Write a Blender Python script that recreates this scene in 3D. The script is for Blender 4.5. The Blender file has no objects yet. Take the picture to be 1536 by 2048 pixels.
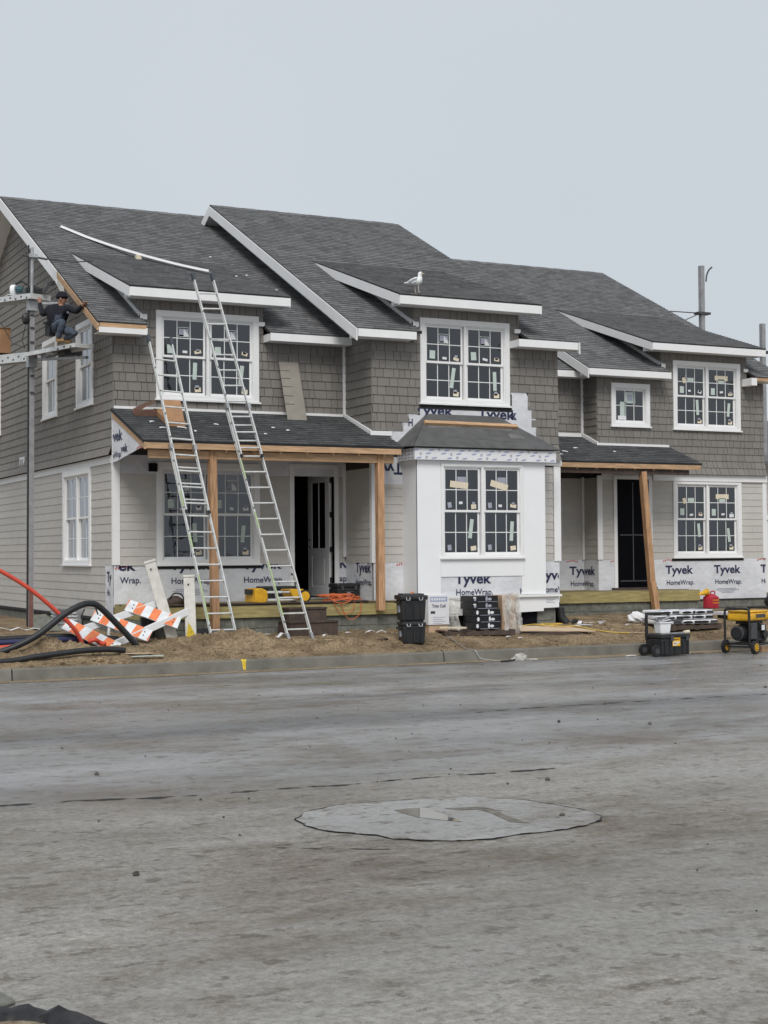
import bpy, bmesh, math, random
from mathutils import Vector, Matrix, noise
R = random.Random(7)
sc = bpy.context.scene
COL = sc.collection

# ------------------------------------------------------------------ camera, sky, sun, exposure
CAMPOS = Vector((-8.473, -28.646, 2.0))
yaw, pitch, roll = 0.46426, 0.027925, -0.007505
fw = Vector((math.sin(yaw)*math.cos(pitch), math.cos(yaw)*math.cos(pitch), math.sin(pitch)))
rt = Vector((math.cos(yaw), -math.sin(yaw), 0)); up = rt.cross(fw)
cr, sr = math.cos(roll), math.sin(roll)
rt, up = cr*rt + sr*up, -sr*rt + cr*up
cam = bpy.data.cameras.new('camera'); co = bpy.data.objects.new('camera', cam); COL.objects.link(co)
co.matrix_world = Matrix(((rt.x, up.x, -fw.x, CAMPOS.x), (rt.y, up.y, -fw.y, CAMPOS.y), (rt.z, up.z, -fw.z, CAMPOS.z), (0, 0, 0, 1)))
cam.sensor_fit = 'HORIZONTAL'; cam.sensor_width = 36; cam.lens = 36*3031/1536
cam.clip_start = 0.1; cam.clip_end = 2000
sc.camera = co
SUN_EL, SUN_AZ = math.radians(48), math.radians(205)     # direction the light comes from, clockwise from +Y
w = bpy.data.worlds.new('World'); sc.world = w; w.use_nodes = True
nt = w.node_tree; nt.nodes.clear()
out = nt.nodes.new('ShaderNodeOutputWorld'); bg = nt.nodes.new('ShaderNodeBackground')
sky = nt.nodes.new('ShaderNodeTexSky'); sky.sky_type = 'NISHITA'; sky.sun_disc = False
sky.sun_elevation = SUN_EL; sky.sun_rotation = SUN_AZ; sky.air_density = 1.0; sky.dust_density = 6.0; sky.ozone_density = 1.0
# overcast: the clear-sky colours are veiled by a nearly uniform cloud deck
mixs = nt.nodes.new('ShaderNodeMixRGB'); mixs.inputs['Fac'].default_value = 0.93
tc = nt.nodes.new('ShaderNodeTexCoord'); cn = nt.nodes.new('ShaderNodeTexNoise'); cn.inputs['Scale'].default_value = 1.6; cn.inputs['Detail'].default_value = 3
cr_ = nt.nodes.new('ShaderNodeValToRGB'); cr_.color_ramp.elements[0].position = 0.3; cr_.color_ramp.elements[1].position = 0.7
cr_.color_ramp.elements[0].color = (5.9, 6.45, 7.05, 1); cr_.color_ramp.elements[1].color = (6.6, 7.1, 7.6, 1)
nt.links.new(tc.outputs['Generated'], cn.inputs['Vector']); nt.links.new(cn.outputs['Fac'], cr_.inputs['Fac'])
nt.links.new(sky.outputs['Color'], mixs.inputs['Color1']); nt.links.new(cr_.outputs['Color'], mixs.inputs['Color2'])
nt.links.new(mixs.outputs['Color'], bg.inputs['Color']); bg.inputs['Strength'].default_value = 0.0655
nt.links.new(bg.outputs['Background'], out.inputs['Surface'])
sl = bpy.data.lights.new('sun', 'SUN'); sl.energy = 1.5; sl.angle = math.radians(28); sl.color = (1, 0.97, 0.93)
so = bpy.data.objects.new('sun', sl); COL.objects.link(so)
sd = Vector((math.sin(SUN_AZ)*math.cos(SUN_EL), math.cos(SUN_AZ)*math.cos(SUN_EL), math.sin(SUN_EL)))
so.rotation_euler = sd.to_track_quat('Z', 'Y').to_euler(); so.location = (0, -20, 40)
vs = sc.view_settings; vs.view_transform = 'Standard'; vs.look = 'None'; vs.exposure = 0.6; vs.gamma = 1; vs.use_curve_mapping = False

# ------------------------------------------------------------------ materials
def mat(name, color, rough=0.7, var=0.12, scale=6.0, bump=0.0, bscale=40.0, spec=0.4, metal=0.0, stretch=(1, 1, 1), tone=0.0, color2=None, rand=0.0, alpha=None):
    m = bpy.data.materials.new(name); m.use_nodes = True
    n = m.node_tree.nodes; L = m.node_tree.links
    b = n['Principled BSDF']; b.inputs['Roughness'].default_value = rough; b.inputs['Metallic'].default_value = metal
    b.inputs['Specular IOR Level'].default_value = spec
    t = n.new('ShaderNodeTexCoord'); oi = n.new('ShaderNodeObjectInfo'); mp = n.new('ShaderNodeMapping'); mp.inputs['Scale'].default_value = stretch
    ad = n.new('ShaderNodeVectorMath'); ad.operation = 'ADD'; sc_ = n.new('ShaderNodeVectorMath'); sc_.operation = 'SCALE'; sc_.inputs['Scale'].default_value = 37.0
    cb = n.new('ShaderNodeCombineXYZ'); L.new(oi.outputs['Random'], cb.inputs[0]); L.new(oi.outputs['Random'], cb.inputs[2])
    L.new(cb.outputs[0], sc_.inputs[0]); L.new(t.outputs['Object'], ad.inputs[0]); L.new(sc_.outputs[0], ad.inputs[1]); L.new(ad.outputs[0], mp.inputs[0])
    nz = n.new('ShaderNodeTexNoise'); nz.inputs['Scale'].default_value = scale; nz.inputs['Detail'].default_value = 5; nz.inputs['Roughness'].default_value = 0.6
    L.new(mp.outputs[0], nz.inputs['Vector'])
    c2 = color2 or tuple(max(0, c*(1-2*var)) for c in color); c1 = color if color2 else tuple(min(1, c*(1+var)) for c in color)
    rp = n.new('ShaderNodeValToRGB'); rp.color_ramp.elements[0].position = 0.3; rp.color_ramp.elements[1].position = 0.7
    rp.color_ramp.elements[0].color = (*c2, 1); rp.color_ramp.elements[1].color = (*c1, 1)
    L.new(nz.outputs['Fac'], rp.inputs['Fac']); col = rp.outputs['Color']
    if tone or rand:
        at = n.new('ShaderNodeAttribute'); at.attribute_name = 'tone'
        ma = n.new('ShaderNodeMath'); ma.operation = 'MULTIPLY_ADD'; ma.inputs[1].default_value = tone; ma.inputs[2].default_value = 1.0
        L.new(at.outputs['Fac'], ma.inputs[0])
        mb = n.new('ShaderNodeMath'); mb.operation = 'MULTIPLY_ADD'; mb.inputs[1].default_value = rand; mb.inputs[2].default_value = -rand/2
        L.new(oi.outputs['Random'], mb.inputs[0]); sm = n.new('ShaderNodeMath'); sm.operation = 'ADD'
        L.new(ma.outputs[0], sm.inputs[0]); L.new(mb.outputs[0], sm.inputs[1])
        mu = n.new('ShaderNodeVectorMath'); mu.operation = 'SCALE'; L.new(col, mu.inputs[0]); L.new(sm.outputs[0], mu.inputs['Scale']); col = mu.outputs[0]
    L.new(col, b.inputs['Base Color'])
    if bump:
        n2 = n.new('ShaderNodeTexNoise'); n2.inputs['Scale'].default_value = bscale; n2.inputs['Detail'].default_value = 4; L.new(mp.outputs[0], n2.inputs['Vector'])
        bp = n.new('ShaderNodeBump'); bp.inputs['Strength'].default_value = bump; bp.inputs['Distance'].default_value = 0.02
        L.new(n2.outputs['Fac'], bp.inputs['Height']); L.new(bp.outputs[0], b.inputs['Normal'])
    if alpha is not None: b.inputs['Alpha'].default_value = alpha
    return m

M = {}
M['shake'] = mat('taupe_shake', (.200, .187, .171), .75, .06, 9, .25, 60, stretch=(6, 6, 1), tone=.12, rand=.16)
M['lap'] = mat('greige_lap', (.50, .478, .447), .65, .04, 4, .1, 80, stretch=(1, 1, 6), tone=.05, rand=.06)
M['white'] = mat('white_trim', (.78, .78, .78), .5, .025, 3)
M['white_dirty'] = mat('white_vinyl_used', (.66, .65, .60), .5, .08, 8)
M['roof'] = mat('charcoal_shingle', (.162, .163, .167), .9, .18, 9, .6, 140, spec=.25, tone=.48, stretch=(1, 2.5, 2.5))
M['roofbase'] = mat('charcoal_underlay', (.035, .035, .038), .95, .1, 30)
M['porchroof'] = mat('dark_shingle', (.088, .091, .094), .9, .2, 9, .6, 140, spec=.25, tone=.5, stretch=(1, 2.5, 2.5))
M['felt'] = mat('grey_underlayment', (.10, .10, .10), .6, .15, 3, .2, 8)
M['felt2'] = mat('grey_underlayment_pale', (.16, .16, .155), .55, .15, 3, .2, 8)
M['under'] = mat('dark_underlay', (.05, .046, .042), .9, .1, 5)  # dark backing wall, shows through the gaps between shakes
M['sheath'] = mat('sheathing', (.30, .22, .14), .9, .1, 5)
M['lumber'] = mat('fir_lumber', (.52, .335, .195), .75, .18, 3, .15, 40, stretch=(1, 9, 9), rand=.15)
M['lumberv'] = mat('fir_post', (.47, .275, .15), .75, .2, 3, .15, 40, stretch=(9, 9, 1), rand=.15)
M['treated'] = mat('treated_lumber', (.36, .30, .13), .75, .2, 2.5, .15, 40, stretch=(1, 8, 8))
M['brownwood'] = mat('weathered_brown_wood', (.085, .06, .048), .8, .2, 6, .2, 40)
M['ply'] = mat('plywood', (.55, .42, .29), .8, .1, 3, stretch=(1, 5, 5))
M['block'] = mat('concrete_block', (.17, .175, .15), .9, .18, 9, .5, 60, rand=.15)
M['kerb'] = mat('kerb_concrete', (.18, .174, .15), .9, .16, 2.5, .3, 80, rand=.08)
M['wrap'] = mat('white_house_wrap', (.66, .67, .70), .5, .07, 2.2, .8, 9, spec=.3)
M['print'] = mat('navy_print', (.022, .027, .075), .6, .02)
M['printred'] = mat('red_print', (.55, .12, .08), .6, .05)
M['printgrey'] = mat('grey_print', (.34, .35, .42), .6, .05)
M['printblue'] = mat('blue_print', (.30, .35, .52), .6, .05)
M['black'] = mat('black_plastic', (.013, .014, .017), .45, .15, 5, .1, 80, color2=(.026, .026, .026))
M['rubber'] = mat('black_rubber', (.018, .018, .02), .55, .2, 14)
M['blackprint'] = mat('black_carton', (.012, .012, .015), .35, .1)
M['darkgrey'] = mat('dark_grey_metal', (.06, .06, .065), .45, .15, 12)
M['alu'] = mat('aluminium', (.68, .69, .68), .42, .1, 9, metal=.3, spec=.5)
M['aludull'] = mat('dull_aluminium', (.42, .43, .44), .45, .15, 7, metal=.55)
M['galv'] = mat('galvanised_steel', (.55, .57, .58), .3, .25, 18, metal=.8)
M['lime'] = mat('lime_label', (.42, .56, .25), .5, .1)
M['yellow'] = mat('yellow_plastic', (.74, .40, .02), .45, .14, 7)
M['yellowtape'] = mat('yellow_label', (.70, .50, .04), .6, .2, 30)
M['orange'] = mat('orange_stripe', (.78, .22, .085), .5, .14, 7)
M['stripe_white'] = mat('white_stripe', (.70, .73, .75), .45, .09, 7)
M['conduit'] = mat('orange_conduit', (.62, .085, .05), .4, .08)
M['pipe'] = mat('black_pipe', (.022, .024, .027), .42, .2, 20)
M['bluepipe'] = mat('navy_pipe', (.03, .035, .10), .42, .1)
M['cord'] = mat('orange_cord', (.62, .15, .05), .5, .08)
M['yellowcord'] = mat('yellow_cord', (.60, .40, .06), .5, .08)
M['red'] = mat('red_paint', (.40, .014, .03), .45, .16, 7)
M['card'] = mat('cardboard', (.34, .19, .10), .85, .1, 3)
M['cardpale'] = mat('pale_cardboard', (.52, .36, .24), .85, .08, 3)
M['paper'] = mat('white_paper', (.72, .72, .74), .7, .03)
M['cream'] = mat('cream_label', (.70, .62, .48), .6, .04)
M['palegreen'] = mat('pale_green_label', (.50, .58, .54), .6, .05)
M['whiteplastic'] = mat('white_plastic', (.80, .81, .82), .4, .012, 2)
M['foliage'] = mat('dark_foliage', (.03, .045, .025), .8, .3, 3, tone=.5)
M['bark'] = mat('bark', (.06, .045, .035), .9, .2, 6)
M['denim'] = mat('denim', (.075, .095, .13), .9, .25, 14, .3, 60)
M['navycloth'] = mat('black_jersey', (.012, .013, .02), .9, .2, 12, .3, 40)
M['skin'] = mat('skin', (.30, .155, .10), .55, .06, 14)
M['boot'] = mat('tan_boot', (.32, .20, .09), .7, .15)
M['gullw'] = mat('white_feathers', (.76, .77, .77), .8, .04, 20, .2, 60)
M['gullg'] = mat('grey_feathers', (.27, .29, .31), .8, .1, 20, .2, 60)
M['gulll'] = mat('pale_pink_leg', (.50, .42, .36), .6, .05)
M['beak'] = mat('beak', (.62, .48, .16), .5, .05)
M['drape'] = mat('dark_blue_drape', (.055, .075, .12), .85, .15, 3)
M['curtain'] = mat('pale_sheeting', (.48, .50, .52), .8, .06)
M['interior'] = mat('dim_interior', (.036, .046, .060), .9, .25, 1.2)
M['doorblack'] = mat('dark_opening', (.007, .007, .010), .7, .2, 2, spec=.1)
M['film'] = mat('black_film', (.0022, .0024, .004), .5, .2, 2, .5, 3, spec=.06)
M['stone'] = mat('pebble', (.10, .095, .085), .9, .3, 9)
M['seam'] = mat('tar_seam', (.030, .030, .030), .85, .3, 20)
M['puddle'] = mat('puddle_water', (.12, .11, .09), .02, .2, 3, spec=1.0); M['mudfilm'] = mat('dried_mud', (.17, .155, .13), .8, .3, 12, .4, 60)
M['polestl'] = mat('grey_mast', (.34, .34, .35), .5, .12, 6, metal=.3)

def glassmat():
    m = bpy.data.materials.new('window_glass'); m.use_nodes = True; n = m.node_tree.nodes; L = m.node_tree.links; n.clear()
    o = n.new('ShaderNodeOutputMaterial'); mx = n.new('ShaderNodeMixShader'); tr = n.new('ShaderNodeBsdfTransparent'); tr.inputs[0].default_value = (.60, .66, .72, 1)
    gl = n.new('ShaderNodeBsdfGlossy'); gl.inputs['Roughness'].default_value = .02; gl.inputs['Color'].default_value = (.95, .97, 1, 1)
    fr = n.new('ShaderNodeFresnel'); fr.inputs['IOR'].default_value = 1.55
    mu = n.new('ShaderNodeMath'); mu.operation = 'MULTIPLY_ADD'; mu.inputs[1].default_value = 1.7; mu.inputs[2].default_value = .02
    nz = n.new('ShaderNodeTexNoise'); nz.inputs['Scale'].default_value = 1.5; bp = n.new('ShaderNodeBump'); bp.inputs['Strength'].default_value = .035; bp.inputs['Distance'].default_value = .05
    L.new(nz.outputs['Fac'], bp.inputs['Height']); L.new(bp.outputs[0], gl.inputs['Normal'])
    L.new(fr.outputs[0], mu.inputs[0]); L.new(mu.outputs[0], mx.inputs[0]); L.new(tr.outputs[0], mx.inputs[1]); L.new(gl.outputs[0], mx.inputs[2]); L.new(mx.outputs[0], o.inputs[0])
    return m
M['glass'] = glassmat()

def filmmat():
    m = bpy.data.materials.new('clear_plastic_film'); m.use_nodes = True; n = m.node_tree.nodes; L = m.node_tree.links; n.clear()
    o = n.new('ShaderNodeOutputMaterial'); mx = n.new('ShaderNodeMixShader'); tr = n.new('ShaderNodeBsdfTransparent')
    df = n.new('ShaderNodeBsdfPrincipled'); df.inputs['Base Color'].default_value = (.62, .60, .56, 1); df.inputs['Roughness'].default_value = .25
    nz = n.new('ShaderNodeTexNoise'); nz.inputs['Scale'].default_value = 4; nz.inputs['Detail'].default_value = 2
    rp = n.new('ShaderNodeValToRGB'); rp.color_ramp.elements[0].position = .38; rp.color_ramp.elements[1].position = .66
    rp.color_ramp.elements[0].color = (.25, .25, .25, 1); rp.color_ramp.elements[1].color = (.8, .8, .8, 1)
    bp = n.new('ShaderNodeBump'); bp.inputs['Strength'].default_value = .35; bp.inputs['Distance'].default_value = .05
    L.new(nz.outputs['Fac'], rp.inputs[0]); L.new(nz.outputs['Fac'], bp.inputs['Height']); L.new(bp.outputs[0], df.inputs['Normal'])
    L.new(rp.outputs[0], mx.inputs[0]); L.new(tr.outputs[0], mx.inputs[1]); L.new(df.outputs[0], mx.inputs[2]); L.new(mx.outputs[0], o.inputs[0])
    return m
M['film_clear'] = filmmat()

def roadmat(name, cool, warm, wet, grain=1.0, tracked=1):
    m = bpy.data.materials.new(name); m.use_nodes = True; n = m.node_tree.nodes; L = m.node_tree.links
    b = n['Principled BSDF']; t = n.new('ShaderNodeTexCoord'); sx = n.new('ShaderNodeSeparateXYZ'); L.new(t.outputs['Object'], sx.inputs[0])
    def nz(scale, st=(1, 1, 1), det=6, rough=.6, off=0.0):
        mp = n.new('ShaderNodeMapping'); mp.inputs['Scale'].default_value = st; mp.inputs['Rotation'].default_value = (0, 0, .1); mp.inputs['Location'].default_value = (off, off, 0)
        q = n.new('ShaderNodeTexNoise'); q.inputs['Scale'].default_value = scale; q.inputs['Detail'].default_value = det; q.inputs['Roughness'].default_value = rough
        L.new(t.outputs['Object'], mp.inputs[0]); L.new(mp.outputs[0], q.inputs['Vector']); return q.outputs['Fac']
    def ramp(f, a, c0, bb, c1):
        r = n.new('ShaderNodeValToRGB'); r.color_ramp.elements[0].position = a; r.color_ramp.elements[1].position = bb
        r.color_ramp.elements[0].color = (*c0, 1); r.color_ramp.elements[1].color = (*c1, 1); L.new(f, r.inputs[0]); return r.outputs['Color']
    def mix(mode, fac, a, bb):
        x = n.new('ShaderNodeMixRGB'); x.blend_type = mode
        if isinstance(fac, float): x.inputs[0].default_value = fac
        else: L.new(fac, x.inputs[0])
        for sk, v in ((x.inputs[1], a), (x.inputs[2], bb)):
            if isinstance(v, tuple): sk.default_value = (*v, 1)
            else: L.new(v, sk)
        return x.outputs[0]
    def rng(f, a, bb, c, d):
        r = n.new('ShaderNodeMapRange'); r.inputs[1].default_value = a; r.inputs[2].default_value = bb; r.inputs[3].default_value = c; r.inputs[4].default_value = d; L.new(f, r.inputs[0]); return r.outputs[0]
    # far pavement course (cool) / near course (warm), split along the tar seam
    wob = n.new('ShaderNodeMath'); wob.operation = 'MULTIPLY_ADD'; L.new(nz(.5), wob.inputs[0]); wob.inputs[1].default_value = 1.4; wob.inputs[2].default_value = -.7
    ys_ = n.new('ShaderNodeMath'); ys_.operation = 'ADD'; L.new(sx.outputs['Y'], ys_.inputs[0]); L.new(wob.outputs[0], ys_.inputs[1])
    zone = rng(ys_.outputs[0], -16.7, -15.7, 0.0, 1.0)
    base = mix('MIX', zone, warm, cool)
    # broad tyre-worn lanes and dried film
    base = mix('MULTIPLY', 1.0, base, ramp(nz(.30, (.35, 1.5, 1), 4), .36, (.80, .79, .78), .62, (1.10, 1.10, 1.11)))
    # brown mud dragged over the surface
    mud = rng(nz(.33, (.8, 1.3, 1), 12, .74, 3.7), .49, .60, 0.0, .9)
    base = mix('MIX', mud, base, mix('MULTIPLY', 1.0, base, (.66, .60, .53)))
    if tracked:   # mud tracked round the patched trench and off to the right
        for (cx, cy, rad, amt) in ((-2.6, -18.9, 3.2, .85), (3.5, -15.2, 3.6, .7), (-6.0, -19.0, 1.8, .55)):
            vd = n.new('ShaderNodeVectorMath'); vd.operation = 'DISTANCE'; vd.inputs[1].default_value = (cx, cy, 0); L.new(t.outputs['Object'], vd.inputs[0])
            ds = rng(vd.outputs['Value'], rad*.25, rad, 1.0, 0.0); nn = rng(nz(1.1, (.6, 1.3, 1), 12, .76, cx*3), .43, .57, 0.0, amt)
            mm = n.new('ShaderNodeMath'); mm.operation = 'MULTIPLY'; L.new(ds, mm.inputs[0]); L.new(nn, mm.inputs[1])
            base = mix('MIX', mm.outputs[0], base, mix('MULTIPLY', 1.0, base, (.58, .53, .47)))
    blot = rng(nz(1.5, (.8, 1.2, 1), 12, .78, 9.1), .51, .60, 0.0, .75)
    base = mix('MIX', blot, base, mix('MULTIPLY', 1.0, base, (.74, .70, .65)))
    # clods and scuffs
    sp = rng(nz(6.0, (.8, 1.1, 1), 6, .7, 1.3), .565, .61, 0.0, .8); base = mix('MIX', sp, base, mix('MULTIPLY', 1.0, base, (.50, .46, .42)))
    pale = rng(nz(1.1, (.9, 1.2, 1), 10, .8, 21.0), .55, .64, 0.0, .55); base = mix('MIX', pale, base, mix('MULTIPLY', 1.0, base, (1.28, 1.28, 1.28)))
    gr = rng(zone, 0.0, 1.0, grain, .35*grain); base = mix('MULTIPLY', gr, base, ramp(nz(16, (1, 1, 1), 5, .9), .38, (.56, .55, .53), .60, (1.22, 1.22, 1.21)))
    base = mix('MULTIPLY', zone, base, ramp(nz(.22, (.16, 2.4, 1), 4, .55, 7.7), .40, (.74, .75, .77), .56, (1.06, 1.06, 1.06)))
    L.new(base, b.inputs['Base Color'])
    wetn = rng(nz(.26, (.5, 1.5, 1), 5, .6, 5.0), .42, .58, .85, wet); wz = rng(zone, 0.0, 1.0, 1.0, .78); wm = n.new('ShaderNodeMath'); wm.operation = 'MULTIPLY'; L.new(wetn, wm.inputs[0]); L.new(wz, wm.inputs[1]); L.new(wm.outputs[0], b.inputs['Roughness'])
    b.inputs['Specular IOR Level'].default_value = .45
    bp = n.new('ShaderNodeBump'); bp.inputs['Strength'].default_value = .5; bp.inputs['Distance'].default_value = .012
    L.new(nz(90, (1, 1, 1), 4, .7), bp.inputs['Height']); L.new(bp.outputs[0], b.inputs['Normal'])
    return m
M['road'] = roadmat('worn_asphalt', (.275, .275, .274), (.285, .275, .256), .25, .8)
M['patch'] = roadmat('patched_asphalt', (.30, .30, .30), (.30, .298, .292), .22, .4, 0)

def dirtmat(name, c1, c2):
    m = bpy.data.materials.new(name); m.use_nodes = True; n = m.node_tree.nodes; L = m.node_tree.links
    b = n['Principled BSDF']; b.inputs['Roughness'].default_value = .95; b.inputs['Specular IOR Level'].default_value = .15
    t = n.new('ShaderNodeTexCoord')
    def nz(s, d=6):
        q = n.new('ShaderNodeTexNoise'); q.inputs['Scale'].default_value = s; q.inputs['Detail'].default_value = d; q.inputs['Roughness'].default_value = .65; L.new(t.outputs['Object'], q.inputs['Vector']); return q.outputs['Fac']
    r = n.new('ShaderNodeValToRGB'); r.color_ramp.elements[0].position = .33; r.color_ramp.elements[1].position = .66
    r.color_ramp.elements[0].color = (*c2, 1); r.color_ramp.elements[1].color = (*c1, 1); L.new(nz(1.7, 9), r.inputs[0])
    r2 = n.new('ShaderNodeValToRGB'); r2.color_ramp.elements[0].position = .35; r2.color_ramp.elements[1].position = .6
    r2.color_ramp.elements[0].color = (.55, .52, .48, 1); r2.color_ramp.elements[1].color = (1.1, 1.08, 1.05, 1); L.new(nz(22), r2.inputs[0])
    x = n.new('ShaderNodeMixRGB'); x.blend_type = 'MULTIPLY'; x.inputs[0].default_value = 1; L.new(r.outputs[0], x.inputs[1]); L.new(r2.outputs[0], x.inputs[2]); L.new(x.outputs[0], b.inputs['Base Color'])
    bp = n.new('ShaderNodeBump'); bp.inputs['Strength'].default_value = .8; bp.inputs['Distance'].default_value = .04; L.new(nz(30), bp.inputs['Height']); L.new(bp.outputs[0], b.inputs['Normal'])
    return m
M['dirt'] = dirtmat('sandy_dirt', (.36, .28, .185), (.14, .104, .066))
M['sand'] = dirtmat('pale_sand', (.36, .30, .22), (.24, .19, .13))

# ------------------------------------------------------------------ mesh helpers
V = Vector
class MB:
    def __init__(s): s.v = []; s.f = []; s.m = []; s.t = []
    def face(s, pts, m=0, tone=0.0):
        i = len(s.v); s.v += [tuple(p) for p in pts]; s.f.append(tuple(range(i, i+len(pts)))); s.m.append(m); s.t.append(tone)
    def solid(s, A, B, m=0, tone=0.0, mtop=None, nobottom=False):
        """A, B: matching outlines (A front, counter-clockwise seen from the front)."""
        n = len(A); i = len(s.v); s.v += [tuple(p) for p in A] + [tuple(p) for p in B]
        s.f.append(tuple(range(i, i+n))); s.m.append(m if mtop is None else mtop); s.t.append(tone)
        if not nobottom: s.f.append(tuple(range(i+2*n-1, i+n-1, -1))); s.m.append(m); s.t.append(tone)
        for k in range(n):
            l = (k+1) % n; s.f.append((i+k, i+n+k, i+n+l, i+l)); s.m.append(m); s.t.append(tone)
    def box(s, x0, x1, y0, y1, z0, z1, m=0, tone=0.0):
        s.solid([V((x0, y0, z0)), V((x1, y0, z0)), V((x1, y0, z1)), V((x0, y0, z1))], [V((x0, y1, z0)), V((x1, y1, z0)), V((x1, y1, z1)), V((x0, y1, z1))], m, tone)
    def obox(s, c, ax, ay, az, m=0, tone=0.0):
        """centre and three half-axis vectors"""
        c = V(c); ax = V(ax); ay = V(ay); az = V(az)
        if ax.cross(az).dot(ay) > 0: ax = -ax
        s.solid([c-ax-ay-az, c+ax-ay-az, c+ax-ay+az, c-ax-ay+az], [c-ax+ay-az, c+ax+ay-az, c+ax+ay+az, c-ax+ay+az], m, tone)
    def bar(s, p, q, wu, wv, side=V((0, 0, 1)), m=0, tone=0.0):
        """rectangular bar from p to q; wv measured along `side`"""
        p = V(p); q = V(q); d = (q-p); a = d.normalized(); u = side - a*side.dot(a)
        u = u.normalized() if u.length > 1e-6 else a.orthogonal().normalized()
        w_ = a.cross(u)
        s.obox((p+q)/2, d/2, w_*wu/2, u*wv/2, m, tone)
    def cyl(s, p, q, r0, r1=None, n=10, m=0, caps=True, tone=0.0):
        p = V(p); q = V(q); r1 = r0 if r1 is None else r1; a = (q-p).normalized(); u = a.orthogonal().normalized(); w_ = a.cross(u)
        i = len(s.v)
        for c, r in ((p, r0), (q, r1)):
            for k in range(n):
                t = 2*math.pi*k/n; s.v.append(tuple(c+(u*math.cos(t)+w_*math.sin(t))*r))
        for k in range(n):
            l = (k+1) % n; s.f.append((i+k, i+l, i+n+l, i+n+k)); s.m.append(m); s.t.append(tone)
        if caps:
            s.f.append(tuple(range(i+n-1, i-1, -1))); s.m.append(m); s.t.append(tone); s.f.append(tuple(range(i+n, i+2*n))); s.m.append(m); s.t.append(tone)
    def tube(s, pts, r, n=8, m=0, rad=None):
        pts = [V(p) for p in pts]; i = len(s.v); u = None
        for k, p in enumerate(pts):
            a = (pts[min(k+1, len(pts)-1)] - pts[max(k-1, 0)])
            a = a.normalized() if a.length > 1e-9 else V((1, 0, 0))
            if u is None: u = a.orthogonal().normalized()
            u = (u - a*u.dot(a)); u = u.normalized() if u.length > 1e-6 else a.orthogonal().normalized()
            w_ = a.cross(u); rr = rad[k] if rad else r
            for j in range(n):
                t = 2*math.pi*j/n; s.v.append(tuple(p+(u*math.cos(t)+w_*math.sin(t))*rr))
        for k in range(len(pts)-1):
            for j in range(n):
                l = (j+1) % n; s.f.append((i+k*n+j, i+k*n+l, i+(k+1)*n+l, i+(k+1)*n+j)); s.m.append(m); s.t.append(0.0)
        s.f.append(tuple(range(i+n-1, i-1, -1))); s.m.append(m); s.t.append(0.0); e = i+(len(pts)-1)*n
        s.f.append(tuple(range(e, e+n))); s.m.append(m); s.t.append(0.0)
    def ball(s, c, rx, ry, rz, nu=10, nv=6, m=0, jit=0.0, tone=0.0):
        c = V(c); i = len(s.v)
        for a in range(nv+1):
            ph = math.pi*a/nv
            for b_ in range(nu):
                th = 2*math.pi*b_/nu; j = 1+R.uniform(-jit, jit)
                s.v.append((c.x+rx*j*math.sin(ph)*math.cos(th), c.y+ry*j*math.sin(ph)*math.sin(th), c.z+rz*j*math.cos(ph)))
        for a in range(nv):
            for b_ in range(nu):
                l = (b_+1) % nu; s.f.append((i+a*nu+b_, i+(a+1)*nu+b_, i+(a+1)*nu+l, i+a*nu+l)); s.m.append(m); s.t.append(tone)
    def mesh(s, name, mats, origin=V((0, 0, 0)), smooth=False):
        me = bpy.data.meshes.new(name); o = V(origin)
        me.from_pydata([(x-o.x, y-o.y, z-o.z) for x, y, z in s.v], [], s.f)
        for m in (mats if isinstance(mats, (list, tuple)) else [mats]): me.materials.append(M[m] if isinstance(m, str) else m)
        me.polygons.foreach_set('material_index', s.m)
        if any(s.t):
            at = me.attributes.new('tone', 'FLOAT', 'FACE'); at.data.foreach_set('value', s.t)
        if smooth: me.polygons.foreach_set('use_smooth', [True]*len(s.f))
        me.update(); return me
    def build(s, name, mats, parent=None, smooth=False, bevel=0.0, weld=False, origin=None, kind=None):
        rootloc = V((0, 0, 0)); p = parent
        while p is not None: rootloc += p.location; p = p.parent
        og = rootloc if origin is None else V(origin)
        me = s.mesh(name, mats, og, smooth)
        if weld:
            bm = bmesh.new(); bm.from_mesh(me); bmesh.ops.remove_doubles(bm, verts=bm.verts, dist=1e-4); bm.to_mesh(me); bm.free()
        o = bpy.data.objects.new(name, me); COL.objects.link(o); o.location = og - rootloc
        if parent is not None: o.parent = parent
        if bevel:
            b = o.modifiers.new('bevel', 'BEVEL'); b.width = bevel; b.segments = 2; b.limit_method = 'ANGLE'
        if kind: o['kind'] = kind
        return o

def thing(name, label, cat, loc=(0, 0, 0), group=None):
    o = bpy.data.objects.new(name, None); o.empty_display_size = .2; COL.objects.link(o); o.location = loc
    o['label'] = label; o['category'] = cat
    if group: o['group'] = group
    return o
def tag(o, label, cat, group=None):
    o['label'] = label; o['category'] = cat
    if group: o['group'] = group
    return o

class Frame:
    """wall plane: origin, u along the wall (left to right seen from outside), v up, n outward"""
    def __init__(s, o, u, v=(0, 0, 1)): s.o = V(o); s.u = V(u).normalized(); s.v = V(v).normalized(); s.n = s.u.cross(s.v).normalized()
    def p(s, u, v, d=0.0): return s.o + s.u*u + s.v*v + s.n*d
    def quad(s, mb, u0, u1, v0, v1, d0, d1, m=0, tone=0.0):
        mb.solid([s.p(u0, v0, d1), s.p(u1, v0, d1), s.p(u1, v1, d1), s.p(u0, v1, d1)], [s.p(u0, v0, d0), s.p(u1, v0, d0), s.p(u1, v1, d0), s.p(u0, v1, d0)], m, tone)
    def poly(s, mb, pts, d0, d1, m=0, tone=0.0):
        mb.solid([s.p(a, b, d1) for a, b in pts], [s.p(a, b, d0) for a, b in pts], m, tone)

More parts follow.
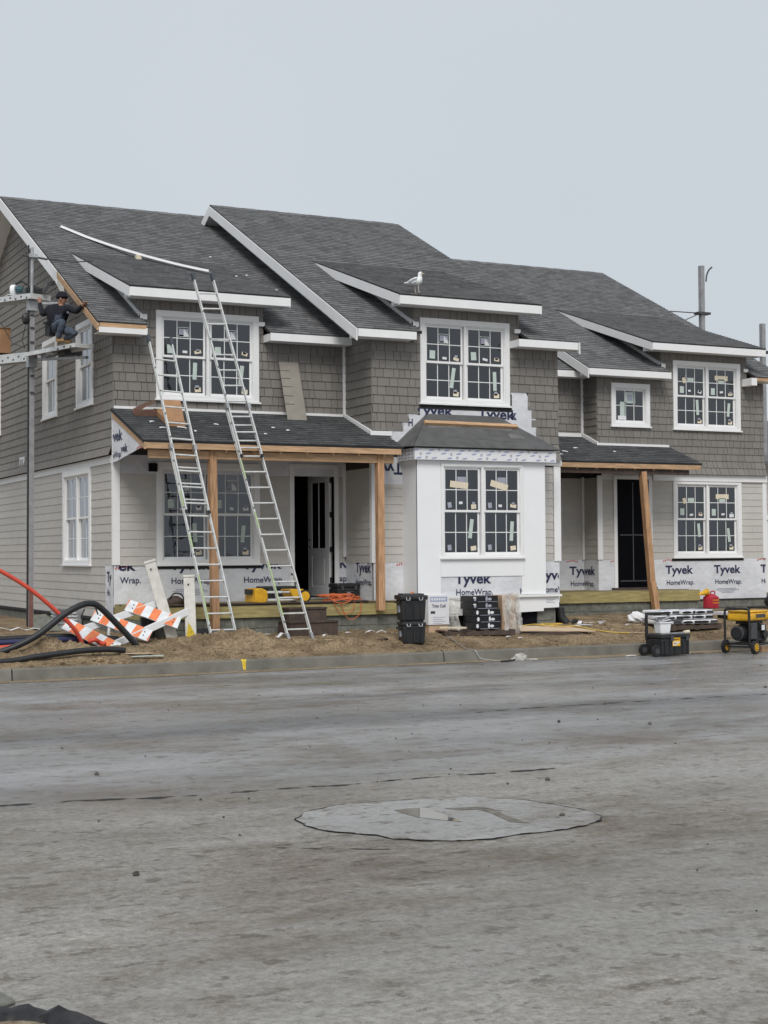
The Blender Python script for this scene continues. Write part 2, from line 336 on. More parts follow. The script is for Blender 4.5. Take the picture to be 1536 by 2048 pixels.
def clip_half(poly, a, b, c):
    """keep a*u+b*v<=c"""
    o = []
    for i in range(len(poly)):
        p, q = poly[i], poly[(i+1) % len(poly)]; dp = a*p[0]+b*p[1]-c; dq = a*q[0]+b*q[1]-c
        if dp <= 0: o.append(p)
        if dp*dq < 0:
            t = dp/(dp-dq); o.append((p[0]+t*(q[0]-p[0]), p[1]+t*(q[1]-p[1])))
    return o
def clip_poly(poly, convex):
    for i in range(len(convex)):
        (x0, y0), (x1, y1) = convex[i], convex[(i+1) % len(convex)]
        a, b = (y1-y0), -(x1-x0); poly = clip_half(poly, a, b, a*x0+b*y0)
        if len(poly) < 3: return []
    return poly
def parea(p): return abs(sum(p[i][0]*p[(i+1) % len(p)][1]-p[(i+1) % len(p)][0]*p[i][1] for i in range(len(p)))/2)
def rect_minus(r, holes):
    rs = [r]
    for (a0, a1, b0, b1) in holes:
        nr = []
        for (u0, u1, v0, v1) in rs:
            if a0 >= u1 or a1 <= u0 or b0 >= v1 or b1 <= v0: nr.append((u0, u1, v0, v1)); continue
            if v0 < b0: nr.append((u0, u1, v0, b0))
            if b1 < v1: nr.append((u0, u1, b1, v1))
            c0, c1 = max(v0, b0), min(v1, b1)
            if u0 < a0: nr.append((u0, a0, c0, c1))
            if a1 < u1: nr.append((a1, u1, c0, c1))
        rs = nr
    return rs

def wall_sheet(parent, fr, polys, holes, d=0.0, mat_='under', name='wall', thick=.12):
    """solid backing wall with real openings"""
    mb = MB()
    for poly in polys:
        us = [p[0] for p in poly]; vs_ = [p[1] for p in poly]
        for (u0, u1, v0, v1) in rect_minus((min(us), max(us), min(vs_), max(vs_)), holes):
            q = clip_poly([(u0, v0), (u1, v0), (u1, v1), (u0, v1)], poly)
            if len(q) >= 3 and parea(q) > 1e-4: fr.poly(mb, q, d-thick, d)
    return mb.build(name, mat_, parent)

SHARED = {}
def clad(parent, fr, polys, holes, vstart, vend, exposure, widths, mat_, name, limit, tb=.020, tt=.004, gap=.010, d0=.002, flare=None, rowshift=True, seed=1, wob=0.0, stuffname=None, trim_u=None):
    """lay pieces course by course; the first `limit` become objects of their own, the rest one joined mesh"""
    rr = random.Random(seed); pieces = []
    rows = int(math.ceil((vend-vstart)/exposure-1e-6))
    allu = [p[0] for q in polys for p in q]; U0, U1 = min(allu), max(allu)
    for r in range(rows):
        v0 = vstart+r*exposure; v1 = min(v0+exposure, vend)
        u = U0-(rr.random()*widths[-1] if rowshift else 0)
        while u < U1:
            wd = rr.choice(widths) if rowshift else rr.uniform(widths[0], widths[-1])
            a0, a1 = u+gap/2, u+wd-gap/2; u += wd
            dv = rr.uniform(-wob, wob)
            for (b0, b1, c0, c1) in rect_minus((a0, a1, v0, v1), holes):
                for poly in polys:
                    q = clip_poly([(b0, c0), (b1, c0), (b1, c1), (b0, c1)], poly)
                    if len(q) >= 3 and parea(q) > 3e-4: pieces.append((q, v0+dv, v0+exposure, rr.uniform(-.5, .5)))
    pieces.sort(key=lambda t: 0)
    def off(v, v0, v1):
        t = min(1, max(0, (v-v0)/(v1-v0))); return d0+tb*(1-t)+tt*t+(flare(v) if flare else 0)
    big = MB(); n = 0
    for (q, v0, v1, tn) in pieces:
        base = lambda v: -.01 if not flare else flare(v)-.012
        if n < limit:
            n += 1
            us = [p[0] for p in q]; vv = [p[1] for p in q]; um, vm = min(us), min(vv)
            key = (name, mat_, tuple((round(a-um, 3), round(b-vm, 3)) for a, b in q), round(vm-v0, 3), bool(flare), round(vm, 2) if flare else 0)
            me = SHARED.get(key)
            if me is None:
                mb = MB(); mb.solid([V((a-um, b-vm, off(b, v0, v1))) for a, b in q], [V((a-um, b-vm, base(b))) for a, b in q], nobottom=True)
                me = mb.mesh(name, mat_); SHARED[key] = me
            o = bpy.data.objects.new(name, me); COL.objects.link(o); o.parent = parent
            rootloc = V((0, 0, 0)); p_ = parent
            while p_ is not None: rootloc += p_.location; p_ = p_.parent
            pos = fr.p(um, vm, 0)-rootloc
            o.matrix_local = Matrix(((fr.u.x, fr.v.x, fr.n.x, pos.x), (fr.u.y, fr.v.y, fr.n.y, pos.y), (fr.u.z, fr.v.z, fr.n.z, pos.z), (0, 0, 0, 1)))
        else:
            big.solid([fr.p(a, b, off(b, v0, v1)) for a, b in q], [fr.p(a, b, base(b)) for a, b in q], 0, tn, nobottom=True)
    if big.f: big.build(stuffname or (name+'_courses'), mat_, parent, kind='stuff')
    return n

TEXT = {}
def text_tris(body, bold):
    k = (body, bold)
    if k not in TEXT:
        cu = bpy.data.curves.new('lettering', 'FONT'); cu.body = body; cu.size = 1; cu.offset = .026 if bold else .012; cu.resolution_u = 3
        o = bpy.data.objects.new('lettering_source', cu); COL.objects.link(o)
        me = bpy.data.meshes.new_from_object(o.evaluated_get(bpy.context.evaluated_depsgraph_get()))
        me.calc_loop_triangles(); vs_ = [(v.co.x, v.co.y) for v in me.vertices]
        tr = [[vs_[i] for i in t.vertices] for t in me.loop_triangles]
        bpy.data.objects.remove(o); bpy.data.curves.remove(cu); bpy.data.meshes.remove(me)
        xs = [p[0] for t in tr for p in t]; x0, x1 = min(xs), max(xs)
        TEXT[k] = [[((p[0]-x0)/(x1-x0), p[1]/.73) for p in t] for t in tr]
    return TEXT[k]
def lettering(parent, fr, body, u, v, width, cap, d=.006, bold=True, clip=None, mat_='print', rot=0.0, name='lettering'):
    """print lying on a sheet: u,v the left end of the baseline; clip = (u0,u1,v0,v1)"""
    mb = MB(); c, s = math.cos(rot), math.sin(rot)
    for t in text_tris(body, bold):
        q = [(u+(a*width)*c-(b*cap)*s, v+(a*width)*s+(b*cap)*c) for a, b in t]
        if clip: q = clip_poly(q if True else q, [(clip[0], clip[2]), (clip[1], clip[2]), (clip[1], clip[3]), (clip[0], clip[3])])
        if len(q) >= 3: mb.face([fr.p(a, b, d) for a, b in q])
    if mb.f: return mb.build(name, mat_, parent)

# ------------------------------------------------------------------ ground, road, kerb
def interp(x, xs, ys):
    if x <= xs[0]: return ys[0]
    for i in range(len(xs)-1):
        if x <= xs[i+1]: return ys[i]+(ys[i+1]-ys[i])*(x-xs[i])/(xs[i+1]-xs[i])
    return ys[-1]
def G0(y): return interp(y, [-4.0, -3.4, -2.8, -1.8, 0, 3], [.19, .355, .455, .51, .53, .54])
def G(x, y):
    a = 1 if y > -3.8 else max(0, (y+4.0)/.2)
    return G0(y) + a*(.03*noise.noise(V((x*1.3, y*1.3, 0))) + .022*noise.noise(V((x*4, y*4, 3))) + .012*noise.noise(V((x*11, y*11, 7))))
def grid(name, xs, ys, hf, mat_, kind, parent=None, smooth=True):
    nx, ny = len(xs), len(ys); vv = [(x, y, hf(x, y)) for y in ys for x in xs]
    ff = [(j*nx+i, j*nx+i+1, (j+1)*nx+i+1, (j+1)*nx+i) for j in range(ny-1) for i in range(nx-1)]
    me = bpy.data.meshes.new(name); me.from_pydata(vv, [], ff); me.materials.append(M[mat_])
    me.polygons.foreach_set('use_smooth', [smooth]*len(ff)); me.update()
    o = bpy.data.objects.new(name, me); COL.objects.link(o)
    if kind: o['kind'] = kind
    if parent: o.parent = parent
    return o
def steps(a, b, st): n = max(1, int(round((b-a)/st))); return [a+(b-a)*i/n for i in range(n+1)]
xs = [-400, -150, -60, -30, -16, -10] + steps(-6, 18, .07) + [22, 30, 45, 80, 200, 500]
ys = steps(-3.98, 3.4, .07) + [5, 8, 12, 20, 40, 90, 200, 500]
grid('ground', xs, ys, G, 'dirt', 'structure')
grid('road', [-500, -100, -30, 0, 30, 100, 500], [-500, -60, -30, -10, -4.1], lambda x, y: 0.0, 'road', 'structure')
# kerb in cast lengths
kx = [-60, -40, -26, -17.5, -10.6, -2.9, 5.02, 13.1, 21, 29, 60]
kroot = bpy.data.objects.new('kerb', None); COL.objects.link(kroot); kroot['kind'] = 'structure'
for a, b in zip(kx, kx[1:]):
    mb = MB(); x0, x1 = a+.012, b-.012
    prof = [(-4.16, -.05), (-4.14, .0), (-4.105, .175), (-4.09, .195), (-4.06, .2), (-3.92, .2), (-3.92, -.05)]
    n = len(prof)
    for k in range(n):
        p, q = prof[k], prof[(k+1) % n]; m_ = steps(x0, x1, .5)
        for u0, u1 in zip(m_, m_[1:]): mb.face([V((u0, p[0], p[1])), V((u0, q[0], q[1])), V((u1, q[0], q[1])), V((u1, p[0], p[1]))][::-1])
    for x in (x0, x1): mb.face([V((x, y, z)) for y, z in prof])
    mb.build('kerb_stone', 'kerb', kroot, weld=True)
mb = MB(); mb.box(-60, 60, -4.08, -3.93, -.05, .17); mb.build('joint_fill', 'seam', kroot)
# sand washed along the gutter, with a ragged edge
mb = MB(); x = -30.0
pe = -4.45
while x < 40:
    nx_ = x+.12; e = -4.42-.16*noise.noise(V((nx_*.7, 0, 1)))-.05*noise.noise(V((nx_*3, 0, 2)))-(.18 if nx_ > 7.5 else 0)
    mb.face([V((x, pe, .004)), V((nx_, e, .004)), V((nx_, -4.13, .012)), V((x, -4.13, .012))]); pe = e; x = nx_
mb.build('gutter_sand', 'sand', weld=True, kind='stuff')
mb = MB(); mb.face([V((-60, 4, .66)), V((-7, 4, .66)), V((-7, 80, .66)), V((-60, 80, .66))]); mb.build('added_bounce_sheet', mat('grey_bounce', (.27, .265, .25), .95, .2, 20, .6, 60), kind='structure')  # unseen grey sheet, added to cut the tan bounce on the gable soffit
# tar seam across the road and the round patch
def ribbon(pts, w0, z, jit):
    mb = MB(); L_ = []
    for i, p in enumerate(pts):
        a = (V(pts[min(i+1, len(pts)-1)])-V(pts[max(i-1, 0)])).normalized(); nn = V((-a.y, a.x, 0)); ww = w0*max(.06, .5+jit*(noise.noise(V((i*.23, w0*100, 0)))*1.1+R.uniform(-.25, .25)))
        L_.append((V((p[0], p[1], z))+nn*ww, V((p[0], p[1], z))-nn*ww))
    for (a, b), (c, d) in zip(L_, L_[1:]): mb.face([b, d, c, a])
    return mb
def crack(P, w0, jit, n=14, amp=.03):
    P = smooth2(P, n); return ribbon([(p[0], p[1]+amp*noise.noise(V((p[0]*4, 0, 3)))+R.uniform(-.008, .008)) for p in P], w0, .004, jit)
def smooth2(P, n):
    o = []
    for (a, b), (c, d) in zip(P, P[1:]): o += [(a+(c-a)*k/n, b+(d-b)*k/n) for k in range(n)]
    return o+[P[-1]]
crack([(-9.0, -15.9), (-7.2, -16.1), (-5.77, -16.3), (-5.17, -16.36), (-4.46, -16.55), (-4.0, -16.6), (-3.45, -16.59), (-2.92, -16.67), (-2.32, -16.64), (-1.76, -16.64), (-1.33, -16.71), (-.68, -16.71)], .022, 2.2).build('pavement_seam', 'seam', weld=True, kind='structure')
crack([(1.0, -12.05), (1.51, -11.98), (2.53, -11.92), (3.56, -11.92), (4.71, -11.95), (5.83, -12.03), (9, -12.1)], .020, 1.8, 20).build('pavement_seam', 'seam', weld=True, kind='structure')
crack([(-4.5, -19.0), (-4.2, -19.2), (-3.9, -19.38), (-3.6, -19.5)], .008, 2.0).build('pavement_seam', 'seam', weld=True, kind='structure')
OUT = [(-3.95, -18.096), (-3.756, -17.802), (-3.398, -17.637), (-2.997, -17.646), (-2.671, -17.699), (-2.242, -17.807), (-1.99, -18.106), (-1.871, -18.428), (-1.816, -18.764), (-1.847, -19.039), (-1.952, -19.206), (-2.204, -19.336), (-2.506, -19.408), (-2.79, -19.402), (-3.042, -19.449), (-3.257, -19.408), (-3.465, -19.293), (-3.643, -19.118), (-3.69, -18.925), (-3.791, -18.799), (-3.94, -18.615), (-3.971, -18.357)]
PC = V((-2.9, -18.5, 0)); ring = []
for i in range(22):
    p, q = V((*OUT[i], 0)), V((*OUT[(i+1) % 22], 0))
    for k in range(8):
        c = p.lerp(q, k/8); ring.append((c.x+.022*noise.noise(V((c.x*9, c.y*9, 1)))+R.uniform(-.004, .004), c.y+.022*noise.noise(V((c.x*9, c.y*9, 6)))+R.uniform(-.004, .004)))
NR = len(ring)
mb = MB(); c_ = V((PC.x, PC.y, .008))
for i in range(NR):
    p, q = ring[i], ring[(i+1) % NR]; mb.face([c_, V((p[0], p[1], .008)), V((q[0], q[1], .008))])
mb.build('road_patch', 'patch', weld=True, kind='structure')
ribbon(ring+ring[:2], .009, .010, 1.8).build('patch_seam', 'seam', weld=True, kind='structure')
def blob(name, cx, cy, rx, ry, rot, z, mat_, kind, seed, rough=.25, n=40):
    mb = MB(); pts = []
    for i in range(n):
        t = 2*math.pi*i/n; k = 1+rough*noise.noise(V((math.cos(t)*1.3+seed, math.sin(t)*1.3, seed)))*2
        p = V((rx*k*math.cos(t), ry*k*math.sin(t), 0)); p.rotate(Matrix.Rotation(rot, 3, 'Z')); pts.append(V((cx+p.x, cy+p.y, z)))
    mb.face(pts); return mb.build(name, mat_, kind=kind)
mb = MB(); mb.face([V((a_, b_, .011)) for a_, b_ in [(-3.113, -18.077), (-2.986, -18.064), (-2.857, -18.087), (-2.863, -18.358), (-2.879, -18.602), (-2.905, -18.787), (-3.006, -18.62), (-3.095, -18.459), (-3.118, -18.24)]]); mb.build('puddle', 'puddle', kind='structure')
mb = MB(); mb.face([V((a_, b_, .011)) for a_, b_ in [(-2.732, -18.193), (-2.587, -18.226), (-2.456, -18.25), (-2.406, -18.375), (-2.484, -18.742), (-2.488, -19.072), (-2.595, -18.958), (-2.522, -18.571), (-2.52, -18.36), (-2.665, -18.327)]][::-1]); mb.build('mud_film', 'mudfilm', kind='structure')
# pale survey paint on the far lane and the yellow kerb mark
for (px, py, dx, dy) in ((-.6, -6.6, .5, .02), (-.35, -6.9, .03, .22), (.5, -7.0, .9, .03), (.9, -7.25, .6, .025), (-6.4, -12.2, .25, .03)):
    mb = MB(); mb.face([V((px, py, .006)), V((px+dx, py-.05, .006)), V((px+dx, py+dy, .006)), V((px, py+dy, .006))]); mb.build('paint_mark', mat('faded_yellow_paint', (.36, .34, .20), .8, .3, 30), kind='structure')
mb = MB(); q = [V((1.06, -4.142, .03)), V((1.11, -4.142, .02)), V((1.125, -4.110, .175)), V((1.14, -4.093, .199)), V((1.13, -4.06, .205)), V((1.05, -4.06, .205)), V((1.04, -4.093, .199)), V((1.05, -4.110, .175))]; mb.face([q[0], q[1], q[2], q[7]]); mb.face([q[7], q[2], q[3], q[6]]); mb.face([q[6], q[3], q[4], q[5]]); mb.build('kerb_paint', 'yellowtape', kind='structure')
# loose grit on the road
mb = MB()
for i in range(150):
    x, y = R.uniform(-8, 14), R.uniform(-22.5, -4.6); s_ = R.uniform(.004, .013)
    mb.ball((x, y, s_*.6), s_, s_*R.uniform(.7, 1.2), s_*.7, 6, 4, jit=.25)
for px, py in ((-4.6, -15), (1.4, -13.5), (2.2, -14.2), (3.1, -12.0), (-2.1, -18.9), (6.5, -11.2), (-1.2, -17.3), (-5.6, -19.4)):
    mb.ball((px, py, .012), .024, .02, .016, 7, 5, jit=.25)
mb.build('road_grit', 'stone', kind='stuff')

# ------------------------------------------------------------------ building helpers
def bx(parent, name, m, x0, x1, y0, y1, z0, z1, bevel=0):
    mb = MB(); mb.box(x0, x1, y0, y1, z0, z1); return mb.build(name, m, parent, bevel=bevel)
def slope_board(parent, name, m, x0, x1, y0, z0, y1, z1, h, frac=1.0):
    th = math.atan2(z1-z0, y1-y0); hh = h/abs(math.cos(th)); mb = MB()
    A = [(y0, z0-hh), (y1, z1-hh*frac), (y1, z1), (y0, z0)]
    mb.solid([V((x0, y, z)) for y, z in A], [V((x1, y, z)) for y, z in A]); return mb.build(name, m, parent)
def ridge_piece(mb, x0, x1, yr, dz):
    z = 10.705+dz; tn = R.uniform(-.5, .5)
    for sg in (-1, 1):
        A = [V((x0, yr+sg*.15, z-.066)), V((x1, yr+sg*.15, z-.066)), V((x1, yr, z+.012)), V((x0, yr, z+.012))]
        mb.solid(A, [p-V((0, 0, .016)) for p in A], 0, tn)
def ccw(p): 
    a = sum(p[i][0]*p[(i+1) % len(p)][1]-p[(i+1) % len(p)][0]*p[i][1] for i in range(len(p))); return p if a > 0 else p[::-1]
def rp(a, b, c, d): return [(a, c), (b, c), (b, d), (a, d)]
def roof(parent, ye, ze, slope, polys, m='roof', seed=1, soffit=False, thick=.05):
    L_ = math.hypot(1, slope); fr = Frame((0, ye, ze), (1, 0, 0), (0, 1/L_, slope/L_))
    mb = MB()
    for q in polys: fr.poly(mb, q, -thick, 0)
    mb.build('roof_deck', 'roofbase', parent)
    if soffit:
        mb = MB()
        for q in polys: fr.poly(mb, q, -thick-.012, -thick-.002)
        mb.build('soffit', 'white', parent)
    v1 = max(p[1] for q in polys for p in q)
    clad(parent, fr, polys, [], 0, v1, .143, [.13, .18, .22, .27, .34], m, 'shingle', 0, tb=.015, tt=.002, gap=.004, d0=.001, seed=seed, wob=.010, stuffname='shingles')
    return fr

def window(parent, fr, u0, v0, W, H, units=2, cols=3, cas=.115, sill=.10, double=True, seed=0, labels='std', curtain=None, proud=.04, rows=2, drape_mat='curtain'):
    rr = random.Random(seed)
    a0, a1, b0, b1 = u0+cas, u0+W-cas, v0+sill, v0+H-cas
    mb = MB()      # jambs and mullion
    fr.quad(mb, a0, a0+.02, b0, b1, -.12, .02); fr.quad(mb, a1-.02, a1, b0, b1, -.12, .02)
    fr.quad(mb, a0+.02, a1-.02, b1-.02, b1, -.12, .02); fr.quad(mb, a0+.02, a1-.02, b0, b0+.025, -.12, .024)
    mull = .055; uw = (a1-a0-mull*(units-1))/units
    for k in range(units-1): fr.quad(mb, a0+uw*(k+1)+mull*k, a0+uw*(k+1)+mull*(k+1), b0+.025, b1-.02, -.12, .022)
    win = mb.build('window', 'white', parent)
    mb = MB()      # casing boards
    fr.quad(mb, u0, a0, v0+.035, b1, -.02, proud); fr.quad(mb, a1, u0+W, v0+.035, b1, -.02, proud); fr.quad(mb, u0, u0+W, b1, v0+H, -.02, proud+.003)
    fr.quad(mb, a0, a1, v0+.035, b0, -.02, proud-.004)
    mb.build('casing', 'white', win)
    mb = MB(); fr.quad(mb, u0-.03, u0+W+.03, v0, v0+.035, -.02, proud+.03); mb.build('sill', 'white', win)
    for k in range(units):
        l = a0+(uw+mull)*k+.02; r = l+uw-.04 if 0 < k < units-1 else a0+(uw+mull)*k+uw-.02
        bot, top = b0+.025, b1-.02; mid = (bot+top)/2
        parts = [(mid-.02, top, -.012), (bot, mid+.02, -.045)] if double else [(bot, top, -.02)]
        for si, (s0, s1, d) in enumerate(parts):
            st = .042; rb = .055 if (si == 1 or not double) else .045; rt_ = .045
            mb = MB(); fr.quad(mb, l, l+st, s0, s1, d-.03, d); fr.quad(mb, r-st, r, s0, s1, d-.03, d)
            fr.quad(mb, l+st, r-st, s1-rt_, s1, d-.03, d-.002); fr.quad(mb, l+st, r-st, s0, s0+rb, d-.03, d-.002)
            mb.build('sash', 'white', win)
            g0, g1, h0, h1 = l+st, r-st, s0+rb, s1-rt_
            for i in range(cols):
                for j in range(rows):
                    p0, p1 = g0+(g1-g0)*i/cols, g0+(g1-g0)*(i+1)/cols; q0, q1 = h0+(h1-h0)*j/rows, h0+(h1-h0)*(j+1)/rows
                    mb = MB(); mb.face([fr.p(p0, q0, d-.014), fr.p(p1, q0, d-.014), fr.p(p1, q1, d-.014), fr.p(p0, q1, d-.014)]); mb.build('pane', 'glass', win)
            mb = MB(); bw = .0085
            for i in range(1, cols): x = g0+(g1-g0)*i/cols; fr.quad(mb, x-bw, x+bw, h0, h1, d-.013, d-.006)
            for j in range(1, rows): y = h0+(h1-h0)*j/rows; fr.quad(mb, g0, g1, y-bw, y+bw, d-.0135, d-.0065)
            mb.build('muntin', 'white', win)
            def stick(fx, fy, w_, h_, m, rot=0.0, dd=0.0):
                cx, cy = g0+(g1-g0)*fx, h0+(h1-h0)*fy; c, s = math.cos(rot), math.sin(rot); mb = MB()
                q = [(cx+x*c-y*s, cy+x*s+y*c) for x, y in ((-w_/2, -h_/2), (w_/2, -h_/2), (w_/2, h_/2), (-w_/2, h_/2))]
                fr.poly(mb, q, d-.0055+dd, d-.004+dd); mb.build('sticker', m, win)
            if labels and double:
                if si == 0:
                    stick(.16, .20+rr.uniform(-.03, .03), .13, .17, 'palegreen', rr.uniform(-.06, .06)) if labels != 'bay' else stick(.13, .12, .09, .11, 'printgrey', .15)
                    stick(.5+rr.uniform(-.06, .06), .12+rr.uniform(-.03, .06), rr.uniform(.08, .12), .05, 'paper', rr.uniform(-.2, .2))
                    stick(.86, .10+rr.uniform(-.02, .05), rr.uniform(.11, .15), rr.uniform(.06, .09), 'cream' if rr.random() < .6 else 'paper', rr.uniform(-.3, .3))
                    stick(.86, .17, .07, .05, 'printgrey', 0)
                    if labels == 'bay':
                        stick(.42, .62, .42, .13, 'cream', -.1 if k == 0 else -.26, .003); stick(.5, .70, .20, .20, 'printgrey', 0)
                    elif labels == 'right':
                        stick(.5 if k else .25, .70 if k else .55, .42 if k else .10, .12 if k else .14, 'cream', 0 if k else .3); stick(.5, .58, .2, .1, 'palegreen')
                    else:
                        stick(.5, .80, .22, .03, 'palegreen'); stick(.5, .57, .22, .04, 'palegreen'); stick(.5, .68, .20, .17, 'printgrey')
                        mb = MB(); cx, cy = g0+(g1-g0)*.5, h0+(h1-h0)*.66
                        mb.face([fr.p(cx, cy-.07, d-.003), fr.p(cx+.10, cy-.07, d-.003), fr.p(cx+.10, cy-.03, d-.003), fr.p(cx, cy+.08, d-.003)]); mb.build('sticker', 'paper', win)
                else:
                    stick(.80+rr.uniform(-.03, .03), .60+rr.uniform(-.08, .08), .085, rr.uniform(.34, .44), 'palegreen', rr.uniform(-.2, .15))
                    stick(.87, .10, .13, .09, 'cream', rr.uniform(-.1, .2))
                    if labels == 'bay': stick(.14, .12, .085, .11, 'printgrey', .1)
                    else: stick(.85, .17, .08, .08, 'printgrey')
    # the dim room behind
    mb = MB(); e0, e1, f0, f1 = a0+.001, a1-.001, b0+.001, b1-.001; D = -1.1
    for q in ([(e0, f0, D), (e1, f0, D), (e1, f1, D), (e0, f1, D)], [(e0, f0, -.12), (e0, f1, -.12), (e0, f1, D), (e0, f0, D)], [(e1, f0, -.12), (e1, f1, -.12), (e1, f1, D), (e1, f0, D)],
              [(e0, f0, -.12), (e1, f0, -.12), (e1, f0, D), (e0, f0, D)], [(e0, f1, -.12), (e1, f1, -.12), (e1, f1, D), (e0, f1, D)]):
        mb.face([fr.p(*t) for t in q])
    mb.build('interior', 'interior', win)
    if curtain:
        mb = MB(); n = 40; c0, c1, cb, ct = curtain; pr = None
        for i in range(n+1):
            u = e0+(e1-e0)*(c0+(c1-c0)*i/n); d = -.22+.035*math.sin(i*1.9)+.02*math.sin(i*.7)
            cu = (fr.p(u, f0+(f1-f0)*cb, d), fr.p(u, f0+(f1-f0)*ct, d))
            if pr: mb.face([pr[0], cu[0], cu[1], pr[1]])
            pr = cu
        mb.build('hanging_sheet', drape_mat, win)
    return (a0-.005, a1+.005, b0-.005, b1+.005), (u0+.012, u0+W-.012, v0+.012, v0+H-.012)

def whole(W0): return (W0[0], W0[1], W0[2], W0[3])
def winrects(u0, v0, W, H, cas=.115, sill=.10): return (u0+cas-.001, u0+W-cas+.001, v0+sill-.001, v0+H-cas+.001), (u0+.012, u0+W-.012, v0+.012, v0+H-.012)
def sheet(parent, fr, pts, d=.004, m='wrap', name='house_wrap', ragged=0.0):
    """wrinkled membrane: a grid clipped to the outline, gently displaced"""
    pts = ccw(pts); us = [p[0] for p in pts]; vv = [p[1] for p in pts]; st = .06; mb = MB()
    nu = int((max(us)-min(us))/st)+1; nv = int((max(vv)-min(vv))/st)+1; U0, V0 = min(us), min(vv)
    dz = lambda u, v: d+.004+.006*noise.noise(V((u*5+v*2.2, v*4-u, fr.o.x+fr.o.y)))+.004*abs(noise.noise(V((u*2.2-v*6, v*3+u*2, 5+fr.o.x))))
    for i in range(nu):
        for j in range(nv):
            q = clip_poly(rp(U0+i*st, U0+(i+1)*st, V0+j*st, V0+(j+1)*st), pts)
            if len(q) >= 3 and parea(q) > 1e-6: mb.face([fr.p(a, b, dz(a, b)) for a, b in q])
    return mb.build(name, m, parent, smooth=True, weld=True)
def wrapprint(wr, fr, u, v, clip, tyv=True, hw=True, fine=True, d=.0175, s=1.0):
    if tyv: lettering(wr, fr, 'Tyvek', u, v, .86*s, .21*s, d, True, clip); lettering(wr, fr, '®', u+.875*s, v, .02, .02, d, False, clip, 'printgrey')
    if hw: lettering(wr, fr, 'HomeWrap.', u+.035*s, v-.28*s, .86*s, .125*s, d, False, clip)
    if fine:
        mb = MB()
        for k, (a, b) in enumerate(((.12, .72), (.05, .80), (.16, .66), (.22, .62))):
            q = clip_poly(rp(u+a, u+b, v-.40-.035*k, v-.388-.035*k), rp(*clip))
            if len(q) >= 3: mb.face([fr.p(x, y, d) for x, y in q])
        if mb.f: mb.build('fine_print', 'printgrey', wr)
def redprint(wr, fr, u, v, clip, d=.0175):
    mb = MB()
    for k in range(7):
        q = clip_poly([(u+k*.05, v-.01*abs(k-3)), (u+k*.05+.035, v-.01*abs(k-3)-.005), (u+k*.05+.03, v-.01*abs(k-3)+.035), (u+k*.05+.008, v-.01*abs(k-3)+.03)], rp(*clip))
        if len(q) >= 3: mb.face([fr.p(x, y, d) for x, y in q])
    if mb.f: mb.build('red_print', 'printred', wr)
def blocks(parent, fr, u0, u1, v0, v1, seed=0, cap=0):
    """concrete block courses with recessed joints"""
    rr = random.Random(seed); mb = MB(); fr.quad(mb, u0, u1, v0, v1, -.15, -.006); mb.build('mortar', 'kerb', parent)
    v = v1; r = 0
    while v > v0+.03:
        lo = max(v0, v-.20); u = u0-(.2 if r % 2 else 0)
        while u < u1:
            a, b = max(u0, u)+.004, min(u1, u+.405)-.004
            if b-a > .05:
                mb = MB(); fr.quad(mb, a, b, lo+.004, v-.004, -.02, .004+rr.uniform(-.003, .004)); mb.build('block', 'block', parent)
            u += .405
        v = lo-.008; r += 1
WD = [.13, .15, .19, .23, .27]
flare = lambda v: .11*max(0.0, (4.50-v)/.52)**2
LAPW = [3.2, 4.4]

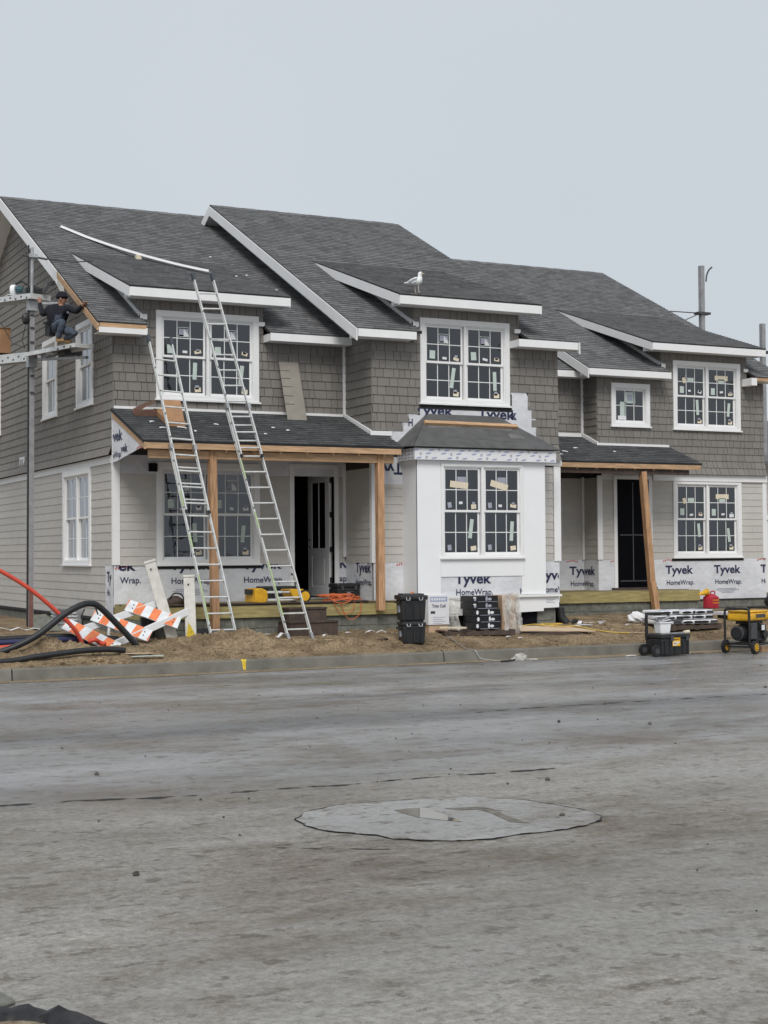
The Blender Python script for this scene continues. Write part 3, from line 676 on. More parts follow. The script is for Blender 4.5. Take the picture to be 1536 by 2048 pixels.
def eave(parent, x0, x1, yw, ye, z0=6.33, z1=6.485, m='white', ends=True):
    bx(parent, 'fascia', m, x0, x1, ye-.012, ye+.012, z0, z1)
    bx(parent, 'soffit', 'white', x0+.004, x1-.004, ye+.014, yw-.002, z0+.008, z0+.02)
    if ends:
        for x in (x0+.012, x1-.012): bx(parent, 'fascia_return', m, x-.010, x+.010, ye+.013, yw, z0+.002, z1-.004)
def dormer(parent, x0, x1, w0, w1, ye, yw, seed):
    """shed dormer: roof x0..x1, walls w0..w1 flush with the front wall yw"""
    yd, zd, sl_ = ye-.05, 7.235, .328; dy = 4.42
    L_ = math.hypot(1, sl_)
    roof(parent, yd, zd, sl_, [rp(x0, x1, 0, dy*L_)], seed=seed, soffit=True)
    bx(parent, 'fascia', 'white', x0, x1, yd+.005, yd+.03, 7.035, 7.205)
    bx(parent, 'soffit', 'white', x0+.03, x1-.03, yd+.032, yw-.002, 7.05, 7.062)
    for x in (x0-.004, x1-.022): slope_board(parent, 'rake_board', 'white', x, x+.026, yd+.031, zd-.02, yd+dy, zd+sl_*dy-.02, .19)
    for x in (x0+.03, x1-.055): bx(parent, 'return', 'white', x, x+.02, yd+.033, yw, 7.036, 7.15)
    top = lambda y: zd+sl_*(y-yd)-.07
    bot = lambda y: 6.5+.5*(y-ye)
    fl = Frame((w0, 0, 0), (0, -1, 0)); ym = yw+3.9
    cheek = ccw([(-yw, bot(yw)), (-yw, top(yw)), (-(ye+4.2), top(ye+4.2))])
    wall_sheet(parent, fl, [cheek], [], thick=.08)
    clad(parent, fl, [cheek], [], 6.34, 8.9, .18, WD, 'shake', 'shake', 0, seed=seed+5, stuffname='cheek_shakes')
    fr_ = Frame((w1, 0, 0), (0, 1, 0)); ch2 = ccw([(-a, b) for a, b in cheek]); wall_sheet(parent, fr_, [ch2], [], thick=.08, mat_='shake')
    # white step flashing along the roof line
    slope_board(parent, 'step_flashing', 'white', w0-.035, w0-.004, yw-.09, bot(yw-.09)+.10, ye+3.4, bot(ye+3.4)+.10, .085)
    bx(parent, 'flashing_return', 'white', w0-.035, w0+.11, yw-.06, yw-.021, bot(yw-.09)-.005, bot(yw-.09)+.098)
    bx(parent, 'flashing_return', 'white', w1-.12, w1+.02, yw-.06, yw-.021, bot(yw-.09)+.005, bot(yw-.09)+.09)

def porchroof(parent, ye, ze, yw, slope, polys, seed):
    return roof(parent, ye, ze, slope, polys, m='porchroof', seed=seed)

# ================================================================== LEFT TOWNHOUSE
F0 = Frame((0, 0, 0), (1, 0, 0)); FG = Frame((0, 0, 0), (0, -1, 0))
H1 = thing('townhouse', 'left end townhouse with its shingled gable wall, covered porch and an open white door', 'house', (2.4, 4, 0), 'townhouses in one row')
o_, c_w1 = winrects(.86, 5.07, 2.175, 1.785); op2, cl2 = winrects(.86, 1.80, 2.18, 2.05)
door_open = (3.80, 4.71, 1.10, 3.79); door_cl = (3.70, 4.80, .9, 3.87)
up = [rp(0, 4.98, 3.9, 6.34), rp(.56, 3.14, 6.34, 7.06)]
wall_sheet(H1, F0, [rp(0, 4.98, .3, 6.34), rp(.56, 3.14, 6.34, 7.1)], [o_, op2, door_open])
gp = ccw([(-16, 3.9), (0, 3.9), (0, 6.60), (-8, 10.62), (-16, 6.62)])
g1o, g1c = winrects(-2.60, 5.07, 1.25, 1.785); g2o, g2c = winrects(-5.46, 5.07, 1.25, 1.785); g3o, g3c = winrects(-11.05, 5.07, 1.25, 1.785); glo, glc = winrects(-3.72, 1.80, 2.18, 2.02)
wall_sheet(H1, FG, [gp, rp(-16, 0, .3, 3.9)], [g1o, g2o, g3o, glo])
clad(H1, F0, up, [c_w1], 4.70, 7.06, .18, WD, 'shake', 'shake', 290, seed=11, stuffname='front_shakes')
clad(H1, FG, [ccw([(-16, 3.97), (0, 3.97), (0, 6.60), (-8, 10.62), (-16, 6.62)])], [g1c, g2c, g3c], 3.97, 10.62, .18, WD, 'shake', 'shake', 0, gap=.018, flare=flare, seed=12, stuffname='gable_shakes')
clad(H1, FG, [rp(-16, -.001, .79, 3.82)], [glc, (-.53, .1, .5, 1.83)], .79, 3.82, .1683, LAPW, 'lap', 'clapboard', 60, tb=.013, tt=.003, gap=.004, seed=13, stuffname='clapboards')
clad(H1, F0, [rp(.115, 4.95, 1.83, 3.62)], [cl2, door_cl], 1.83, 3.62, .1683, LAPW, 'lap', 'clapboard', 60, tb=.013, tt=.003, gap=.004, seed=14)
window(H1, F0, .86, 5.07, 2.175, 1.785, seed=1, curtain=(.55, .95, 0, .8), drape_mat='drape'); window(H1, F0, .86, 1.80, 2.18, 2.05, seed=2, curtain=(.05, .45, 0, 1), drape_mat='drape')
window(H1, FG, -2.60, 5.07, 1.25, 1.785, units=1, cols=2, seed=3, labels=None, rows=1, curtain=(.0, .8, 0, .52)); window(H1, FG, -5.46, 5.07, 1.25, 1.785, units=1, cols=2, seed=4, labels=None, rows=1, curtain=(.0, .85, 0, .5)); window(H1, FG, -11.05, 5.07, 1.25, 1.785, units=1, cols=2, seed=5, labels=None, rows=1)
window(H1, FG, -3.72, 1.80, 2.18, 2.02, seed=6, labels=None, cols=2, curtain=(0, 1, 0, .97))
bx(H1, 'band_board', 'white', -.032, -.001, .0, 16, 3.82, 3.965)
mb = MB(); FG.quad(mb, -7.59, -7.18, 4.09, 4.37, -.01, .06); mb.build('outlet_plate', 'white', H1); mb = MB(); FG.quad(mb, -7.50, -7.42, 4.18, 4.32, .05, .064); FG.quad(mb, -7.34, -7.26, 4.18, 4.32, .05, .064); mb.build('outlet_slot', 'darkgrey', H1)
mb = MB(); mb.box(-.034, .118, -.034, -.002, 1.83, 4.84); mb.box(-.034, -.002, -.0015, .03, 1.83, 3.82); mb.build('corner_board', 'white', H1)
mb = MB(); mb.box(4.90, 4.965, -.05, -.018, 1.95, 3.9); mb.build('corner_board', 'white', H1)
mb = MB(); mb.box(4.915, 4.972, -.058, -.021, 4.92, 6.335); mb.build('corner_board', 'white', H1)
bx(H1, 'flashing_board', 'white', .0, 4.91, -.058, -.02, 4.825, 4.925)
# wrap on the porch wall, letters cut by the siding
w1 = sheet(H1, F0, rp(-.004, 3.70, 1.0, 1.86)); w1b = sheet(H1, F0, rp(4.79, 4.98, 1.0, 1.86)); cpr = (0.0, 4.98, 1.0, 1.832)
wrapprint(w1, F0, -.42, 1.725, (0.05, .5, 1.0, 1.832), hw=False, fine=False); lettering(w1, F0, 'Wrap.', .12, 1.475, .42, .125, .0175, False, cpr)
wrapprint(w1, F0, 1.13, 1.73, (.9, 3.66, 1.0, 1.832)); wrapprint(w1, F0, 2.66, 1.73, (2.6, 3.66, 1.0, 1.832))
lettering(w1b, F0, 'K', 4.83, 1.73, .17, .21, .0175, True, cpr); lettering(w1b, F0, 'ap.', 4.82, 1.45, .20, .125, .0175, False, cpr); redprint(w1, F0, .02, 1.78, cpr)
mb = MB(); FGq = FG; 
w2 = sheet(H1, FG, rp(-.53, .004, .86, 1.86)); lettering(w2, FG, 'Ty', -.40, 1.50, .28, .21, .0175, True); lettering(w2, FG, 'Ho', -.40, 1.24, .20, .125, .0175, False)
bx(H1, 'tar_strip', 'seam', .80, 3.06, -.02, -.014, 1.74, 1.80)
w3 = sheet(H1, F0, rp(.12, 4.95, 3.62, 3.98))
bx(H1, 'starter_strip', 'lap', .12, 3.69, -.03, -.012, 1.815, 1.832)
# main roof, dormer, eaves
roof(H1, -.4, 6.5, .5, [rp(-.42, .56, 0, 4.82), rp(3.14, 4.96, 0, 4.82), rp(-.42, 4.96, 4.82, 9.39)], seed=21)
mb = MB(); mb.solid([V((-.42, 8, 10.70)), V((4.96, 8, 10.70)), V((4.96, 16.5, 6.46)), V((-.42, 16.5, 6.46))], [V((-.42, 8, 10.64)), V((4.96, 8, 10.64)), V((4.96, 16.5, 6.40)), V((-.42, 16.5, 6.40))]); mb.build('rear_roof', 'roofbase', H1)
mb = MB(); 
for k in range(18): ridge_piece(mb, -.42+.3*k, -.42+.3*k+.33, (7.86+8.14)/2, .006*(k % 2))
mb.build('ridge_cap', 'roof', H1)
dormer(H1, .2, 3.57, .56, 3.14, -.4, 0, 31)
eave(H1, 3.14, 4.96, 0, -.4)
bx(H1, 'sub_fascia', 'lumber', -.38, .55, -.40, -.365, 6.40, 6.478); bx(H1, 'fascia', 'white', -.40, .56, -.415, -.39, 6.29, 6.395); bx(H1, 'soffit', 'white', -.38, .55, -.385, -.005, 6.30, 6.312); bx(H1, 'fascia_return', 'white', .535, .56, -.43, -.38, 6.26, 6.42)
slope_board(H1, 'rake_board', 'white', -.445, -.42, 2.6, 7.965, 8, 10.665, .23); slope_board(H1, 'rake_board', 'white', -.44, -.42, 8, 10.665, 16.4, 6.465, .2)
slope_board(H1, 'rake_board', 'white_dirty', -.435, -.423, 2.05, 7.70, 3.2, 8.27, .34, .55)
slope_board(H1, 'rake_rafter', 'lumber', -.44, -.40, -.42, 6.455, 2.6, 7.965, .12)
mb = MB(); mb.solid([V((-.42, 2.6, 7.77)), V((-.002, 2.6, 7.77)), V((-.002, 8, 10.47)), V((-.42, 8, 10.47))], [V((-.42, 2.6, 7.76)), V((-.002, 2.6, 7.76)), V((-.002, 8, 10.46)), V((-.42, 8, 10.46))])
mb.solid([V((-.42, 16.3, 6.32)), V((-.002, 16.3, 6.32)), V((-.002, 8, 10.47)), V((-.42, 8, 10.47))], [V((-.42, 16.3, 6.31)), V((-.002, 16.3, 6.31)), V((-.002, 8, 10.46)), V((-.42, 8, 10.46))]); mb.build('rake_soffit', 'white', H1)
# porch roof
porchroof(H1, -2.10, 4.115, -.03, .365, [rp(-.06, 4.95, 0, 2.2), rp(4.95, 5.27, 0, .86)], 41)
bx(H1, 'porch_beam', 'lumber', -.02, 5.22, -2.085, -2.045, 3.965, 4.085)
bx(H1, 'porch_header', 'lumber', .10, 5.12, -1.95, -1.85, 3.80, 3.955)
slope_board(H1, 'porch_rafter', 'lumber', -.045, -.005, -2.10, 4.075, -.06, 4.82, .12)
slope_board(H1, 'porch_rafter', 'lumber', 5.20, 5.24, -2.04, 4.08, -1.29, 4.36, .12)
for k in range(9): slope_board(H1, 'porch_rafter', 'lumber', .45+.55*k, .49+.55*k, -2.04, 4.07, -.05, 4.78, .14)
FP = Frame((-.03, 0, 0), (0, -1, 0)); tri = [(.06, 3.80), (.35, 3.83), (2.0, 3.92), (2.06, 3.98), (.10, 4.66)]
wt = sheet(H1, FP, tri, d=0); lettering(wt, FP, 'yvek', -.05, 4.22, .78, .21, .0125, True, (.1, 1.2, 3.8, 4.52), rot=0); lettering(wt, FP, 'vek', .62, 3.98, .44, .15, .0125, True, (.1, 1.4, 3.84, 4.4)); lettering(wt, FP, 'eWrap', .12, 3.9, .5, .12, .0125, False, (.1, 1.4, 3.84, 4.4)); redprint(wt, FP, 1.62, 4.0, (1.5, 2.0, 3.85, 4.1), .0125)
bx(H1, 'porch_light_box', 'doorblack', .70, .86, -.10, -.02, 3.66, 3.82)
for (px, z0, lb) in ((1.38, .55, 'porch post of new fir lumber reaching down to the dirt'), (4.83, .90, None)):
    mb = MB(); mb.bar((px, -1.90, z0), (px-.05 if px < 2 else px, -1.90, 3.965), .14, .14, V((0, 1, 0))); p_ = mb.build('porch_post', 'lumberv', H1)
deck = MB(); deck.box(-.0, 5.52, -1.80, -1.76, .82, 1.045); deck.box(-.0, .04, -1.759, -.03, .82, 1.045); deck.build('rim_joist', 'treated', H1)
for k in range(12):
    a = -1.80+.145*k; mb = MB(); mb.box(0.0, 5.52 if a > -1.9 and a < -1.3 else 4.96, a, a+.138, 1.05, 1.075, 0, R.uniform(-.5, .5)); mb.build('deck_board', 'treated' if k % 3 else 'brownwood', H1)
bx(H1, 'porch_floor_edge', 'brownwood', .3, 4.6, -1.83, -1.66, 1.078, 1.10)
blocks(H1, Frame((0, -1.74, 0), (1, 0, 0)), 0.0, 5.55, .30, .815, 5); blocks(H1, FG, -16, 0, .22, .70, 6); blocks(H1, FG, .02, 1.73, .30, .815, 7)
bx(H1, 'sill_flashing', 'seam', -.05, .02, .0, 16, .735, .785)
# front door
dr = MB(); 
for (a, b, c, d) in ((3.70, 3.80, 1.10, 3.79), (4.71, 4.80, 1.10, 3.79), (3.70, 4.80, 3.79, 3.87)): F0.quad(dr, a, b, c, d, -.14, .035)
dr = dr.build('door_frame', 'white', H1)
mb = MB(); F0.quad(mb, 3.75, 4.76, 1.085, 1.125, -.14, .06); mb.build('threshold', 'aludull', dr)
for z in (1.42, 2.06, 2.78, 3.50):
    mb = MB(); F0.quad(mb, 4.668, 4.715, z, z+.11, -.135, -.09); mb.build('hinge', 'black', dr)
th = math.radians(84); FD = Frame((4.66-.88*math.cos(th), .15+.88*math.sin(th), 0), (math.cos(th), -math.sin(th), 0))
lf = MB()
for (a, b, c, d) in ((0, .16, 1.13, 3.76), (.72, .88, 1.13, 3.76), (.16, .72, 3.52, 3.76), (.16, .72, 1.98, 2.14), (.16, .72, 1.13, 1.33)): FD.quad(lf, a, b, c, d, -.045, 0)
FD.quad(lf, .16, .72, 1.33, 1.98, -.035, -.012); FD.quad(lf, .22, .66, 1.39, 1.92, -.012, -.004); FD.quad(lf, .425, .455, 2.14, 3.52, -.03, -.004)
lf = lf.build('door', 'white', H1); mb = MB(); FD.quad(mb, .16, .72, 2.14, 3.52, -.028, -.018); mb.build('door_glass', 'film', lf)
for z in (2.16, 2.32):
    mb = MB(); mb.cyl(FD.p(.07, z, -.05), FD.p(.07, z, .004), .026); mb.build('lock_bore', 'black', lf)
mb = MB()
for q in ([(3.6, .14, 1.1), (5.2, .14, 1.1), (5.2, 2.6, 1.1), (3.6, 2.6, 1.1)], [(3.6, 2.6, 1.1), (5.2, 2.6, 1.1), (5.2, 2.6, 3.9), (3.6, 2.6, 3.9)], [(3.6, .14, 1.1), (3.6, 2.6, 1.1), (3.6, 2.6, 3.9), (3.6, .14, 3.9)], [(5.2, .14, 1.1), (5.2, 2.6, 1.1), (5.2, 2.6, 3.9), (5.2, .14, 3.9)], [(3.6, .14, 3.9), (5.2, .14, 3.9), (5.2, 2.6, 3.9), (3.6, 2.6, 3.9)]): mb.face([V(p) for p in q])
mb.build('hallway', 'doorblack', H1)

# ================================================================== MIDDLE TOWNHOUSE
YM = -1.27
F1 = Frame((0, YM, 0), (1, 0, 0)); FS = Frame((4.98, 0, 0), (0, -1, 0))
H2 = thing('townhouse', 'middle townhouse with a white box bay under a grey papered roof', 'house', (7.2, 4, 0), 'townhouses in one row')
mo, mc = winrects(6.08, 5.07, 2.135, 1.785)
stairs = [(5.37, 5.68, 0, 4.51), (5.68, 5.82, 0, 4.69), (5.82, 6.09, 0, 4.87), (6.06, 8.25, 0, 5.08), (8.24, 8.67, 0, 5.41), (8.66, 8.76, 0, 5.05), (8.75, 8.87, 0, 4.69)]
wall_sheet(H2, F1, [rp(4.98, 9.43, .3, 6.34), rp(5.93, 8.46, 6.34, 7.1)], [mo, (6.15, 8.15, 1.9, 3.85)])
clad(H2, F1, [rp(4.98, 9.43, 3.97, 6.34), rp(5.93, 8.46, 6.34, 7.06)], [mc]+stairs, 3.97, 7.06, .18, WD, 'shake', 'shake', 292, flare=flare, seed=51, stuffname='front_shakes')
sideA = ccw([(1.27, 3.97), (1.27, 6.62), (0, 7.25), (0, 3.97)]); sideB = ccw([(0, 6.58), (0, 7.25), (-6.7, 10.55), (-6.7, 9.9)])
wall_sheet(H2, FS, [ccw([(1.27, .3), (1.27, 6.62), (0, 7.25), (-6.7, 10.55), (-6.7, .3)])], [])
clad(H2, FS, [sideA, sideB], [], 3.97, 10.6, .18, WD, 'shake', 'shake', 0, seed=52, flare=lambda v: flare(v)*.0, stuffname='side_shakes')
clad(H2, FS, [rp(.001, 1.26, 1.83, 3.75)], [], 1.83, 3.75, .1683, LAPW, 'lap', 'clapboard', 40, tb=.013, tt=.003, gap=.004, seed=53)
clad(H2, F1, [rp(5.05, 5.66, 1.83, 3.42), rp(8.66, 9.28, 1.83, 3.84)], [], 1.83, 3.84, .1683, LAPW, 'lap', 'clapboard', 60, tb=.013, tt=.003, gap=.004, seed=54)
window(H2, F1, 6.08, 5.07, 2.135, 1.785, seed=7, curtain=(.15, .40, 0, .9), drape_mat='drape')
bx(H2, 'tar_strip', 'seam', 6.05, 8.27, YM-.016, YM-.009, 4.98, 5.07); bx(H2, 'tar_strip', 'seam', 8.215, 8.27, YM-.016, YM-.009, 5.07, 5.36)
wu = sheet(H2, F1, [(5.3, 4.2), (8.3, 4.2), (8.3, 5.06), (6.0, 5.06), (5.7, 4.8), (5.3, 4.6)]); sheet(H2, F1, [(8.25, 4.2), (9.0, 4.2), (9.0, 4.75), (8.8, 5.1), (8.72, 5.43), (8.25, 5.43)])
lettering(wu, F1, 'Tyvek', 5.93, 4.86, .92, .21, .0175, True, (5.9, 8.5, 4.2, 4.99)); lettering(wu, F1, 'Tyvek', 7.44, 4.83, .90, .21, .0175, True, (7.4, 8.5, 4.2, 4.985)); lettering(wu, F1, 'H', 5.80, 4.62, .1, .15, .0175, True); lettering(wu, F1, 'k', 8.26, 4.83, .13, .21, .0175, True)
wl = sheet(H2, F1, rp(4.985, 5.67, .9, 1.86)); redprint(wl, F1, 5.5, 1.80, (5, 5.66, 1, 1.832))
wl2 = sheet(H2, F1, rp(5.0, 5.67, 3.42, 3.97)); lettering(wl2, F1, 'Tyv', 5.66, 3.84, .50, .23, .0175, True, (5.0, 5.66, 3.4, 3.95), rot=math.pi)
wr_ = sheet(H2, F1, rp(8.62, 9.425, .95, 1.86)); lettering(wr_, F1, 'Tyvek', 8.86, 1.44, .86, .21, .0175, True, (8.7, 9.40, 1, 1.832)); lettering(wr_, F1, 'HomeWrap.', 8.95, 1.17, .86, .125, .0175, False, (8.8, 9.41, 1, 1.832)); redprint(wr_, F1, 8.5, 1.80, (8.6, 9.4, 1, 1.832))
ws_ = sheet(H2, FS, rp(0.0, 1.265, 1.0, 1.86)); lettering(ws_, FS, 'Tyvek', .50, 1.64, .70, .21, .0175, True, (0, 1.26, 1, 1.832)); lettering(ws_, FS, 'HomeWrap.', .50, 1.38, .74, .125, .0175, False, (0, 1.26, 1, 1.832))
mb = MB(); mb.box(4.945, 5.06, YM-.034, YM-.002, 1.83, 3.9); mb.box(4.945, 4.978, YM-.0015, YM+.07, 1.83, 3.9); mb.build('corner_board', 'white', H2)
mb = MB(); mb.box(9.29, 9.46, YM-.036, YM-.002, 1.83, 3.86); mb.box(9.05, 9.48, YM-.055, YM-.003, 3.87, 4.0); mb.build('corner_board', 'white', H2)
# roofs
roof(H2, -1.67, 6.5, .5, [rp(4.47, 5.93, 0, 4.82), rp(8.46, 9.72, 0, 4.82), rp(4.47, 9.72, 4.82, 9.39)], seed=61)
mb = MB(); mb.solid([V((4.47, 6.73, 10.70)), V((9.72, 6.73, 10.70)), V((9.72, 15.2, 6.46)), V((4.47, 15.2, 6.46))], [V((4.47, 6.73, 10.64)), V((9.72, 6.73, 10.64)), V((9.72, 15.2, 6.40)), V((4.47, 15.2, 6.40))]); mb.build('rear_roof', 'roofbase', H2)
mb = MB()
for k in range(17): ridge_piece(mb, 4.47+.3*k, min(9.72, 4.47+.3*k+.33), (6.59+6.87)/2, .006*(k % 2))
mb.build('ridge_cap', 'roof', H2)
dormer(H2, 5.41, 8.77, 5.93, 8.46, -1.67, YM, 71)
eave(H2, 4.49, 5.80, YM, -1.67); eave(H2, 8.22, 9.70, YM, -1.67)
slope_board(H2, 'rake_board', 'white', 4.445, 4.47, -1.69, 6.475, 6.73, 10.675, .21); slope_board(H2, 'rake_board', 'white', 4.445, 4.47, 6.73, 10.675, 15.1, 6.49, .21); slope_board(H2, 'rake_board', 'white', 9.72, 9.745, -1.69, 6.475, 6.73, 10.675, .21)
mb = MB(); mb.solid([V((4.47, -1.65, 6.34)), V((4.978, -1.65, 6.34)), V((4.978, 6.73, 10.53)), V((4.47, 6.73, 10.53))], [V((4.47, -1.65, 6.33)), V((4.978, -1.65, 6.33)), V((4.978, 6.73, 10.52)), V((4.47, 6.73, 10.52))])
mb.solid([V((4.47, 15.1, 6.34)), V((4.978, 15.1, 6.34)), V((4.978, 6.73, 10.53)), V((4.47, 6.73, 10.53))], [V((4.47, 15.1, 6.33)), V((4.978, 15.1, 6.33)), V((4.978, 6.73, 10.52)), V((4.47, 6.73, 10.52))]); mb.build('rake_soffit', 'white', H2)
slope_board(H2, 'step_flashing', 'white', 4.935, 4.962, -.36, 6.63, 7.3, 10.46, .09)
slope_board(H2, 'step_flashing', 'white', 4.92, 4.96, -1.30, 4.50, -.05, 4.94, .09); bx(H2, 'flashing_board', 'white', 4.92, 5.40, YM-.06, YM-.021, 4.40, 4.49)
mb = MB(); mb.solid([V((9.43, YM, .3)), V((9.43, 14, .3)), V((9.43, 14, 6.4)), V((9.43, 6.7, 10.5)), V((9.43, YM, 6.5))], [V((9.31, YM, .3)), V((9.31, 14, .3)), V((9.31, 14, 6.4)), V((9.31, 6.7, 10.5)), V((9.31, YM, 6.5))]); mb.build('wall', 'shake', H2)
# the white box bay
YB = -1.92
FB = Frame((0, YB, 0), (1, 0, 0)); FBL = Frame((5.65, 0, 0), (0, -1, 0))
bo, bc = winrects(6.19, 1.89, 1.93, 1.93, .05, .06)
bay = wall_sheet(H2, FB, [rp(5.65, 8.67, 1.15, 3.95)], [bo, (6.18, 8.09, 1.12, 1.535)], mat_='whiteplastic', name='bay', thick=.03)
mb = MB(); FBL.quad(mb, 1.27, 1.918, 1.15, 3.95, -.03, 0); mb.build('side_panel', 'whiteplastic', bay); mb = MB(); mb.box(8.64, 8.67, YB+.031, YM, 1.15, 3.95); mb.build('side_panel', 'whiteplastic', bay)
mb = MB()
for (a, b, c, d) in ((5.66, 6.17, 1.16, 3.94), (8.14, 8.66, 1.16, 3.94), (6.175, 8.135, 1.54, 1.885)): FB.quad(mb, a, b, c, d, .001, .006)
mb.build('front_panel', 'whiteplastic', bay)
bw_ = sheet(bay, Frame((0, YB+.02, 0), (1, 0, 0)), rp(6.16, 8.11, 1.10, 1.56)); Fb2 = Frame((0, YB+.02, 0), (1, 0, 0))
lettering(bw_, Fb2, 'Tyvek', 6.50, 1.40, .85, .21, .0175, True, (6.18, 8.09, 1.12, 1.53)); lettering(bw_, Fb2, 'HomeWrap.', 6.53, 1.165, .86, .125, .0175, False, (6.18, 8.09, 1.12, 1.53)); lettering(bw_, Fb2, 'T', 8.03, 1.41, .14, .2, .0175, True, (6.18, 8.085, 1.12, 1.53)); lettering(bw_, Fb2, 'H', 8.04, 1.17, .09, .12, .0175, False, (6.18, 8.085, 1.12, 1.53))
window(H2, FB, 6.19, 1.89, 1.93, 1.93, seed=8, labels='bay', cas=.05, sill=.06, proud=.03, curtain=(.2, .9, 0, 1), drape_mat='drape')
bx(bay, 'water_table', 'white', 5.60, 9.02, YB-.07, YB-.004, 1.10, 1.145)
mb = MB(); mb.face([V((6.05, YB-.012, .74)), V((8.60, YB-.012, .80)), V((8.60, YB-.012, .86)), V((8.98, YB-.012, .87)), V((8.98, YB-.012, 1.10)), V((5.68, YB-.012, 1.10)), V((5.68, YB-.012, .86)), V((6.05, YB-.012, .86))]); sk = mb.build('skirt', 'whiteplastic', bay); sm = sk.modifiers.new('thickness', 'SOLIDIFY'); sm.thickness = .012
mb = MB(); FBs = Frame((0, YB-.013, 0), (1, 0, 0))
for k in range(3): FBs.quad(mb, 8.66, 8.88-.05*(k % 2), 1.03-.03*k, 1.04-.03*k, 0, .002)
mb.build('fine_print', 'printgrey', bay)
bx(H2, 'bay_shade_box', 'doorblack', 5.7, 8.6, YB+.10, YM, .4, 1.09); blocks(H2, Frame((0, YB+.08, 0), (1, 0, 0)), 8.5, 8.95, .40, .80, 9); blocks(H2, Frame((0, YB+.16, 0), (1, 0, 0)), 5.7, 8.5, .35, .72, 10)  # solid near-black box paints in the shade under the bay
bx(H2, 'rim_joist', 'treated', 5.53, 5.66, -1.79, -1.27, .82, 1.04)
# bay fascia in printed flashing tape, papered roof and the batten
fas = MB(); fas.box(5.55, 8.88, -2.03, -1.94, 3.885, 4.115); fas.box(5.55, 5.64, -1.939, YM, 3.885, 4.115); fas = fas.build('bay_fascia', 'paper', H2)
FF = Frame((0, -2.031, 0), (1, 0, 0)); FFL = Frame((5.549, 0, 0), (0, -1, 0)); mb = MB(); mg = MB()
def mark(f_, u, v, k):
    if k: 
        for i in range(10):
            a, b = 2*math.pi*i/10, 2*math.pi*(i+1)/10
            mg.face([f_.p(u+r*math.cos(t), v+r*math.sin(t), .002) for r, t in ((.017, a), (.028, a), (.028, b), (.017, b))])
        mg.face([f_.p(u-.008, v-.008, .002), f_.p(u+.008, v-.008, .002), f_.p(u+.008, v+.008, .002), f_.p(u-.008, v+.008, .002)])
    else: mb.face([f_.p(u+.062*math.cos(t)+.012*math.sin(t), v+.016*math.sin(t)+.006*math.cos(t), .002) for t in [2*math.pi*i/12 for i in range(12)]])
for i in range(20):
    for j in range(3):
        if 5.64+.175*i < 8.84 and (i+j) % 4 != 3: mark(FF, 5.64+.175*i+.07*(j % 2)-.03*j, 3.92+.078*j+.014*(i % 2), (i+j) % 2)
for i in range(5):
    for j in range(3): mark(FFL, 1.36+.14*i, 3.925+.072*j, (i+j) % 2)
mb.build('tape_print', 'printblue', fas, kind='stuff'); mg.build('tape_ring', 'printgrey', fas, kind='stuff')
Rb = [(5.50, -2.08, 4.13), (8.95, -2.08, 4.13), (7.92, -1.275, 4.86), (6.24, -1.275, 4.86)]
mb = MB(); mb.face([V(p) for p in Rb]); mb.face([V(Rb[0]), V(Rb[3]), V((5.45, -1.275, 4.16))]); mb.face([V(Rb[1]), V((9.0, -1.275, 4.16)), V(Rb[2])])
br = mb.build('bay_roof', 'felt', H2); sm = br.modifiers.new('thickness', 'SOLIDIFY'); sm.thickness = .025; sm.offset = 1
nB = (V(Rb[1])-V(Rb[0])).cross(V(Rb[3])-V(Rb[0])).normalized(); FR_ = Frame(V((0, -2.08, 4.13)), (1, 0, 0), V((0, .805, .73)))
for (pts, m) in (([(6.10, .62), (7.0, .66), (7.02, .80), (6.05, .78)], 'felt2'), ([(7.05, .66), (8.05, .60), (8.1, .72), (7.05, .80)], 'felt2'), ([(6.4, .30), (8.3, .20), (8.35, .34), (6.45, .42)], 'felt'), ([(7.9, .36), (8.25, .34), (8.2, .46), (7.9, .5)], 'felt2'), ([(5.7, .05), (7.0, .06), (6.9, .2), (5.75, .2)], 'felt')):
    mb = MB(); FR_.poly(mb, ccw(pts), .004, .027); mb.build('felt_patch', m, br)
mb = MB(); mb.bar(FR_.p(6.02, .74, .06), FR_.p(8.20, .71, .06), .09, .06, FR_.n); bt = mb.build('batten', 'lumber', H2)

# ================================================================== RIGHT TOWNHOUSE
YR = 2.3; YRR = 2.93
F2 = Frame((0, YR, 0), (1, 0, 0)); F3 = Frame((0, YRR, 0), (1, 0, 0)); FSR = Frame((12.91, 0, 0), (0, -1, 0))
H3 = thing('townhouse', 'right townhouse set back with a small square window and a black film covered door', 'house', (14, 7, 0), 'townhouses in one row')
ro, rc = winrects(15.22, 5.09, 2.15, 1.77); rs, rsc = winrects(13.32, 5.11, 1.17, 1.10); rl, rlc = winrects(15.18, 1.84, 2.18, 2.0)
wall_sheet(H3, F2, [rp(12.91, 18.15, .3, 6.34), rp(14.86, 17.6, 6.34, 7.1)], [ro, rs, rl])
wall_sheet(H3, F3, [rp(9.43, 12.91, .3, 6.34)], []); wall_sheet(H3, FSR, [rp(-2.95, -2.3, .3, 6.34)], [])
mb = MB(); mb.solid([V((18.15, YR, .3)), V((18.15, 17, .3)), V((18.15, 17, 6.4)), V((18.15, 10.3, 10.5)), V((18.15, YR, 6.5))], [V((18.03, YR, .3)), V((18.03, 17, .3)), V((18.03, 17, 6.4)), V((18.03, 10.3, 10.5)), V((18.03, YR, 6.5))]); mb.build('wall', 'shake', H3)
clad(H3, F2, [rp(12.91, 18.15, 3.97, 6.34), rp(14.86, 17.6, 6.34, 7.06)], [rc, rsc, (12.9, 14.9, 3.9, 4.55)], 3.97, 7.06, .18, WD, 'shake', 'shake', 290, flare=flare, seed=81, stuffname='front_shakes')
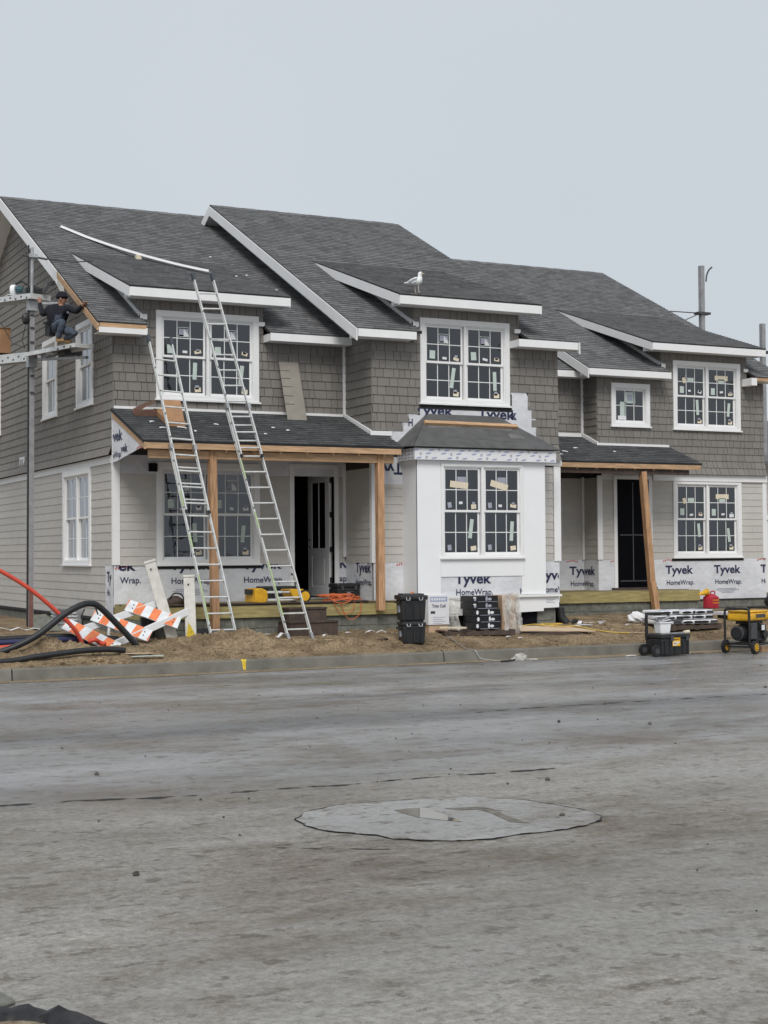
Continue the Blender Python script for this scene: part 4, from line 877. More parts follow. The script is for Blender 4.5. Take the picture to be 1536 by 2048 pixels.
clad(H3, F3, [rp(9.43, 12.91, 4.85, 6.34)], [], 4.85, 6.34, .18, WD, 'shake', 'shake', 0, seed=82, stuffname='recess_shakes'); clad(H3, FSR, [rp(-2.93, -2.3, 4.6, 6.34)], [], 4.6, 6.34, .18, WD, 'shake', 'shake', 0, seed=83, stuffname='return_shakes')
clad(H3, F2, [rp(13.0, 18.08, 1.83, 3.80)], [rlc, (13.36, 14.52, .5, 3.92)], 1.83, 3.80, .1683, LAPW, 'lap', 'clapboard', 60, tb=.013, tt=.003, gap=.004, seed=84)
clad(H3, F3, [rp(9.45, 12.90, 1.83, 3.85)], [], 1.83, 3.85, .1683, LAPW, 'lap', 'clapboard', 60, tb=.013, tt=.003, gap=.004, seed=85); clad(H3, FSR, [rp(-2.92, -2.3, 1.83, 3.85)], [], 1.83, 3.85, .1683, LAPW, 'lap', 'clapboard', 60, tb=.013, tt=.003, gap=.004, seed=86)
window(H3, F2, 15.22, 5.09, 2.15, 1.77, seed=9, labels='right', curtain=(.6, .9, 0, .7), drape_mat='drape'); window(H3, F2, 15.18, 1.84, 2.18, 2.0, seed=10, labels='right', curtain=(.1, .85, 0, 1), drape_mat='drape'); window(H3, F2, 13.32, 5.11, 1.17, 1.10, units=1, seed=11, double=False, labels=None)
wq = Frame((0, YR, 0), (1, 0, 0))
mb = MB(); wq.quad(mb, 13.62, 13.80, 5.35, 5.75, -.03, -.026); mb.build('sticker', 'palegreen', H3); mb = MB(); wq.quad(mb, 13.78, 14.08, 5.72, 6.0, -.03, -.026); mb.build('sticker', 'palegreen', H3); mb = MB(); wq.quad(mb, 13.84, 14.00, 5.78, 5.94, -.0255, -.023); mb.build('sticker', 'printgrey', H3); mb = MB(); wq.quad(mb, 13.55, 13.80, 5.30, 5.40, -.0255, -.022); mb.build('sticker', 'paper', H3)
bx(H3, 'band_board', 'white', 14.55, 18.2, YR-.06, YR-.003, 3.80, 3.965)
mb = MB(); mb.box(18.06, 18.19, YR-.034, YR-.002, 1.83, 3.80); mb.build('corner_board', 'white', H3)
mb = MB(); mb.box(12.875, 13.02, YR-.034, YR-.002, 1.83, 3.9); mb.build('corner_board', 'white', H3); mb = MB(); mb.box(12.84, 12.905, YRR-.05, YRR-.016, 1.83, 3.88); mb.build('corner_board', 'white', H3); mb = MB(); mb.box(12.84, 12.905, YRR-.055, YRR-.02, 4.97, 6.335); mb.build('corner_board', 'white', H3)
bx(H3, 'flashing_board', 'white', 9.45, 12.84, YRR-.06, YRR-.02, 4.88, 4.98); slope_board(H3, 'step_flashing', 'white', 12.85, 12.90, YR-.06, 4.72, YRR-.06, 4.98, .09); bx(H3, 'flashing_board', 'white', 12.85, 15.05, YR-.062, YR-.021, 4.60, 4.70)
mb = MB(); mb.box(11.93, 12.16, YRR-.04, YRR-.02, 5.06, 6.02); tp_ = mb.build('tape_strip', 'paper', H3)
w4 = sheet(H3, F2, rp(12.9, 13.38, .9, 1.86)); redprint(w4, F2, 13.25, 1.80, (12.9, 13.37, 1, 1.832))
w5 = sheet(H3, F2, rp(14.5, 18.16, .80, 1.86)); cp5 = (14.5, 18.14, .85, 1.832)
wrapprint(w5, F2, 14.92, 1.46, cp5); wrapprint(w5, F2, 16.45, 1.46, cp5); wrapprint(w5, F2, 17.97, 1.46, cp5, fine=False); redprint(w5, F2, 14.85, 1.80, cp5); redprint(w5, F2, 16.4, 1.80, cp5); redprint(w5, F2, 17.85, 1.80, cp5)
w6 = sheet(H3, F3, rp(9.45, 12.90, .95, 1.86)); wrapprint(w6, F3, 12.46, 1.46, (11, 12.90, .95, 1.832), fine=False); redprint(w6, F3, 12.38, 1.80, (11, 12.9, 1, 1.832))
w7 = sheet(H3, FSR, rp(-2.92, -2.296, .95, 1.86)); lettering(w7, FSR, 'vek', -2.90, 1.46, .46, .21, .0175, True); lettering(w7, FSR, 'Wrap.', -2.90, 1.18, .42, .125, .0175, False)
w8 = sheet(H3, F2, rp(13.02, 14.9, 3.80, 4.05)); bx(H3, 'tar_strip', 'seam', 15.12, 17.42, YR-.02, YR-.014, 1.775, 1.835)
roof(H3, 1.9, 6.5, .5, [rp(12.40, 14.86, 0, 4.82), rp(17.6, 18.7, 0, 4.82), rp(12.40, 18.7, 4.82, 9.39)], seed=91)
roof(H3, 2.53, 6.5, .5, [rp(9.46, 12.9, 0, 8.6)], seed=92)
mb = MB(); mb.solid([V((9.46, 10.3, 10.70)), V((18.7, 10.3, 10.70)), V((18.7, 18.8, 6.46)), V((9.46, 18.8, 6.46))], [V((9.46, 10.3, 10.64)), V((18.7, 10.3, 10.64)), V((18.7, 18.8, 6.40)), V((9.46, 18.8, 6.40))]); mb.build('rear_roof', 'roofbase', H3)
mb = MB()
for k in range(21): ridge_piece(mb, 12.4+.3*k, min(18.7, 12.4+.3*k+.33), (10.16+10.44)/2, .006*(k % 2))
mb.build('ridge_cap', 'roof', H3)
dormer(H3, 14.29, 17.88, 14.86, 17.6, 1.9, YR, 95)
eave(H3, 12.42, 14.88, YR, 1.9); eave(H3, 9.50, 12.88, YRR, 2.53)
bx(H3, 'sub_fascia', 'lumber', 17.55, 18.68, 1.89, 1.93, 6.40, 6.478); bx(H3, 'fascia_return', 'white', 17.42, 17.60, 1.88, 2.28, 6.28, 6.47); bx(H3, 'soffit', 'white', 17.6, 18.68, 1.94, 2.29, 6.39, 6.398)
slope_board(H3, 'rake_board', 'white', 12.375, 12.40, 1.88, 6.475, 10.3, 10.675, .21); slope_board(H3, 'rake_board', 'white', 18.70, 18.725, 1.88, 6.475, 10.3, 10.675, .21)
mb = MB(); mb.solid([V((12.40, 1.92, 6.34)), V((12.905, 1.92, 6.34)), V((12.905, 6, 8.38)), V((12.40, 6, 8.38))], [V((12.40, 1.92, 6.33)), V((12.905, 1.92, 6.33)), V((12.905, 6, 8.37)), V((12.40, 6, 8.37))]); mb.build('rake_soffit', 'white', H3)
# porch
porchroof(H3, .98, 4.155, YR, .38, [rp(9.46, 15.08, 0, 1.37), rp(9.46, 12.86, 1.37, 2.05)], 42)
bx(H3, 'porch_beam', 'lumber', 9.48, 15.04, .995, 1.035, 4.005, 4.13); bx(H3, 'porch_header', 'brownwood', 9.5, 14.75, 1.07, 1.17, 3.88, 4.0)
slope_board(H3, 'porch_rafter', 'lumber', 15.0, 15.04, 1.04, 4.13, 2.27, 4.58, .12)
for k in range(9): slope_board(H3, 'porch_rafter', 'lumber', 9.8+.55*k, 9.84+.55*k, 1.04, 4.12, 2.85 if k < 5 else 2.25, 4.79 if k < 5 else 4.57, .14)
mb = MB(); mb.bar((13.66, .98, .50), (13.57, 1.03, 1.28), .14, .14, V((0, 1, 0))); mb.build('post_foot', 'lumberv', H3)
mb = MB(); mb.bar((13.585, 1.06, 1.16), (13.38, 1.10, 3.94), .14, .14, V((0, 1, 0))); mb.build('porch_post', 'lumberv', H3)
bx(H3, 'rim_joist', 'treated', 9.45, 15.06, 1.10, 1.14, .82, 1.05)
for k in range(13):
    a = 1.10+.142*k; mb = MB(); mb.box(9.45, 12.90 if a > 2.2 else (15.06 if a < 2.14 else 12.9), a, a+.135, 1.052, 1.076); mb.build('deck_board', 'brownwood' if k % 2 else 'treated', H3)
blocks(H3, Frame((0, 1.16, 0), (1, 0, 0)), 9.45, 15.04, .35, .815, 15); blocks(H3, F2, 14.9, 18.15, .35, .78, 16)
bx(H3, 'sill_flashing', 'seam', 15.05, 18.17, YR-.03, YR-.005, .775, .80)
# film covered door
df = MB()
for (a, b, c, d) in ((13.36, 13.455, 1.12, 3.82), (14.42, 14.52, 1.12, 3.82), (13.36, 14.52, 3.82, 3.91)): F2.quad(df, a, b, c, d, -.02, .04)
df = df.build('door_frame', 'white', H3)
mb = MB(); F2.quad(mb, 13.46, 14.415, 1.14, 3.815, .004, .012); dm = mb.build('door', 'film', H3)
mb = MB(); F2.quad(mb, 13.925, 13.955, 1.3, 3.75, .0125, .020); F2.quad(mb, 13.55, 14.34, 2.42, 2.45, .0125, .0205); F2.quad(mb, 13.55, 14.34, 1.28, 1.31, .0125, .021); mb.build('door_bar', 'darkgrey', dm)
bx(H3, 'threshold', 'brownwood', 13.28, 14.60, YR-.12, YR-.014, 1.05, 1.13)

# ------------------------------------------------------------------ dirt heaps on the verge
def heap(name, label, cx, cy, rx, ry, h, seed, rot=0.0, n=70, lump=1.35):
    vv, ff = [], []; base = G(cx, cy); c_, s_ = math.cos(rot), math.sin(rot)
    for j in range(n+1):
        for i in range(n+1):
            a, b = -1+2*i/n, -1+2*j/n; r = min(1.0, math.hypot(a, b)); x, y = a*rx, b*ry; X, Y = cx+x*c_-y*s_, cy+x*s_+y*c_
            k = (1-r*r)
            z = G(X, Y)-.03+h*k*(.72+.9*noise.noise(V((X*1.6+seed, Y*1.6, seed)))) + k**.5*lump*(.055*noise.noise(V((X*5, Y*5, seed)))+.05*abs(noise.noise(V((X*9, Y*9, seed+4))))+.03*noise.noise(V((X*20, Y*20, seed+2))))
            vv.append((X-cx, Y-cy, (z if r < .999 else G(X, Y)-.08)-base))
    for j in range(n):
        for i in range(n): ff.append((j*(n+1)+i, j*(n+1)+i+1, (j+1)*(n+1)+i+1, (j+1)*(n+1)+i))
    me = bpy.data.meshes.new(name); me.from_pydata(vv, [], ff); me.materials.append(M['dirt']); me.update()
    o = bpy.data.objects.new(name, me); COL.objects.link(o); o.location = (cx, cy, base); tag(o, label, 'dirt heap'); return o
heap('dirt_heap', 'lumpy dirt heap under the arching black pipe at the kerb', -1.85, -3.0, .62, .48, .26, 3)
heap('dirt_heap', 'long low dirt heap in front of the ladders along the kerb', 1.05, -3.1, 1.35, .55, .24, 8)
heap('dirt_heap', 'small sandy dirt heap beside the lower black pipe', -2.6, -3.35, .6, .4, .14, 12)
heap('dirt_heap', 'flat dirt spill behind the kerb beside the stacked toolboxes', 3.0, -3.35, 1.1, .42, .09, 15)

mb = MB()
for k in range(2600):
    x = R.uniform(-5, 15); y = -3.95+3.4*R.random()**1.4; s_ = R.uniform(.008, .028)*(1.7 if R.random() < .08 else 1)
    if noise.noise(V((x*.9, y*.9, 2))) < -.15: continue
    mb.ball((x, y, G(x, y)+s_*.3), s_*R.uniform(.8, 1.5), s_, s_*.7, 6, 4, jit=.3)
mb.build('dirt_clods', 'dirt', kind='stuff')
mb = MB()
for k in range(1400):
    x = R.uniform(-5, 15); y = -3.9+3.3*R.random()**1.2; a = R.uniform(0, 3.14); l_ = R.uniform(.04, .16)
    if noise.noise(V((x*.7, y*.7, 12))) < 0: continue
    p = V((x, y, G(x, y)+.012)); d = V((math.cos(a), math.sin(a), R.uniform(-.1, .25)))*l_/2; mb.bar(p-d, p+d, .005, .004)
mb.build('straw', mat('dry_straw', (.42, .33, .20), .9, .2, 3), kind='stuff')
# ------------------------------------------------------------------ ladders
def ladder(label, fl, fr_, tl, tr, f_over=(.50, .70), mark='lime'):
    fl, fr_, tl, tr = map(V, (fl, fr_, tl, tr)); base = (fl+fr_)/2
    t = thing('extension_ladder', label, 'ladder', base)
    across = (fr_-fl).normalized(); along = ((tl+tr)/2-base); Ltot = along.length; al = along.normalized(); nrm = al.cross(across).normalized()
    if nrm.y > 0: nrm = -nrm
    def pt(side, s, off=0.0, inset=0.0):
        a, b = (fl, tl) if side == 0 else (fr_, tr); return a.lerp(b, s)+nrm*off+across*(inset if side == 0 else -inset)
    lo0, lo1, hi0, hi1 = 0.0, f_over[1], f_over[0], 1.0
    for (s0, s1, off, ins) in ((lo0, lo1, 0.0, 0.0), (hi0, hi1, .058, .022)):
        for sd in (0, 1):
            mb = MB(); p, q = pt(sd, s0, off, ins), pt(sd, s1, off, ins); mb.bar(p, q, .006, .072, nrm)
            o_ = across*(.013 if sd == 0 else -.013)
            mb.bar(p+nrm*.033+o_*-.0, q+nrm*.033, .026, .007, nrm); mb.bar(p-nrm*.033, q-nrm*.033, .026, .007, nrm); mb.build('rail', 'alu', t)
        n = int((s1-s0)*Ltot/.305)
        for k in range(n):
            s = s0+(.16+.305*k)/Ltot
            if s > s1-.02: break
            mb = MB(); mb.cyl(pt(0, s, off, ins), pt(1, s, off, ins), .0165, n=8); mb.build('rung', 'alu', t)
    for sd in (0, 1):
        mb = MB(); p = pt(sd, 0); mb.bar(p-al*.05, p+al*.09, .05, .085, nrm); mb.build('foot', 'aludull', t)
        mb = MB(); p = pt(sd, 1, .058, .022); mb.bar(p-al*.03, p+al*.10, .05, .095, nrm); mb.build('end_cap', mat_cap, t)
        mb = MB(); p = pt(sd, f_over[0], .058, .022); mb.bar(p-al*.03, p+al*.03, .04, .085, nrm); mb.build('end_stop', 'black', t)
        mb = MB(); p = pt(sd, f_over[1], .03, .01); mb.bar(p-al*.05, p+al*.05, .06, .13, nrm); mb.build('rail_guide', 'aludull', t)
        for (a, b) in ((.06, .21), (.30, .345), (.44, .49)):
            if sd == 0:
                mb = MB(); mb.bar(pt(sd, a, .037), pt(sd, b, .037), .022, .003, nrm); mb.build('sticker', mark, t)
    for k in range(12):
        s = .04+.94*k/12; off = .0 if s < f_over[1]-.05 else .058
        mb = MB(); mb.bar(pt(0, s, off+.036, .0 if off == 0 else .022), pt(0, s+.006, off+.036, .0 if off == 0 else .022), .02, .003, nrm); mb.build('rung_plate', 'darkgrey', t)
    return t
mat_cap = mat('blue_grey_rubber_cap', (.06, .07, .09), .6, .1)
ladder('taller aluminium extension ladder on the porch eave reaching above the dormer gutter line', (2.48, -2.78, .47), (2.96, -2.78, .47), (1.06, -1.56, 7.22), (1.49, -1.56, 7.24), (.50, .64))
ladder('shorter aluminium extension ladder on the porch eave nearest the gable corner', (.99, -2.78, .50), (1.47, -2.78, .50), (.12, -1.75, 5.97), (.60, -1.75, 5.94), (.42, .64))

# ------------------------------------------------------------------ scaffold at the gable
sc_t = thing('pump_jack_scaffold', 'grey pump jack scaffold pole standing against the shingled gable wall', 'scaffold', (-.93, 2.76, .5))
mb = MB(); mb.bar((-.95, 2.80, .45), (-.93, 2.74, 7.3), .105, .105, V((0, 1, 0))); mb.build('pole', 'polestl', sc_t)
mb = MB(); mb.bar((-1.015, 2.80, .45), (-.995, 2.74, 7.2), .02, .09, V((0, 1, 0))); mb.build('rubber_strip', 'rubber', sc_t)
mb = MB(); mb.bar((-.95, 2.742, .45), (-.95, 2.742, 1.3), .085, .012, V((0, 1, 0))); mb.build('rust_patch', mat('rusty_primer', (.20, .10, .085), .8, .2, 8), sc_t)
mb = MB(); mb.cyl((-.93, 2.74, 7.3), (-.92, 2.74, 8.45), .038); mb.build('mast', 'aludull', sc_t); mb = MB(); mb.cyl((-1.0, 2.74, 7.1), (-.99, 2.74, 8.5), .016); mb.build('safety_rod', 'black', sc_t)
mb = MB(); mb.cyl((-1.13, 2.74, 8.28), (-.62, 2.68, 8.22), .022); mb.cyl((-.62, 2.68, 8.22), (-.30, 1.9, 8.05), .014); mb.cyl((-.30, 1.9, 8.05), (-.02, 1.4, 8.0), .012); mb.build('wall_brace', 'darkgrey', sc_t)
mb = MB(); mb.bar((-1.0, 2.68, 8.27), (-.82, 2.68, 8.27), .07, .07); mb.build('clamp', 'aludull', sc_t)
for z in (5.4, 5.75, 6.45, 6.75, 7.02):
    mb = MB(); mb.box(-.975, -.89, 2.665, 2.70, z, z+.03); mb.build('pole_slot', 'darkgrey', sc_t)
for (z, y0) in ((6.1, 2.6), (7.28, 2.6)):
    mb = MB(); mb.bar((-.88, 2.70, z), (-.24, 1.0 if z < 7 else 2.3, z-.12 if z < 7 else z-.02), .07, .05); mb.build('bracket_arm', 'aludull', sc_t)
    mb = MB(); mb.box(-1.02, -.84, 2.64, 2.84, z-.16, z+.14); mb.build('jack_head', 'aludull', sc_t)
mb = MB(); mb.box(-.82, -.60, 2.0, 2.3, 6.10, 6.26); mb.cyl((-.83, 1.96, 6.17), (-.59, 1.96, 6.17), .05); mb.build('winch', 'galv', sc_t)
mb = MB(); mb.box(-.58, -.2, 1.5, 1.9, 6.08, 6.22); mb.build('winch_tray', 'darkgrey', sc_t); mb = MB(); mb.bar((-.24, 1.35, 6.22), (-.34, 1.4, 5.98), .03, .02); mb.build('brace_strut', 'darkgrey', sc_t)
mb = MB(); mb.tube([V((-1.02, 2.7, 7.0)), V((-1.08, 2.7, 6.75)), V((-1.12, 2.8, 6.5)), V((-1.05, 2.8, 6.35)), V((-1.2, 3.3, 6.5)), V((-1.3, 3.9, 7.0))], .008, 5); mb.build('cable', 'black', sc_t)
mb = MB(); mb.ball((-1.06, 2.7, 6.95), .09, .06, .12, jit=.1); mb.build('winch_drum', 'black', sc_t)
def walkboard(label, pts, wd, th_, slots):
    p, q = V(pts[0]), V(pts[1]); t = thing('walk_board', label, 'walk board', p); d = (q-p).normalized(); sd = V((-d.y, d.x, 0)).normalized(); sd = sd if sd.x > 0 else -sd; upv = sd.cross(d); upv = upv if upv.z > 0 else -upv
    mb = MB(); mb.obox((p+q)/2+sd*wd/2, (q-p)/2, sd*(wd/2-.02), upv*.012); mb.build('deck', 'aludull', t)
    for s in (0, 1):
        mb = MB(); c = (p+q)/2+sd*(wd*s)-upv*(th_/2-.01); mb.obox(c, (q-p)/2, sd*.015, upv*th_/2); mb.build('side_rail', 'alu', t)
    mb = MB(); mb.obox(p+sd*wd/2-upv*(th_/2-.01)-d*.008, sd*wd/2, d*.012, upv*th_/2); mb.build('end_plate', 'alu', t)
    L_ = (q-p).length
    for k in range(slots):
        c = p+d*(.12+k*.25)-sd*.017-upv*(th_*(.35 if k % 2 else .65)); mb = MB(); mb.obox(c, d*.03, sd*.003, upv*.018); mb.build('rail_slot', 'darkgrey', t)
    return t
walkboard('upper aluminium walk board on the scaffold pole carrying the saw', ((-1.02, 2.5, 7.44), (-1.9, 6.2, 7.72)), .46, .11, 7)
walkboard('long perforated aluminium walk board below, running back from the pole', ((-.98, 2.9, 6.27), (-1.9, 6.8, 6.5)), .30, .19, 12)
walkboard('short aluminium walk board on which the worker squats', ((-.60, .62, 6.19), (-1.12, 2.6, 6.21)), .40, .08, 3)
t = thing('circular_saw', 'white and teal power saw lying on the upper scaffold board', 'power saw', (-1.05, 3.7, 7.56))
mb = MB(); mb.cyl((-1.12, 3.7, 7.69), (-1.04, 3.64, 7.69), .12, n=16); mb.build('blade_guard', 'whiteplastic', t); mb = MB(); mb.ball((-.98, 3.58, 7.70), .10, .10, .08, jit=.04); mb.build('motor', mat('teal_housing', (.04, .10, .12), .4, .1), t); mb = MB(); mb.tube([V((-1.05, 3.65, 7.83)), V((-.95, 3.5, 7.87)), V((-.82, 3.45, 7.78))], .022); mb.build('handle', 'black', t); mb = MB(); mb.box(-1.25, -.8, 3.5, 3.85, 7.555, 7.575); mb.build('base_plate', 'alu', t)
t = thing('battery_box', 'flat black battery box beside the pole on the upper board', 'battery box', (-.86, 2.95, 7.47)); mb = MB(); mb.box(-1.04, -.68, 2.8, 3.1, 7.47, 7.63); mb.build('case', 'black', t, bevel=.02); mb = MB(); mb.box(-.98, -.74, 2.84, 3.06, 7.632, 7.66); mb.build('lid', 'darkgrey', t)
t = thing('nail_gun', 'dark nail gun at the front end of the upper board', 'nail gun', (-.68, 2.52, 7.46)); mb = MB(); mb.bar((-.74, 2.52, 7.47), (-.62, 2.50, 7.70), .07, .10, V((0, 1, 0))); mb.build('magazine', 'darkgrey', t); mb = MB(); mb.bar((-.66, 2.50, 7.66), (-.50, 2.48, 7.70), .07, .08); mb.build('head', 'black', t)
t = thing('carton', 'brown carton standing on the lower walk board behind the pole', 'carton', (-1.25, 4.3, 6.40)); mb = MB(); mb.box(-1.42, -1.06, 4.1, 4.6, 6.40, 6.93); mb.build('body', 'card', t); mb = MB(); mb.box(-1.43, -1.05, 4.08, 4.62, 6.931, 6.945); mb.build('flap', 'card', t)

# ------------------------------------------------------------------ person
def skin_fig(J, E_, root, segmat, mats, name, parent, sub=1):
    names = list(J); me = bpy.data.meshes.new(name+'_rig'); me.from_pydata([J[n][0] for n in names], [(names.index(a), names.index(b)) for a, b in E_], [])
    o = bpy.data.objects.new(name+'_rig', me); COL.objects.link(o); o.modifiers.new('skin', 'SKIN'); sb = o.modifiers.new('sub', 'SUBSURF'); sb.levels = sub; sb.render_levels = sub
    for i, n in enumerate(names):
        r = J[n][1]; sv = me.skin_vertices[0].data[i]; sv.radius = r if isinstance(r, tuple) else (r, r); sv.use_root = (n == root)
    dg = bpy.context.evaluated_depsgraph_get(); m2 = bpy.data.meshes.new_from_object(o.evaluated_get(dg)); bpy.data.objects.remove(o)
    m2.materials.clear()
    for m in mats: m2.materials.append(M[m])
    segs = [(V(J[a][0]), V(J[b][0]), segmat.get((a, b), 0)) for a, b in E_]
    for p in m2.polygons:
        c = p.center; best = (1e9, 0)
        for a, b, mi in segs:
            d = b-a; t = max(0, min(1, (c-a).dot(d)/max(d.length_squared, 1e-9))); ds = (c-(a+d*t)).length
            if ds < best[0]: best = (ds, mi)
        p.material_index = best[1]; p.use_smooth = True
    rl = parent.location; m2.transform(Matrix.Translation(-rl)); m2.name = name
    r = bpy.data.objects.new(name, m2); COL.objects.link(r); r.parent = parent; return r
P0 = V((-.74, 1.0, 6.215)); per = thing('person', 'worker in black sweatshirt, jeans and black beanie squatting on the scaffold board', 'person', P0)
J = {'pelvis': ((-.83, 1.12, 6.56), (.15, .125)), 'spine': ((-.815, 1.10, 6.72), (.19, .15)), 'chest': ((-.80, 1.05, 6.88), (.205, .155)), 'neck': ((-.77, 1.02, 7.00), .062), 'headb': ((-.745, 1.0, 7.07), (.085, .092)), 'headt': ((-.735, .99, 7.16), (.075, .085)),
     'shL': ((-.955, 1.18, 6.945), .078), 'elL': ((-1.05, 1.34, 6.82), .062), 'haL': ((-1.06, 1.50, 7.08), .042),
     'shR': ((-.65, .90, 6.935), .078), 'elR': ((-.53, .70, 6.83), .062), 'haR': ((-.47, .50, 6.93), .042),
     'hipL': ((-.89, 1.10, 6.53), .105), 'knL': ((-.78, .78, 6.66), .085), 'anL': ((-.84, .92, 6.33), .055), 'heL': ((-.85, .95, 6.27), .048), 'toL': ((-.77, .76, 6.255), .042),
     'hipR': ((-.76, 1.05, 6.52), .105), 'knR': ((-.55, .66, 6.40), .085), 'anR': ((-.68, .98, 6.33), .055), 'heR': ((-.69, 1.02, 6.275), .048), 'toR': ((-.60, .86, 6.255), .042)}
E_ = [('pelvis', 'spine'), ('spine', 'chest'), ('chest', 'neck'), ('neck', 'headb'), ('headb', 'headt'), ('chest', 'shL'), ('shL', 'elL'), ('elL', 'haL'), ('chest', 'shR'), ('shR', 'elR'), ('elR', 'haR'), ('pelvis', 'hipL'), ('hipL', 'knL'), ('knL', 'anL'), ('anL', 'heL'), ('heL', 'toL'), ('pelvis', 'hipR'), ('hipR', 'knR'), ('knR', 'anR'), ('anR', 'heR'), ('heR', 'toR')]
# hands: palm and five fingers closing on the board edges
for s_, hp, dr_ in (('L', V((-1.06, 1.50, 7.08)), V((.02, .12, .30))), ('R', V((-.47, .50, 6.93)), V((.30, -.55, .35)))):
    d = dr_.normalized(); sd = d.cross(V((0, 0, 1))).normalized() if abs(d.z) < .8 else V((1, 0, 0)); cu = sd.cross(d)
    J['pa'+s_] = (tuple(hp+d*.075), (.036, .022)); E_.append(('ha'+s_, 'pa'+s_))
    for k, (o_, l_) in enumerate(((-.030, .060), (-.011, .072), (.010, .068), (.029, .055))):
        a = hp+d*.105+sd*o_; b = a+d*l_*.55+cu*-.008; c = b+d*l_*.4-cu*.03
        for nm, q, r in (('a', a, .0105), ('b', b, .0095), ('c', c, .008)): J['f%s%d%s' % (s_, k, nm)] = (tuple(q), r)
        E_ += [('pa'+s_, 'f%s%da' % (s_, k)), ('f%s%da' % (s_, k), 'f%s%db' % (s_, k)), ('f%s%db' % (s_, k), 'f%s%dc' % (s_, k))]
    a = hp+d*.06-sd*.042; b = a+d*.035-sd*.012-cu*.018
    J['t%sa' % s_] = (tuple(a), .012); J['t%sb' % s_] = (tuple(b), .010); E_ += [('pa'+s_, 't%sa' % s_), ('t%sa' % s_, 't%sb' % s_)]
SM = {e: 0 for e in E_}
for e in E_:
    if e[0][:2] in ('ha', 'pa') or e[0][0] in 'ft' and e[0] not in ('toL', 'toR'): SM[e] = 1
    if e in (('neck', 'headb'), ('headb', 'headt')): SM[e] = 1
    if e[0] in ('pelvis',) and e[1].startswith('hip') or e[0].startswith('hip') or e[0].startswith('kn'): SM[e] = 2
    if e[0].startswith('an') or e[0].startswith('he') and e[0] != 'headb': SM[e] = 3
skin_fig(J, E_, 'pelvis', SM, ['navycloth', 'skin', 'denim', 'boot'], 'body', per, 2)
fd = V((.85, -.50, -.08)).normalized(); hc = V((-.74, .995, 7.10)); sdv = V((-fd.y, fd.x, 0)).normalized()
mb = MB(); mb.cyl(hc+fd*.075+V((0, 0, .015)), hc+fd*.118-V((0, 0, .022)), .010, .019, 8); mb.build('nose', 'skin', per, smooth=True)
for s_ in (-1, 1):
    mb = MB(); mb.ball(hc+fd*.088+sdv*.034*s_+V((0, 0, .020)), .007, .007, .005); mb.build('eye', 'doorblack', per, smooth=True)
    mb = MB(); mb.ball(hc-fd*.005+sdv*.092*s_, .024, .014, .034); mb.build('ear', 'skin', per, smooth=True)
mb = MB(); mb.obox(hc+fd*.092-V((0, 0, .052)), sdv*.026, fd*.008, V((0, 0, .006))); mb.build('mouth', mat('lips', (.20, .08, .065), .6, .05), per)
mb = MB(); mb.ball(hc+V((-.006, .006, .082)), .112, .112, .092, 16, 10); mb.cyl(hc+V((-.004, .004, .036)), hc+V((-.006, .006, .085)), .116, .114, 18); mb.build('beanie', 'navycloth', per, smooth=True)
mb = MB(); mb.cyl(V((-.66, .88, 6.84)), V((-.645, .845, 6.84)), .032, n=12); mb.build('chest_badge', 'printgrey', per)
mb = MB(); mb.obox((-.95, 1.12, 6.50), V((.07, .04, 0)), V((-.03, .06, 0)), V((0, 0, .12))); mb.obox((-.93, 1.08, 6.64), V((.16, .06, .02)), V((-.02, .03, 0)), V((0, 0, .025))); mb.build('tool_pouch', 'black', per)

# ------------------------------------------------------------------ gull on the dormer eave
gx, gy = 5.89, -1.56; gz = 7.235+.328*(gy+1.72)+.016; gull = thing('seagull', 'white and grey seagull standing on the middle dormer eave', 'bird', (gx, gy, gz))
gr = V((.894, -.448, 0)); gs = V((.448, .894, 0)); gp_ = lambda x, z, s=0.0: V((gx, gy, gz))+gr*x+V((0, 0, z))+gs*s
mb = MB(); path = [(-.235, .195), (-.19, .208), (-.126, .228), (-.06, .238), (.0, .240), (.040, .262), (.050, .305), (.048, .345), (.048, .378), (.056, .403), (.066, .42)]
mb.tube([gp_(*p) for p in path], .05, 12, rad=[.012, .030, .055, .078, .088, .074, .052, .040, .041, .038, .012]); mb.build('body', 'gullw', gull, smooth=True)
mb = MB(); mb.ball(gp_(.064, .398), .040, .036, .035, 12, 8); mb.build('head', 'gullw', gull, smooth=True)
mb = MB(); mb.cyl(gp_(.093, .396), gp_(.145, .384), .012, .004, 8); mb.build('beak', 'beak', gull)
for s_ in (-1, 1):
    mb = MB(); mb.ball(gp_(.082, .405, .030*s_), .006, .006, .006, 6, 4); mb.build('eye', 'doorblack', gull)
    mb = MB(); q = [(-.005, .292), (-.09, .278), (-.20, .215), (-.175, .195), (-.09, .185), (-.02, .215), (.005, .255)]; mb.solid([gp_(a, b, .083*s_) for a, b in q], [gp_(a, b, .060*s_) for a, b in q]); mb.build('wing', 'gullg', gull, bevel=.008)
    mb = MB(); q = [(-.02, .222), (-.115, .178), (-.12, .190), (-.03, .240)]; mb.solid([gp_(a, b, .088*s_) for a, b in q], [gp_(a, b, .07*s_) for a, b in q]); mb.build('wing_edge', 'gullw', gull)
    x = -.055 if s_ > 0 else .015
    mb = MB(); mb.tube([gp_(x, .165, .03*s_), gp_(x+.006, .08, .03*s_), gp_(x+.012, .008, .03*s_)], .009, 7); mb.solid([gp_(x+.0, .010, .022*s_), gp_(x+.06, .006, .006*s_), gp_(x+.06, .006, .06*s_), gp_(x+.0, .010, .04*s_)], [gp_(x+.0, .0, .022*s_), gp_(x+.06, .0, .006*s_), gp_(x+.06, .0, .06*s_), gp_(x+.0, .0, .04*s_)]); mb.build('leg', 'gulll', gull)
